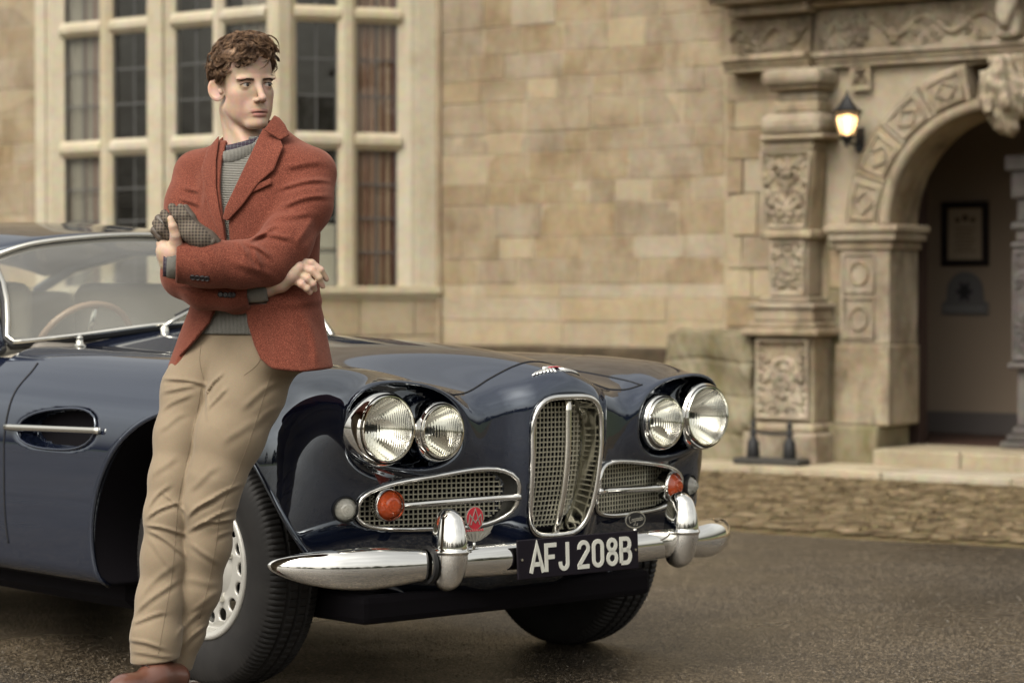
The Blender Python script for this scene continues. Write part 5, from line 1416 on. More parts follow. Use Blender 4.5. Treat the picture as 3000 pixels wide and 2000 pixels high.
for sg in (-1, 1):
    tube('pillar', [(-1.235, sg*.705, .965), (-1.32, sg*.68, 1.07), (-1.44, sg*.635, 1.19), (-1.55, sg*.585, 1.285), (-1.65, sg*.585, 1.315)], [(.022, .030)]*5, M['paint'], car, n=10)
    tube('roof_rail', [(-1.55, sg*.588, 1.29), (-1.9, sg*.602, 1.335), (-2.4, sg*.602, 1.335), (-2.85, sg*.585, 1.27), (-3.10, sg*.575, 1.18), (-3.30, sg*.60, 1.0), (-3.36, sg*.60, .93)], .024, M['paint'], car, n=10)
    tube('pillar', [(-2.10, sg*.72, .95), (-2.14, sg*.66, 1.16), (-2.16, sg*.605, 1.33)], .020, M['soft_chrome'], car, n=8)
    v = [(-1.26, sg*.70, .975), (-3.25, sg*.64, .96), (-3.02, sg*.58, 1.20), (-2.4, sg*.60, 1.325), (-1.60, sg*.588, 1.30)]
    pyd('side_window', v, [(0, 1, 2, 3, 4)], SCR, car)
v = [(-3.10, -.55, 1.19), (-3.10, .55, 1.19), (-3.40, .58, .95), (-3.40, -.58, .95)]; pyd('rear_window', v, [(0, 1, 2, 3)], SCR, car)
# cabin fittings
def soft(name, fn, lo, hi, h, mat, parent=car): P2, Q2, N2 = nets(fn, lo, hi, h); return np_mesh(name, P2, Q2, N2, mat, parent)
for sg in (-1, 1):
    soft('front_seat', lambda p: smin(rbox(p, (-2.05, sg*.36, 1.0), (.075, .25, .20), .06), rbox(p, (-1.82, sg*.36, .93), (.26, .25, .06), .05), .03), (-2.25, sg*.36-.32, .85), (-1.5, sg*.36+.32, 1.25), .02, M['leather'])
soft('rear_seat', lambda p: rbox(p, (-2.85, 0, 1.0), (.08, .58, .17), .06), (-3.0, -.65, .8), (-2.7, .65, 1.22), .025, M['leather'])
DASH = P_('dash_leather', (0.22, 0.20, 0.175), 0.6)
soft('dashboard', lambda p: rbox((p[0]+.16*p[1]**2, p[1], p[2]), (-1.24, 0, .955), (.13, .62, .050), .04), (-1.6, -.72, .86), (-1.0, .72, 1.04), .02, DASH)
sw = empty('steering_wheel', (-1.515, -.21, .948), (0, R(-62), 0), car)
tube('rim', [(.195*math.cos(t*.131), .195*math.sin(t*.131), 0) for t in range(48)], .0125, P_('wood_rim', (0.40, 0.27, 0.19), .35, Coat_Weight=.5), sw, n=8, closed=True)
for t in (0, 2.09, 4.19): tube('spoke', [(0, 0, -.02), (.19*math.cos(t), .19*math.sin(t), 0)], [(.012, .003)]*2, M['soft_chrome'], sw, n=6)
lathe_obj('boss', [(-.04, .03), (.01, .035), (.02, .001)], DASH, sw, 16, 'z')
# wipers
def wiper(b0, b1, par):
    w = empty('wiper', parent=par)
    def on(b, t):
        i = int(np.clip(round((b+.69)/1.38*40), 0, 40)); return np.array(wsp(i, t))
    p0 = on(b0, -0.06)+np.array([.03, 0, .004]); p1 = on(b0+(b1-b0)*.55, .13)+np.array([.030, 0, .02]); 
    lathe_obj('spindle', [(-.01, .016), (.012, .015), (.022, .010), (.026, .001)], M['soft_chrome'], w, 14, 'z', loc=tuple(p0))
    tube('arm', [tuple(p0+np.array([0, 0, .02])), tuple((p0*.8+p1*.2)+np.array([.006, 0, .022])), tuple(p1)], [(.012, .008), (.010, .007), (.005, .004)], M['soft_chrome'], w, n=8)
    tube('blade', [tuple(on(b0+(b1-b0)*t, .02+.20*t)+np.array([.016, 0, .010])) for t in (.15, .4, .7, 1.0)], [(.004, .008)]*4, M['rubber_trim'], w, n=6)
wiper(-.24, .12, car); wiper(.24, .52, car)

# ================================================================== the man
def at(x, y, d):
    """a point measured in the photograph (2352 x 1568 units) at distance d from the lens -> metres in the scene"""
    k = 3000/2352.0; dx = (x*k-1500)/FPX; dz = (1000-y*k)/FPX; c, s = math.cos(CAM_PITCH), math.sin(CAM_PITCH)
    v = np.array([dx, c+dz*s, -s+dz*c]); return np.array([0, 0, CAM_H])+v*(d/v[1])
def ch(*pts): return [tuple(at(x, y, d))+(r,) for x, y, d, r in pts]
ROOT = np.array([-0.95, 6.45, 0.0])
FAC = R(28); E1 = np.array([math.cos(FAC), -math.sin(FAC)]); E2 = np.array([-math.sin(FAC), -math.cos(FAC)])   # his left, his front
# torso sections (picture row, centre column, distance, half width seen, half depth)
SEC = [(900, 570, 6.50, .240, .150), (845, 572, 6.50, .227, .142), (760, 580, 6.51, .198, .128), (700, 588, 6.515, .176, .120), (640, 589, 6.52, .166, .120), (560, 589, 6.525, .168, .126),
       (480, 591, 6.53, .174, .130), (420, 592, 6.54, .177, .124), (380, 593, 6.55, .172, .108), (350, 596, 6.555, .156, .092), (332, 598, 6.56, .130, .080), (315, 598, 6.565, .100, .072), (298, 592, 6.57, .075, .066), (270, 580, 6.57, .066, .062)]
_z = []; _c = []; _rx = []; _ry = []
for y, x, d, hwid, dep in SEC:
    p = at(x, y, d); _z.append(p[2]); _c.append(p[:2]); _ry.append(dep); _rx.append(math.sqrt(max(hwid**2-(dep*math.sin(FAC))**2, .001))/math.cos(FAC))
_o = np.argsort(_z); _z = np.array(_z)[_o]; _c = np.array(_c)[_o]; _rx = np.array(_rx)[_o]; _ry = np.array(_ry)[_o]
_zz = np.linspace(_z[0], _z[-1], 120)
def _sm(v):
    w = np.interp(_zz, _z, v); k = np.ones(9)/9; return np.convolve(np.pad(w, 4, mode='edge'), k, 'valid')
_cx, _cy, _rX, _rY = _sm(_c[:, 0]), _sm(_c[:, 1]), _sm(_rx), _sm(_ry)
def torso(p, off=0.0):
    x, y, z = p
    cx, cy, rx, ry = np.interp(z, _zz, _cx), np.interp(z, _zz, _cy), np.interp(z, _zz, _rX)+off, np.interp(z, _zz, _rY)+off
    u, v = (x-cx)*E1[0]+(y-cy)*E1[1], (x-cx)*E2[0]+(y-cy)*E2[1]
    e = 2.3; q = (np.abs(u/rx)**e+np.abs(v/ry)**e+1e-9)**(1/e)
    return (q-1)*np.minimum(rx, ry)*0.95
ARM_L = ch((714, 400, 6.49, .071), (699, 470, 6.44, .070), (656, 557, 6.375, .0645), (618, 600, 6.345, .0600), (555, 608, 6.305, .057), (480, 606, 6.285, .056), (405, 603, 6.275, .053))
ARM_R = ch((452, 402, 6.63, .066), (437, 470, 6.58, .064), (424, 560, 6.50, .061), (424, 630, 6.43, .058), (470, 664, 6.385, .050), (530, 673, 6.375, .043), (572, 671, 6.375, .039))
HEMZ = lambda y, d=6.45: at(600, y, d)[2]
_v0 = at(592, 400, 6.40)
def pxy(pts, d=6.41): return [(at(x, y, d)[0], at(x, y, d)[2]) for x, y in pts]
V_OPEN = pxy([(509, 318), (501, 370), (501, 430), (508, 480), (515, 520), (520, 575), (528, 575), (524, 520), (526, 490), (541, 445), (566, 392), (590, 342), (607, 300), (634, 262), (640, 225), (505, 225)])
LOW_OPEN = pxy([(522, 560), (503, 689), (478, 742), (432, 795), (394, 830), (380, 850), (380, 930), (645, 930), (626, 842), (604, 822), (589, 792), (572, 745), (565, 693), (548, 600)])
HEM_CUT = pxy([(612, 836), (640, 845), (700, 852), (760, 846), (800, 844), (830, 1000), (600, 1000)], 6.45)
def crease(p, lst, d=6.40, kw=.72, ka=.72):
    """cloth folds: ridges with a hollow below them; lst rows (x0, y0, x1, y1, width, height in mm) in picture units"""
    x, y, z = p; out = np.zeros(np.shape(x))
    for x0, y0, x1, y1, w, am in lst:
        a, b = at(x0, y0, d), at(x1, y1, d); ax, az, bx, bz = a[0], a[2], b[0], b[2]; L_ = math.hypot(bx-ax, bz-az); tx, tz = (bx-ax)/L_, (bz-az)/L_
        w = w*.00117*kw; am = am*ka
        m = (np.abs(x-(ax+bx)/2) < L_/2+3.5*w) & (np.abs(z-(az+bz)/2) < L_/2+3.5*w)
        if not m.any(): continue
        xm, zm = x[m], z[m]
        s = (xm-ax)*tx+(zm-az)*tz; u = -(xm-ax)*tz+(zm-az)*tx
        u = u + .25*w*np.sin(s/L_*5+x0) + .15*L_*((s/L_-.5)**2-.1)
        en = np.exp(-(np.maximum(np.abs(s-L_/2)-L_*.28, 0)/(L_*.25))**2)
        out[m] += am*.001*en*(np.exp(-(u/w)**2)-.65*np.exp(-((u+1.7*w)/(1.1*w))**2))
    return out
COAT_F = [(648, 428, 742, 412, 9, 5), (655, 470, 745, 448, 10, 5), (640, 500, 720, 490, 12, 3.5), (584, 552, 640, 520, 9, 5), (586, 560, 632, 590, 8, 5), (600, 540, 670, 545, 10, 5), (596, 575, 612, 612, 8, 5), (560, 556, 580, 590, 8, 4.5),
          (464, 566, 486, 612, 10, 3.5), (500, 572, 540, 640, 12, 3), (402, 450, 446, 468, 9, 5), (408, 425, 442, 436, 8, 4), (404, 480, 440, 505, 9, 4.5), (660, 380, 735, 372, 12, 3), (690, 560, 720, 500, 12, 4), (420, 655, 480, 668, 8, 3.5),
          (640, 700, 735, 690, 14, 3), (610, 720, 640, 830, 16, 3), (700, 720, 735, 830, 16, 3), (560, 600, 640, 640, 14, 3.5), (470, 400, 462, 470, 10, 2.5)]
def folds(p): return -crease(p, COAT_F, 6.40, .62, 1.05) + .0016*wob(p, 26, 1, 4) + .0018*wob(p, 12, 6, 4)
PADS = ((at(704, 380, 6.50), (.066, .078, .040)), (at(466, 386, 6.62), (.056, .068, .040)))
def coat_plain(p, aL=None, aR=None):
    d = torso(p)
    for c, r in PADS: d = smin(d, ell(p, c, r), .05)
    aL = nchain(p, ARM_L, .035, .09) if aL is None else aL; aR = nchain(p, ARM_R, .03, .09) if aR is None else aR
    d = smin(d, aR, .022)
    return smin(d, aL, .014)
def axis_frame(ch_):
    e, q = np.array(ch_[-1][:3]), np.array(ch_[-2][:3]); return e, (e-q)/np.linalg.norm(e-q)
_aL, _dL = axis_frame(ARM_L); _aR, _dR = axis_frame(ARM_R)
NKX, NKZ = at(572, 300, 6.55)[0], at(572, 322, 6.55)[2]
def coat(p):
    x, y, z = p
    aL, aR = nchain(p, ARM_L, .035, .09), nchain(p, ARM_R, .03, .09); arm = np.minimum(aL, aR)
    d = coat_plain(p, aL, aR)
    m = np.abs(d) < .06
    if m.any():
        q = (x[m], y[m], z[m]); dm = d[m]+folds(q); am = arm[m]
        front = q[1]-(np.interp(q[2], _zz, _cy)-.02)            # negative in front of the body axis
        op = np.maximum(np.minimum(poly_sdf(q[0], q[2], V_OPEN), poly_sdf(q[0], q[2], LOW_OPEN)), np.maximum(front, .012-am))
        dm = smax(dm, -op, .006)
        dm = smax(dm, -np.maximum(poly_sdf(q[0], q[2], HEM_CUT), .004-am), .008)
        nk = np.sqrt((q[0]-NKX)**2+(q[1]-6.55)**2)-.080
        dm = smax(dm, -np.maximum(nk, NKZ-q[2]), .01)
        for e, v, rin, reach in ((_aL, _dL, .043, .10), (_aR, _dR, .033, .075)):
            t = sum((q[i]-e[i])*v[i] for i in range(3)); r2 = sum((q[i]-e[i])**2 for i in range(3))
            cut = np.maximum(np.sqrt(r2)-reach, -t)
            if rin < .04: cut = np.maximum(cut, aR[m]-.02)
            if rin < .04: cut = np.maximum(cut, .004-aL[m]); cut = np.maximum(cut, .006-torso(q))
            dm = smax(dm, -cut, .005)
            dm = smax(dm, -np.maximum(np.sqrt(np.maximum(r2-t*t, 0))-rin, np.abs(t)-.045), .004)
        d = d.copy(); d[m] = dm
    d = smax(d, z-at(600, 262, 6.55)[2], .01)
    return smax(d, at(600, 853, 6.5)[2]-z, .008)
def bbox(*ps, pad=.12):
    q = np.array([p[:3] for p in ps]); return q.min(0)-pad, q.max(0)+pad

# --- cloth
def tweed():
    m, n, l, b = new_mat('rust_wool'); p = coords(n)
    t1 = noise(n, l, p, 420, 2, .7); t2 = noise(n, l, p, 9, 4); t3 = noise(n, l, p, 130, 3, .7)
    c = ramp(n, [(.28, (0.050, 0.014, 0.010)), (.46, (0.122, 0.033, 0.021)), (.60, (0.185, 0.054, 0.034)), (.80, (0.33, 0.140, 0.090))]); l(t1.outputs['Fac'], c.inputs[0])
    tone = ramp(n, [(.3, (.88, .88, .88)), (.7, (1.1, 1.1, 1.1))]); l(t2.outputs['Fac'], tone.inputs[0])
    l(mixc(n, l, 1.0, c.outputs[0], tone.outputs[0], 'MULTIPLY'), b.inputs['Base Color'])
    b.inputs['Roughness'].default_value = .92; b.inputs['Specular IOR Level'].default_value = .15
    b.inputs['Sheen Weight'].default_value = .25; b.inputs['Sheen Roughness'].default_value = .5; b.inputs['Sheen Tint'].default_value = (1, .6, .5, 1)
    l(bump(n, l, t3.outputs['Fac'], .35, .003), b.inputs['Normal']); return m
M['tweed'] = tweed()
def knit(nm, vert, c0=(0.10, 0.098, 0.085), c1=(0.23, 0.22, 0.19), scale=95.0):
    m, n, l, b = new_mat(nm); p = coords(n)
    w = n.new('ShaderNodeTexWave'); w.bands_direction = 'X' if vert else 'Z'; w.inputs['Scale'].default_value = scale/6.283; w.inputs['Distortion'].default_value = .6; w.inputs['Detail'].default_value = 1; w.inputs['Detail Scale'].default_value = 6
    l(p, w.inputs['Vector']); t = noise(n, l, p, 260, 2, .7)
    c = ramp(n, [(.1, c0), (.6, c1), (.95, tuple(v*1.3 for v in c1))]); l(math_(n, l, 'ADD', math_(n, l, 'MULTIPLY', w.outputs['Fac'], .7), math_(n, l, 'MULTIPLY', t.outputs['Fac'], .35)), c.inputs[0])
    l(c.outputs[0], b.inputs['Base Color']); b.inputs['Roughness'].default_value = .95; b.inputs['Specular IOR Level'].default_value = .1; b.inputs['Sheen Weight'].default_value = .2
    l(bump(n, l, w.outputs['Fac'], .9, .006), b.inputs['Normal']); return m
M['knit'] = knit('grey_knit', False, (0.075, 0.073, 0.064), (0.26, 0.25, 0.22), scale=430.0); M['rib'] = knit('grey_rib', True, (0.070, 0.068, 0.060), (0.27, 0.26, 0.228), scale=520.0)
def plaid(nm, ground, lines, sc):
    m, n, l, b = new_mat(nm); p = coords(n); cur = ground
    for ax, off, col in (('X', 0, lines[0]), ('Z', 0, lines[0]), ('X', .5, lines[1]), ('Z', .5, lines[1])):
        w = n.new('ShaderNodeTexWave'); w.bands_direction = ax; w.inputs['Scale'].default_value = sc; w.inputs['Phase Offset'].default_value = off*6.28; w.wave_profile = 'SIN'; l(p, w.inputs['Vector'])
        cur = mixc(n, l, mrange(n, l, w.outputs['Fac'], .8, .95, 0, .75), cur, col)
    t = noise(n, l, p, 500, 2, .7); cur = mixc(n, l, .35, cur, mixc(n, l, 1.0, cur, t.outputs['Color'], 'OVERLAY'))
    l(cur, b.inputs['Base Color']); b.inputs['Roughness'].default_value = .9; return m
M['shirt'] = plaid('dark_checked_shirt', (0.012, 0.010, 0.020), ((0.10, 0.095, 0.11), (0.05, 0.03, 0.05)), 30)
M['glove_tweed'] = plaid('checked_glove_tweed', (0.085, 0.068, 0.052), ((0.028, 0.021, 0.018), (0.16, 0.13, 0.10)), 38)
M['glove_leather'] = P_('brown_glove_leather', (0.080, 0.060, 0.045), .45)
def chino():
    m, n, l, b = new_mat('sand_chino'); p = coords(n); t = noise(n, l, p, 6, 4); f = noise(n, l, p, 380, 2, .7)
    c = ramp(n, [(.3, (0.205, 0.157, 0.104)), (.7, (0.260, 0.203, 0.138))]); l(t.outputs['Fac'], c.inputs[0])
    l(mixc(n, l, .22, c.outputs[0], mixc(n, l, 1.0, c.outputs[0], f.outputs['Color'], 'OVERLAY')), b.inputs['Base Color'])
    b.inputs['Roughness'].default_value = .8; b.inputs['Specular IOR Level'].default_value = .25; b.inputs['Sheen Weight'].default_value = .15
    l(bump(n, l, f.outputs['Fac'], .15, .002), b.inputs['Normal']); return m
M['chino'] = chino()

# --- skin body: head, neck, trunk, arms and hands in one surface
HC = at(560, 197, 6.555); HY = R(33); HRo = R(3.5)
_fw = np.array([math.sin(HY), -math.cos(HY), 0.0]); _rt = np.array([math.cos(HY), math.sin(HY), 0.0]); _up = np.array([0, 0, 1.0])
_rt2 = _rt*math.cos(HRo)+_up*math.sin(HRo); _up2 = _up*math.cos(HRo)-_rt*math.sin(HRo)
HS = 1.0
def head_local(p):
    q = [p[i]-HC[i] for i in range(3)]
    return tuple((q[0]*v[0]+q[1]*v[1]+q[2]*v[2])/HS for v in (_rt2, _fw, _up2))
def head_world(x, y, z): return HC+HS*(_rt2*x+_fw*y+_up2*z)
def head(p):
    q = head_local(p); x, y, z = q; X = np.sqrt(x*x+1e-8); qs = (X, y, z)
    d = ell(q, (0, -.020, .042), (.0715, .092, .084))
    d = smin(d, ell(q, (0, .024, -.016), (.0565, .060, .088)), .030)
    d = smin(d, ell(q, (0, .036, .045), (.0560, .049, .052)), .030)                     # forehead
    d = smin(d, ell(qs, (.0375, .047, -.022), (.0195, .0190, .0150)), .026)              # cheekbone
    d = smin(d, cone(qs, (.0440, -.002, -.060), (.019, .059, -.1045), .0165, .0150), .024)  # jaw
    d = smin(d, ell(qs, (.034, .034, -.058), (.0215, .0290, .0320)), .030)                # cheek
    d = smin(d, ell(q, (0, .0735, -.1055), (.0205, .0160, .0150)), .018)                 # chin
    d = smin(d, ell(q, (0, .071, -.070), (.029, .0165, .024)), .020)                     # mouth mound
    d = smin(d, ell(qs, (.0300, .0740, .0135), (.0290, .0125, .0068)), .012)             # brow
    d = smax(d, -ell(qs, (.0325, .0955, -.003), (.0220, .0170, .0120)), .011)            # eye socket
    d = smin(d, np.sqrt((X-.0325)**2+(y-.0675)**2+(z+.002)**2)-.0146, .006)                # lids
    d = smax(d, -ell(qs, (.0325, .0875, -.0026), (.0168, .0110, .0056)), .0016)           # eye opening
    d = smin(d, cone(q, (0, .0785, .012), (0, .1040, -.038), .0076, .0092), .013)           # nose
    d = smin(d, ell(q, (0, .1060, -.0415), (.0090, .0098, .0076)), .008)
    d = smin(d, ell(qs, (.0108, .0920, -.0450), (.0066, .0100, .0062)), .007)
    d = smax(d, -ell(qs, (.0058, .0990, -.0512), (.0034, .0062, .0026)), .003)
    yl, zl = y+8.0*x*x, z+1.5*x*x
    d = smin(d, ell((x, yl, zl), (0, .0855, -.0725), (.0235, .0056, .0040)), .006)         # lips
    d = smin(d, ell((x, yl, zl-2.5*x*x), (0, .0850, -.0840), (.0200, .0066, .0052)), .006)
    d = smax(d, -ell((x, yl, zl), (0, .0925, -.0778), (.0235, .0062, .0014)), .0018)
    ex, ey, ez = X-.0755, (y+.016)+.22*(z+.010), z+.010
    ear = ell((ex+.016*np.clip(ey/.02, -1, 1), ey, ez), (0, 0, 0), (.0075, .0185, .0310))
    ear = smax(ear, -ell((ex+.016*np.clip(ey/.02, -1, 1), ey, ez), (.0062, .002, .002), (.0062, .0120, .0225)), .002)
    ear = smin(ear, ell((ex, ey, ez), (-.006, .014, -.004), (.006, .006, .008)), .004)
    d = smin(d, ear, .006)
    return d*HS
_nb, _nt = at(570, 348, 6.575), at(547, 252, 6.585)
HAND_R = [ch((616, 664, 6.372, .0215), (644, 648, 6.355, .0250), (668, 630, 6.345, .0250), (684, 616, 6.345, .0195)),
          ch((690, 602, 6.362, .0125), (716, 604, 6.350, .0098), (737, 620, 6.350, .0088), (750, 641, 6.362, .0070)),
          ch((692, 615, 6.354, .0130), (717, 622, 6.340, .0102), (733, 638, 6.340, .0090), (741, 657, 6.352, .0072)),
          ch((685, 629, 6.350, .0125), (706, 640, 6.334, .0100), (719, 652, 6.336, .0088), (723, 665, 6.348, .0070)),
          ch((675, 641, 6.350, .0120), (693, 653, 6.334, .0094), (705, 663, 6.334, .0082), (712, 672, 6.342, .0066))]
HAND_L = [ch((414, 597, 6.275, .027), (394, 583, 6.268, .0285), (384, 577, 6.270, .0265), (386, 603, 6.275, .0235)),
          ch((404, 562, 6.258, .0200), (403, 542, 6.245, .0140), (397, 520, 6.238, .0112), (392, 503, 6.240, .0090)),
          ch((375, 562, 6.266, .0115), (369, 560, 6.292, .0105), (385, 552, 6.320, .0098), (402, 548, 6.33, .009)),
          ch((375, 577, 6.262, .0120), (368, 577, 6.292, .0108), (388, 568, 6.320, .0100), (408, 562, 6.33, .009)),
          ch((377, 592, 6.262, .0115), (371, 592, 6.292, .0106), (390, 584, 6.320, .0098), (410, 578, 6.33, .009)),
          ch((382, 606, 6.266, .0105), (378, 606, 6.292, .0096), (394, 600, 6.318, .0090), (410, 594, 6.325, .0085))]
LEG_L = ch((585, 855, 6.50, .098), (566, 900, 6.48, .101), (529, 1000, 6.45, .090), (495, 1100, 6.425, .072), (482, 1160, 6.42, .065), (478, 1250, 6.435, .057), (458, 1355, 6.46, .053), (424, 1445, 6.485, .052), (398, 1528, 6.50, .052))
LEG_R = ch((478, 850, 6.55, .090), (447, 900, 6.53, .085), (417, 1000, 6.49, .069), (399, 1100, 6.455, .061), (386, 1180, 6.435, .057), (378, 1280, 6.43, .055), (367, 1380, 6.42, .057), (359, 1460, 6.41, .063), (356, 1512, 6.405, .066))
def shrink(pts, k): return [q[:3]+(q[3]*k,) for q in pts]
def hand_d(p, H):
    def fn(q):
        h = chain(q, H[0], .012)
        for fgr in H[1:]: h = smin(h, chain(q, fgr, .004), .006)
        return h
    lo, hi = hull([t for c in H for t in c]); return near(p, lo, hi, fn, .05)
SK_L, SK_R = shrink(ARM_L, .5), shrink(ARM_R, .5)
TRUNK = [tuple(_nb)+(.055,), tuple(at(586, 480, 6.54))+(.075,), tuple(at(580, 700, 6.53))+(.075,)]
SHO = [SK_R[0], tuple(at(580, 385, 6.56))+(.045,), SK_L[0]]
SM_TOP = head_world(-.046, -.022, -.060)
def skin(p):
    d = near(p, HC-.135, HC+.14, head, .06)
    neck = near(p, np.minimum(_nb, _nt)-.08, np.maximum(_nb, _nt)+.08, lambda q: smin(cone(q, _nb, _nt, .060, .0515), cone(q, at(572, 345, 6.505), SM_TOP, .014, .012), .018), .06)
    d = smin(d, neck, .016)
    d = smin(d, nchain(p, TRUNK, .02), .03); d = smin(d, nchain(p, SHO, .02), .02)
    d = smin(d, nchain(p, SK_L, .02), .03); d = smin(d, nchain(p, SK_R, .02), .03)
    for H in (HAND_R, HAND_L): d = smin(d, hand_d(p, H), .012)
    return d
def z_(p): return p[2]
lo, hi = bbox(*ARM_L, *ARM_R, *HAND_R[1], HC, at(600, 770, 6.5), pad=.10)
hi[2] = HC[2]+.16
Pp, Q, N = nets(skin, lo, hi, 0.0023, bl=12)
def skin_mat():
    m, n, l, b = new_mat('skin'); at_ = n.new('ShaderNodeAttribute'); at_.attribute_name = 'tint'
    p = coords(n); t = noise(n, l, p, 45, 4); fine = noise(n, l, p, 500, 2)
    c = mixc(n, l, .25, at_.outputs['Color'], mixc(n, l, 1.0, at_.outputs['Color'], t.outputs['Color'], 'OVERLAY'))
    l(c, b.inputs['Base Color']); b.inputs['Roughness'].default_value = .52; b.inputs['Specular IOR Level'].default_value = .35
    b.inputs['Subsurface Weight'].default_value = .18; b.inputs['Subsurface Radius'].default_value = (.012, .004, .002); b.inputs['Subsurface Scale'].default_value = .6
    l(bump(n, l, fine.outputs['Fac'], .08, .002), b.inputs['Normal']); return m
person = np_mesh('person', Pp-ROOT, Q, N, skin_mat(), None, loc=tuple(ROOT))
tag(person, 'man with curly brown hair in rust jacket leaning on the car, arms crossed', 'person')
lx, ly, lz = head_local((Pp[:, 0], Pp[:, 1], Pp[:, 2])); X = np.abs(lx)
base = np.array([0.475, 0.335, 0.250]); col = np.tile(base, (len(Pp), 1))
def paint_to(c, w): 
    global col
    col = col*(1-w[:, None])+np.array(c)[None]*w[:, None]
g = lambda d, s: np.exp(-(np.maximum(d, 0)/s)**2)
hd = (np.abs(lz) < .2) & (np.abs(ly) < .2) & (X < .2)
lyl, lzl = ly+8*lx*lx, lz+1.5*lx*lx
lip = np.minimum(ell((lx, lyl, lzl), (0, .0855, -.0725), (.0245, .010, .0046)), ell((lx, lyl, lzl-2.5*lx*lx), (0, .0850, -.0840), (.0205, .010, .0057)))
paint_to((0.46, 0.275, 0.21), .45*g(ell((X, ly, lz), (.044, .052, -.045), (.016, .018, .016)), .02)*hd)
paint_to((0.34, 0.16, 0.132), .85*g(lip, .0022)*hd)
paint_to((0.16, 0.06, 0.05), .9*g(ell((lx, lyl, lzl), (0, .0905, -.0778), (.0230, .008, .0013)), .0012)*hd)
paint_to((0.46, 0.215, 0.17), .4*g(ell((X, ly, lz), (.082, -.02, -.004), (.012, .02, .032)), .006)*hd)
paint_to((0.32, 0.20, 0.155), .3*g(ell((X, ly, lz), (.0315, .082, .006), (.017, .008, .004)), .004)*hd)
paint_to((0.46, 0.275, 0.215), .35*g(ell((lx, ly, lz), (0, .112, -.036), (.012, .012, .012)), .006)*hd)
hz = Pp[:, 2]; knk = np.zeros(len(Pp))
for H in (HAND_R, HAND_L):
    for fgr in H[1:]:
        for q in (fgr[0], fgr[1], fgr[2]): knk = np.maximum(knk, g(np.sqrt(((Pp-np.array(q[:3]))**2).sum(1))-q[3]*.8, .006))
paint_to((0.46, 0.28, 0.22), .35*knk)
ca_ = person.data.color_attributes.new('tint', 'FLOAT_COLOR', 'POINT')
used = np.zeros(len(Pp), bool); used[Q.ravel()] = True
ca_.data.foreach_set('color', np.column_stack([col[used], np.ones(used.sum())]).astype(np.float32).ravel())

def cloth(name, fn, lo, hi, h, mat, parent=person, **kw):
    P2, Q2, N2 = nets(fn, lo, hi, h, **kw); return np_mesh(name, P2-ROOT, Q2, N2, mat, parent)
# trousers
PEL = at(541, 812, 6.525)
TR_F = [(437, 1178, 500, 1136, 9, 8), (440, 1210, 530, 1168, 9, 9), (452, 1160, 548, 1112, 9, 7), (470, 1196, 540, 1190, 8, 7), (446, 1246, 500, 1290, 11, 5), (500, 1230, 540, 1215, 9, 5), (440, 1120, 500, 1070, 12, 4),
        (468, 905, 505, 858, 8, 8), (476, 938, 520, 890, 9, 6), (470, 890, 480, 960, 8, 5), (560, 930, 630, 880, 12, 4.5), (580, 980, 640, 930, 12, 4), (520, 1010, 590, 960, 14, 3.5),
        (418, 1486, 464, 1440, 9, 7), (412, 1452, 458, 1402, 10, 6), (440, 1400, 500, 1360, 12, 4), (425, 1330, 500, 1340, 14, 3),
        (342, 1182, 408, 1150, 8, 8), (342, 1202, 424, 1222, 8, 8), (348, 1214, 425, 1268, 9, 7), (384, 1132, 428, 1175, 8, 6), (342, 1158, 386, 1112, 9, 6), (350, 1240, 400, 1300, 11, 4), (350, 1090, 400, 1050, 12, 4),
        (372, 868, 466, 882, 8, 8), (370, 900, 446, 884, 9, 6), (368, 940, 430, 905, 10, 5), (365, 985, 420, 950, 11, 4),
        (318, 1398, 404, 1330, 10, 6), (308, 1424, 380, 1400, 9, 6), (304, 1462, 380, 1476, 9, 7), (330, 1360, 400, 1290, 12, 4), (312, 1490, 400, 1500, 8, 4)]
HIP2 = at(618, 842, 6.50); ZCR = at(560, 868, 6.5)[2]
def trousers(p):
    x, y, z = p
    a = nchain(p, LEG_L, .03, .09); b = nchain(p, LEG_R, .03, .09)
    d = smin(a, b, .010)
    pel = near(p, PEL-.3, PEL+.3, lambda q: smax(smin(torso(q, -.030), ell(q, HIP2, (.085, .11, .12)), .04), ZCR-q[2], .09), .09)
    d = smin(d, pel, .035)
    m = np.abs(d) < .06
    if m.any():
        q = (x[m], y[m], z[m]); d = d.copy(); d[m] = d[m]-crease(q, TR_F, 6.40, .60, .62)+.0016*wob(q, 22, 9, 4)+.0018*wob(q, 9, 2, 4)
    tl = np.array(LEG_L[-1][:3]); tr = np.array(LEG_R[-1][:3])
    d = smax(d, np.where(a < b, tl[2]-.012-z, tr[2]-.006+.10*(x-tr[0])-z), .006)
    return smax(d, z-at(560, 755, 6.5)[2], .01)
lo, hi = bbox(*LEG_L, *LEG_R, PEL, pad=.15)
ZTW = at(560, 740, 6.5)[2]
tro = cloth('trousers', trousers, lo, (hi[0], hi[1], at(560, 740, 6.5)[2]), .0055, M['chino'])
SEAM = P_('chino_seam', (0.165, 0.125, 0.082), .85)
def seam(pts, fn, r=.0008):
    pp = smooth_path(pts, 60); W = march(pp[:, 0], pp[:, 1], fn); tube('seam', [tuple(w-ROOT+np.array([0, -.0002, 0])) for w in W], r, SEAM, tro, n=5)
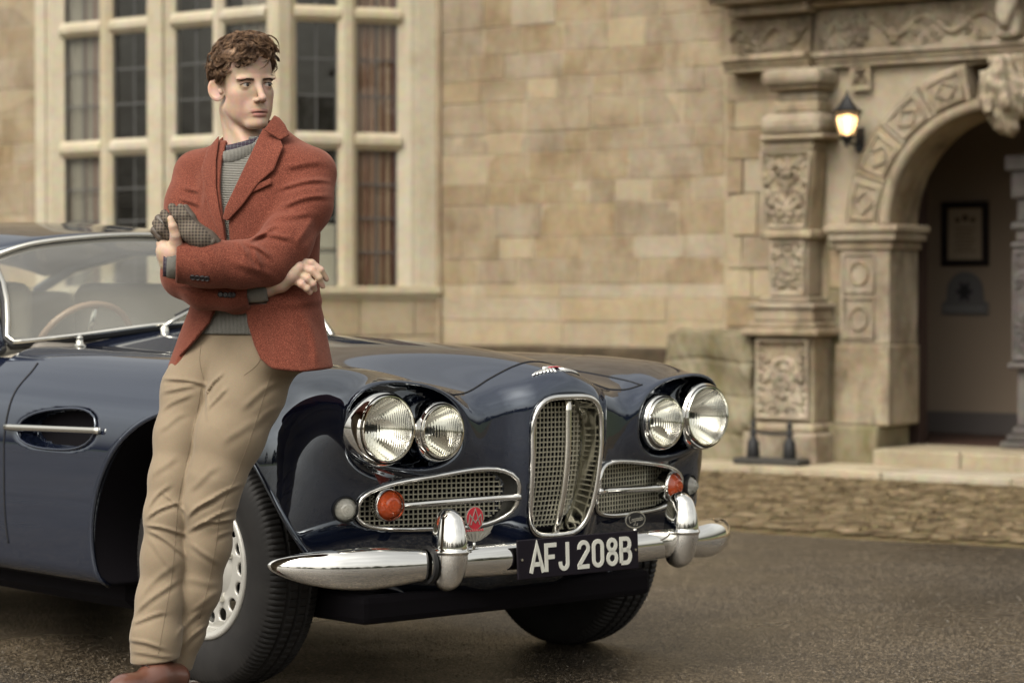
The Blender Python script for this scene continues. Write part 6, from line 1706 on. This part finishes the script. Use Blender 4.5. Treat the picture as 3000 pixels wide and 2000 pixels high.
# sweater
def sweater(p):
    x, y, z = p; d = torso(p, -.016)+.0015*wob(p, 22, 3)
    zb = at(560, 768, 6.45)[2]; zr = at(560, 712, 6.45)[2]
    d = d - .006*np.exp(-((z-zr-.012)/.016)**2) + .004*np.exp(-((z-zb)/.03)**2)
    d = smax(d, zb-z, .008); d = smax(d, z-at(580, 312, 6.5)[2], .01)
    return d
lo, hi = bbox(at(430, 800, 6.52), at(745, 300, 6.52), pad=.16)
P2, Q2, N2 = nets(sweater, lo, hi, .006); zq = P2[Q2].mean(1)[:, 2]; rb = zq < at(560, 716, 6.45)[2]
np_mesh('sweater', P2-ROOT, Q2[~rb], N2, M['knit'], person); np_mesh('sweater_rib', P2-ROOT, Q2[rb], N2, M['rib'], person)
def ringpath(c, rx, ry, tiltx, tilty, n=40):
    out = []
    for i in range(n):
        t = 2*math.pi*i/n; u, v = rx*math.cos(t), ry*math.sin(t); xy = np.array(c[:2])+E1*u+E2*v
        out.append((xy[0]-ROOT[0], xy[1]-ROOT[1], c[2]+tiltx*u+tilty*v-ROOT[2]))
    return out
NC = at(569, 340, 6.555)
tube('sweater_collar', ringpath(NC+np.array([0, 0, -.006]), .074, .071, .16, -.30), [(.0125, .020)]*40, M['rib'], person, n=12, closed=True)
tube('shirt_collar', ringpath(NC+np.array([0, 0, .011]), .064, .062, .16, -.30), [(.004, .017)]*40, M['shirt'], person, n=10, closed=True)
# jacket
lo, hi = bbox(*ARM_L, *ARM_R, at(390, 900, 6.5), at(770, 270, 6.5), pad=.13)
jk = cloth('jacket', coat, lo, hi, .0055, M['tweed'], lip=2.0)
# lapels, collar, pocket: cloth pieces laid on the jacket
def march(x, y, fn, start=5.9):
    k = 3000/2352.0; dx = (np.asarray(x, float)*k-1500)/FPX; dz = (1000-np.asarray(y, float)*k)/FPX; c, s = math.cos(CAM_PITCH), math.sin(CAM_PITCH)
    v = np.stack([dx, c+dz*s, -s+dz*c], -1); v /= np.linalg.norm(v, axis=-1, keepdims=True); t = np.full(dx.shape, start)
    for _ in range(60):
        p = v*t[..., None]+np.array([0, 0, CAM_H]); f = fn((p[..., 0], p[..., 1], p[..., 2])); t = t+np.clip(f, -.02, .1)*.7
        if (t > 7.4).any(): t = np.minimum(t, 7.4)
    return v*t[..., None]+np.array([0, 0, CAM_H])
def panel(name, poly, fn, lift, thick, mat, parent, step=5.0, lift_fn=None):
    """cloth piece: polygon in picture units, dropped on the surface fn and raised a little"""
    poly = np.array(poly, float); bm = bmesh.new()
    x0, y0 = poly.min(0); x1, y1 = poly.max(0)
    edge = []
    for i in range(len(poly)):
        a, b = poly[i], poly[(i+1) % len(poly)]; k = max(1, int(np.linalg.norm(b-a)/step)); edge += [a+(b-a)*t/k for t in range(k)]
    edge = np.array(edge); gx, gy = np.meshgrid(np.arange(x0, x1, step), np.arange(y0, y1, step)); gpt = np.column_stack([gx.ravel(), gy.ravel()])
    ins = poly_sdf(gpt[:, 0], gpt[:, 1], poly) < -step*.45; allp = np.vstack([edge, gpt[ins]])
    from mathutils.geometry import delaunay_2d_cdt
    ne = len(edge)
    r = delaunay_2d_cdt([Vector(q) for q in allp], [(i, (i+1) % ne) for i in range(ne)], [list(range(ne))], 1, 1e-3)
    vv = np.array([list(q) for q in r[0]]); W = march(vv[:, 0], vv[:, 1], fn)
    f0, gx_, gy_, gz_ = grad(fn, (W[:, 0], W[:, 1], W[:, 2]), 4e-3); nn = np.column_stack([gx_, gy_, gz_]); nn /= np.linalg.norm(nn, axis=1, keepdims=True)
    lf = lift if lift_fn is None else lift_fn(vv)[:, None]
    W = W+nn*lf
    o = pyd(name, W-ROOT, [tuple(t) for t in r[2]], mat, parent, smooth=True)
    bm = bmesh.new(); bm.from_mesh(o.data); bmesh.ops.recalc_face_normals(bm, faces=bm.faces); bm.to_mesh(o.data); bm.free()
    md = o.modifiers.new('thick', 'SOLIDIFY'); md.thickness = thick; md.offset = 0
    md = o.modifiers.new('soft', 'BEVEL'); md.width = .0015; md.segments = 1
    return o
tors = lambda p: smin(torso(p), ell(p, at(708, 372, 6.50), (.075, .085, .048)), .05)
LAP_R = [(606, 300), (588, 342), (564, 392), (540, 442), (522, 480), (517, 503), (528, 508), (560, 474), (596, 424), (630, 395), (653, 343), (643, 323)]
panel('lapel', LAP_R, tors, .010, .005, M['tweed'], jk)
panel('collar', [(630, 266), (606, 299), (644, 322), (665, 311), (655, 288), (642, 272)], lambda p: smin(torso(p, .022), ell(p, at(600, 330, 6.55), (.13, .11, .09)), .03), .0, .006, M['tweed'], jk)
panel('lapel', [(508, 318), (500, 372), (500, 430), (508, 482), (517, 520), (522, 566), (506, 535), (488, 490), (474, 440), (468, 392), (480, 350)], tors, .008, .004, M['tweed'], jk)
panel('pocket_welt', [(575, 433), (622, 412), (625, 424), (579, 445)], tors, .006, .004, M['tweed'], jk)
seam([(622, 862), (597, 940), (570, 1020), (537, 1105), (508, 1170), (498, 1240), (482, 1330), (458, 1420)], trousers)
seam([(462, 890), (452, 950), (428, 1060), (410, 1150), (404, 1230), (394, 1330), (376, 1430), (364, 1500)], trousers)
seam([(462, 790), (459, 830), (468, 872)], trousers); seam([(612, 800), (590, 838), (560, 862)], trousers)
BTN = P_('dark_horn_button', (0.018, 0.014, 0.016), .3)
def buttons(pts, fn):
    W = march([p[0] for p in pts], [p[1] for p in pts], fn); f0, a, b, c = grad(fn, (W[:, 0], W[:, 1], W[:, 2]), 3e-3)
    for w, n3 in zip(W, np.column_stack([a, b, c])):
        n3 = Vector(n3).normalized(); o = lathe_obj('button', [(-.001, .0075), (.003, .0078), (.0042, .0066), (.0028, .005), (.0028, .0005)], BTN, jk, 14, 'z', loc=tuple(w-ROOT), rot=n3.to_track_quat('Z', 'Y').to_euler())
fl = lambda p: coat_plain(p)+folds(p)
buttons([(443, 636), (454, 637), (465, 638), (475, 639)], fl)
buttons([(507, 676), (518, 677), (528, 677), (535, 677)], fl)
lh = march([621], [347], tors)[0]
tube('buttonhole', [tuple(march([617], [345], tors)[0]-ROOT+np.array([0, -.014, 0])), tuple(march([624], [351], tors)[0]-ROOT+np.array([0, -.014, 0]))], .0016, M['gap'], jk, n=6)
# cuffs
def cuff(end, dr, r0, r1, ln, name, mat, back=.02):
    e = np.array(end)-ROOT; return tube(name, [tuple(e-dr*back), tuple(e+dr*ln*.3), tuple(e+dr*ln*.7), tuple(e+dr*ln)], [r0, r0, (r0+r1)/2, r1], mat, person, n=28)
M['rib2'] = knit('grey_cuff_rib', False, (0.14, 0.135, 0.12), (0.32, 0.31, 0.275), scale=700.0)
cuff(_aL+np.array([0, 0, -.002]), _dL, .041, .038, .024, 'sweater_cuff', M['rib2']); cuff(_aL+np.array([0, 0, -.002]), _dL, .0365, .0355, .033, 'shirt_cuff', M['shirt'])
cuff(_aR, _dR, .0290, .0275, .050, 'sweater_cuff', M['rib2'])

# shoes
LEA = P_('oxblood_brogue_leather', (0.105, 0.042, 0.027), .30, Coat_Weight=.4, Coat_Roughness=.2); SOL = P_('dark_shoe_sole', (0.016, 0.012, 0.011), .5); LACE = P_('brown_lace', (0.05, 0.025, 0.018), .7)
def shoe(ank, toe, heel_z, label=None):
    ank = np.array(ank); toe = np.array(toe); d = toe-ank; dn = d/np.linalg.norm(d); hz_ = np.array([0, 0, 1.0])
    side = np.cross(hz_, dn); side /= np.linalg.norm(side); upv = np.cross(dn, side)
    hl = ank-dn*.045-upv*.045
    def up_(p):
        a = cone(p, hl+upv*.01, ank+dn*.02-upv*.005, .036, .040); a = smin(a, cone(p, ank+dn*.03-upv*.02, toe-dn*.06-upv*.005, .041, .034), .03); a = smin(a, cone(p, toe-dn*.07-upv*.008, toe-dn*.03-upv*.010, .037, .028), .03)
        so = sum((p[i]-(hl[i]-upv[i]*.028))*upv[i] for i in range(3)); return smax(a, -so, .008)
    e = empty('shoe', tuple(ank-ROOT), (0, 0, 0), person)
    lo = np.minimum(hl, toe)-.09; hi = np.maximum(hl, toe)+.09; hi[2] = max(hi[2], ank[2]+.09)
    P2, Q2, N2 = nets(up_, lo, hi, .005); np_mesh('upper', P2-ank, Q2, N2, LEA, e)
    def so_(p):
        t = sum((p[i]-hl[i])*upv[i] for i in range(3))+.034; return smax(up_(tuple(p[i]+upv[i]*(-t)*0 for i in range(3)))-.006 if False else np.maximum(up_flat(p), np.abs(t)-.007), np.abs(t)-.007, .003)
    def up_flat(p):
        t = sum((p[i]-hl[i])*upv[i] for i in range(3)); q = tuple(p[i]-upv[i]*(t+.018) for i in range(3)); return up_(q)-.005
    P2, Q2, N2 = nets(so_, lo-.02, hi, .005); np_mesh('sole', P2-ank, Q2, N2, SOL, e)
    # punched band and laces over the instep
    for k in range(12):
        t = -.9+1.8*k/11; q = ank+dn*(.085+.02*math.cos(t*1.6))+side*(.037*t)+upv*(.022-.022*t*t); lathe_obj('punch_hole', [(0, .0005), (.0, .0018), (.002, .0014)], LACE, e, 6, 'z', loc=tuple(q-ank), rot=Vector(upv).to_track_quat('Z', 'Y').to_euler())
    for k in range(3):
        c = ank+dn*(.035+.016*k)+upv*(.036-.008*k); tube('lace', [tuple(c-side*.014-ank), tuple(c+upv*.004-ank), tuple(c+side*.014-ank)], .0018, LACE, e, n=6)
    c = ank+dn*.03+upv*.042
    tube('lace', [tuple(c+side*.020*math.sin(t*.52)*1.2+upv*(.018*(1-math.cos(t*.52))*.9+.002)-dn*.004*t-ank) for t in range(12)], .0016, LACE, e, n=6)
    return e
shoe(at(372, 1538, 6.39), at(240, 1600, 6.24), 0)
shoe(at(402, 1590, 6.50), at(282, 1690, 6.38), 0)

# eyes, brows
EW = P_('eye_white', (0.46, 0.42, 0.385), .15); IR = P_('iris', (0.016, 0.013, 0.011), .15, Coat_Weight=1.0); HAIRD = P_('brow_hair', (0.070, 0.042, 0.028), .8)
def face_y(x, z):
    x = np.asarray(x, float); z = np.asarray(z, float); lo_, hi_ = np.full(x.shape, .02), np.full(x.shape, .13)
    for _ in range(22):
        mid = (lo_+hi_)/2; w = HC[None]+_rt2[None]*x[:, None]+_fw[None]*mid[:, None]+_up2[None]*z[:, None]; f = head((w[:, 0], w[:, 1], w[:, 2]))
        lo_ = np.where(f < 0, mid, lo_); hi_ = np.where(f < 0, hi_, mid)
    return lo_
rr = random.Random(8)
for sx in (-1, 1):
    c = head_world(sx*.0325, .0675, -.002)
    e = empty('eye', tuple(c-ROOT), (0, 0, 0), person)
    gz = (_fw*.90+_rt2*.42); gz /= np.linalg.norm(gz); q = Vector(gz).to_track_quat('Z', 'Y').to_euler()
    lathe_obj('eyeball', [(-.0138*math.cos(t*.2618), max(.0138*math.sin(t*.2618), .0002)) for t in range(13)], EW, e, 20, 'z', rot=q)
    lathe_obj('iris', [(.0121, .0072), (.0136, .0058), (.0143, .0030), (.0145, .0003)], IR, e, 16, 'z', rot=q)
    vb = []; fb = []; rows = []
    for k in range(105):
        t = rr.random(); x0 = .012+.033*t; z0 = .0088+.0032*math.sin(min(t*1.2, 1)*2.0)-.008*max(0, t-.6)+rr.uniform(-.0026, .0026)*(1-.5*t)
        ln = rr.uniform(.004, .007); x1 = x0+ln; z1 = z0+ln*(.25-.5*t); rows += [(sx*x0, z0), (sx*(x0+x1)/2, (z0+z1)/2+.0003), (sx*x1, z1)]
    rw = np.array(rows); yy = face_y(rw[:, 0], rw[:, 1])
    for k in range(0, len(rows), 3):
        pts = [head_world(rows[k+j][0], yy[k+j]+.0005+.0007*j, rows[k+j][1])-ROOT for j in range(3)]
        v, f = sweep(pts, [.0006, .0006, .0002], 3); kk = len(vb); vb.extend(v); fb.extend([tuple(i+kk for i in q2) for q2 in f])
    pyd('eyebrow', vb, fb, HAIRD, person)
    lp = [head_world(sx*x, y, z)-ROOT for x, y, z in ((.0175, .0785, -.0005), (.024, .0812, .0022), (.0325, .0825, .0028), (.041, .0795, .0014), (.0490, .0725, -.003))]
    tube('eyelashes', [tuple(q) for q in lp], .0012, HAIRD, person, n=6)

# hair: a base mass and many tapering locks
def hair_mat():
    m, n, l, b = new_mat('brown_hair'); p = coords(n); t = noise(n, l, p, 55, 4, .6); t2 = noise(n, l, scaled(n, l, p, (1, 1, .6)), 260, 2)
    c = ramp(n, [(.3, (0.035, 0.018, 0.010)), (.48, (0.105, 0.058, 0.032)), (.66, (0.30, 0.185, 0.108))]); l(math_(n, l, 'ADD', math_(n, l, 'MULTIPLY', t.outputs['Fac'], .7), math_(n, l, 'MULTIPLY', t2.outputs['Fac'], .32)), c.inputs[0])
    l(c.outputs[0], b.inputs['Base Color']); b.inputs['Roughness'].default_value = .55; b.inputs['Specular IOR Level'].default_value = .35
    l(bump(n, l, t2.outputs['Fac'], .4, .002), b.inputs['Normal']); return m
HM = hair_mat()
def hair_core(q):
    x, y, z = q; X = np.abs(x)
    d = ell(q, (.002, -.016, .048), (.0760, .093, .083))
    d = smin(d, ell(q, (.006, .038, .094), (.062, .050, .033)), .03)
    d = smin(d, ell(q, (-.043, .038, .076), (.027, .040, .028)), .02)
    line = .072+.25*np.maximum(0, .05-y)*-1.0                       # hairline height by depth
    face = np.maximum(.030-y, z-(.070-.10*(X/.07)**2*.0))              # in front and below the fringe
    temple = np.maximum(np.maximum(-.002-y, z-.028), .0*X-1)
    ear_ = np.maximum(np.maximum(-.045-y, z+.006-.0*X), -1)
    nape = np.maximum(z+.060, -1)
    for c_ in (face, temple, ear_, nape): d = smax(d, -c_, .010)
    return d
def hair_f(p):
    q = head_local(p); return hair_core(q)+.0035*np.sin(70*q[0]+50*q[2]+3*wob(q, 30, 4))+.003*wob(q, 70, 2)
lo, hi = HC-.16, HC+.17
hr = cloth('hair', hair_f, lo, hi, .004, HM)
rr = random.Random(31); v_all = []; f_all = []
def add_lock(pts, wid, n, r0=.00062):
    """a lock: n fine strands sharing one path, spread wid apart and pinched at the tip"""
    P = [np.array(q) for q in pts]; m = len(P)
    for k in range(n):
        o1, o2 = rr.gauss(0, .5)*wid, rr.gauss(0, .3)*wid; ph = rr.uniform(0, 6.28); end = rr.uniform(.75, 1.0); out = []
        for i in range(m):
            s = i/(m-1); j = min(int(s*end*(m-1)), m-2); fr = s*end*(m-1)-j; c = P[j]*(1-fr)+P[j+1]*fr
            t = P[min(j+1, m-1)]-P[j]; t = t/(np.linalg.norm(t)+1e-9); nrm = c-np.array([0, -.01, .04]); nrm /= np.linalg.norm(nrm)+1e-9; bi = np.cross(t, nrm)
            sp = (1-.7*s)*(.5+.5*min(1, s*4)); out.append(head_world(*(c+bi*(o1*sp+.0012*math.sin(ph+7*s))+nrm*(o2*sp)))-ROOT)
        rad = [r0*(1-.75*(i/(m-1))**2) for i in range(m)]
        v, f = sweep(out, rad, 3, False, False, (.3, .2, 1)); kk = len(v_all); v_all.extend(v); f_all.extend([tuple(i+kk for i in q) for q in f])
cnt = 0; C0 = np.array([0, -.005, .045])
while cnt < 440:
    th = rr.uniform(0, 6.283); ph = rr.uniform(-.5, 1.5); dirv = np.array([math.cos(th)*math.cos(ph), math.sin(th)*math.cos(ph), math.sin(ph)])
    lo_, hi_ = .02, .16
    for _ in range(22):
        mid = (lo_+hi_)/2; q = C0+dirv*mid; f = float(hair_core((np.array([q[0]]), np.array([q[1]]), np.array([q[2]])))[0])
        if f < 0: lo_ = mid
        else: hi_ = mid
    q = C0+dirv*lo_
    if lo_ < .055 or (q[2] < .035 and q[1] > -.005) or q[2] < -.055: continue
    nrm = dirv; short = q[2] < .02
    flow = np.array([.6, .45, -.15]) if q[2] > .085 else np.array([.05, .25, -.9])
    flow = flow+np.array([rr.gauss(0, .4), rr.gauss(0, .4), rr.gauss(0, .3)]); flow -= nrm*(flow@nrm); flow /= np.linalg.norm(flow)+1e-6; bi = np.cross(nrm, flow)
    L_ = rr.uniform(.010, .018) if short else rr.uniform(.032, .055); curl = rr.choice((-1, 1))*rr.uniform(.35, 1.25); pts = []
    for i in range(9):
        s = i/8; ang = curl*(3.0*s*s)*(.3 if short else 1); dn_ = flow*math.cos(ang)+bi*math.sin(ang)
        pts.append(q+dn_*L_*s-nrm*(L_*s)**2*4.2+nrm*(.001+(.003 if short else .010)*math.sin(math.pi*min(1, s*1.15))))
    add_lock(pts, .0028 if short else rr.uniform(.005, .0085), 8 if short else 20); cnt += 1
# curls falling on the forehead, waves of the quiff
for ox, oy, oz, sc_ in ((-.036, .086, .076, 1.0), (-.026, .091, .074, .9), (-.048, .074, .070, .95), (-.016, .094, .082, .8), (-.042, .082, .064, .8), (-.054, .066, .062, .75)):
    pts = []
    for i in range(13):
        s = i/12; a = 1.3-4.8*s; r1 = .019*sc_*(1-.45*s); pts.append((ox+r1*math.cos(a)+.006*s, oy+.006*math.sin(s*3.1), oz+r1*math.sin(a)-.012*s))
    add_lock(pts, .0065*sc_, 24)
for i in range(34):
    x0 = -.050+.085*rr.random(); y0 = rr.uniform(.03, .06); pts = []
    for j in range(10):
        s = j/9; pts.append((x0+.038*s+.006*math.sin(6*s+i), y0+.040*math.sin(1.9*s), .112+.020*math.sin(2.4*s+.3)-.042*s*s+.006*math.sin(i*1.7)))
    add_lock(pts, rr.uniform(.005, .008), 16)
for i in range(10):   # wisps at the far temple
    pts = [(.052+.012*math.sin(2.6*j/7)+.002*i*rr.random(), .055-.004*j/7+rr.uniform(-.002, .002), .085-.055*j/7-.002*i*.3) for j in range(8)]; add_lock(pts, .003, 5)
for i in range(170):   # flyaway strands
    th = rr.uniform(0, 6.283); ph = rr.uniform(-.2, 1.4); dv = np.array([math.cos(th)*math.cos(ph), math.sin(th)*math.cos(ph), math.sin(ph)])
    if dv[1] > .3 and dv[2] < .75: continue
    q = C0+dv*np.array([.080, .098, .088]); fl_ = np.array([rr.gauss(.2, .6), rr.gauss(.1, .6), rr.gauss(-.3, .5)]); L_ = rr.uniform(.02, .04)
    add_lock([q+fl_*L_*s/7+dv*(.010*math.sin(s*.42)+.002)-np.array([0, 0, .006])*(s/7)**2 for s in range(8)], .002, 2, .0005)
pyd('hair_locks', v_all, f_all, HM, hr, smooth=True)

# ================================================================== gloves in his hand
gl = empty('gloves', tuple(at(420, 530, 6.25))); tag(gl, 'pair of brown checked tweed gloves with leather palms held in hand', 'gloves')
GO = at(420, 530, 6.25)
def glove(fingers, body, name, mat, flat=.55):
    def fn(p):
        d = None
        for fg in fingers:
            e = chain(p, ch(*fg), .004); d = e if d is None else smin(d, e, .002)
        d = smin(d, chain(p, ch(*body), .03), .012); return d+.0012*wob(p, 70, 3)
    ps = [at(x, y, dd) for fg in fingers+[body] for x, y, dd, r in fg]; lo, hi = bbox(*ps, pad=.05)
    P2, Q2, N2 = nets(fn, lo, hi, .004); return np_mesh(name, P2-GO, Q2, N2, mat, gl)
glove([[(359, 513, 6.262, .010), (370, 528, 6.252, .0125), (390, 545, 6.262, .012)], [(377, 491, 6.256, .010), (384, 503, 6.25, .0120), (404, 532, 6.258, .012)], [(395, 476, 6.25, .0098), (406, 496, 6.243, .0115), (424, 522, 6.25, .012)], [(415, 477, 6.252, .0098), (424, 496, 6.245, .0115), (436, 522, 6.25, .0125)]],
      [(420, 528, 6.255, .016), (440, 536, 6.25, .020), (462, 552, 6.252, .018), (478, 560, 6.258, .015)], 'tweed_back', M['glove_tweed'])
glove([[(356, 530, 6.285, .011), (372, 545, 6.28, .014), (395, 556, 6.28, .014)], [(366, 503, 6.285, .0115), (380, 520, 6.278, .0135), (400, 540, 6.278, .013)], [(426, 478, 6.272, .010), (438, 500, 6.268, .0125), (450, 525, 6.268, .0125)]],
      [(425, 538, 6.278, .019), (452, 540, 6.272, .021), (478, 552, 6.27, .018), (494, 560, 6.272, .014)], 'leather_palm', M['glove_leather'])
tube('cuff_tab', [tuple(at(482, 566, 6.245)-GO), tuple(at(487, 558, 6.245)-GO), tuple(at(494, 549, 6.25)-GO)], [(.003, .006)]*3, M['glove_leather'], gl, n=8)
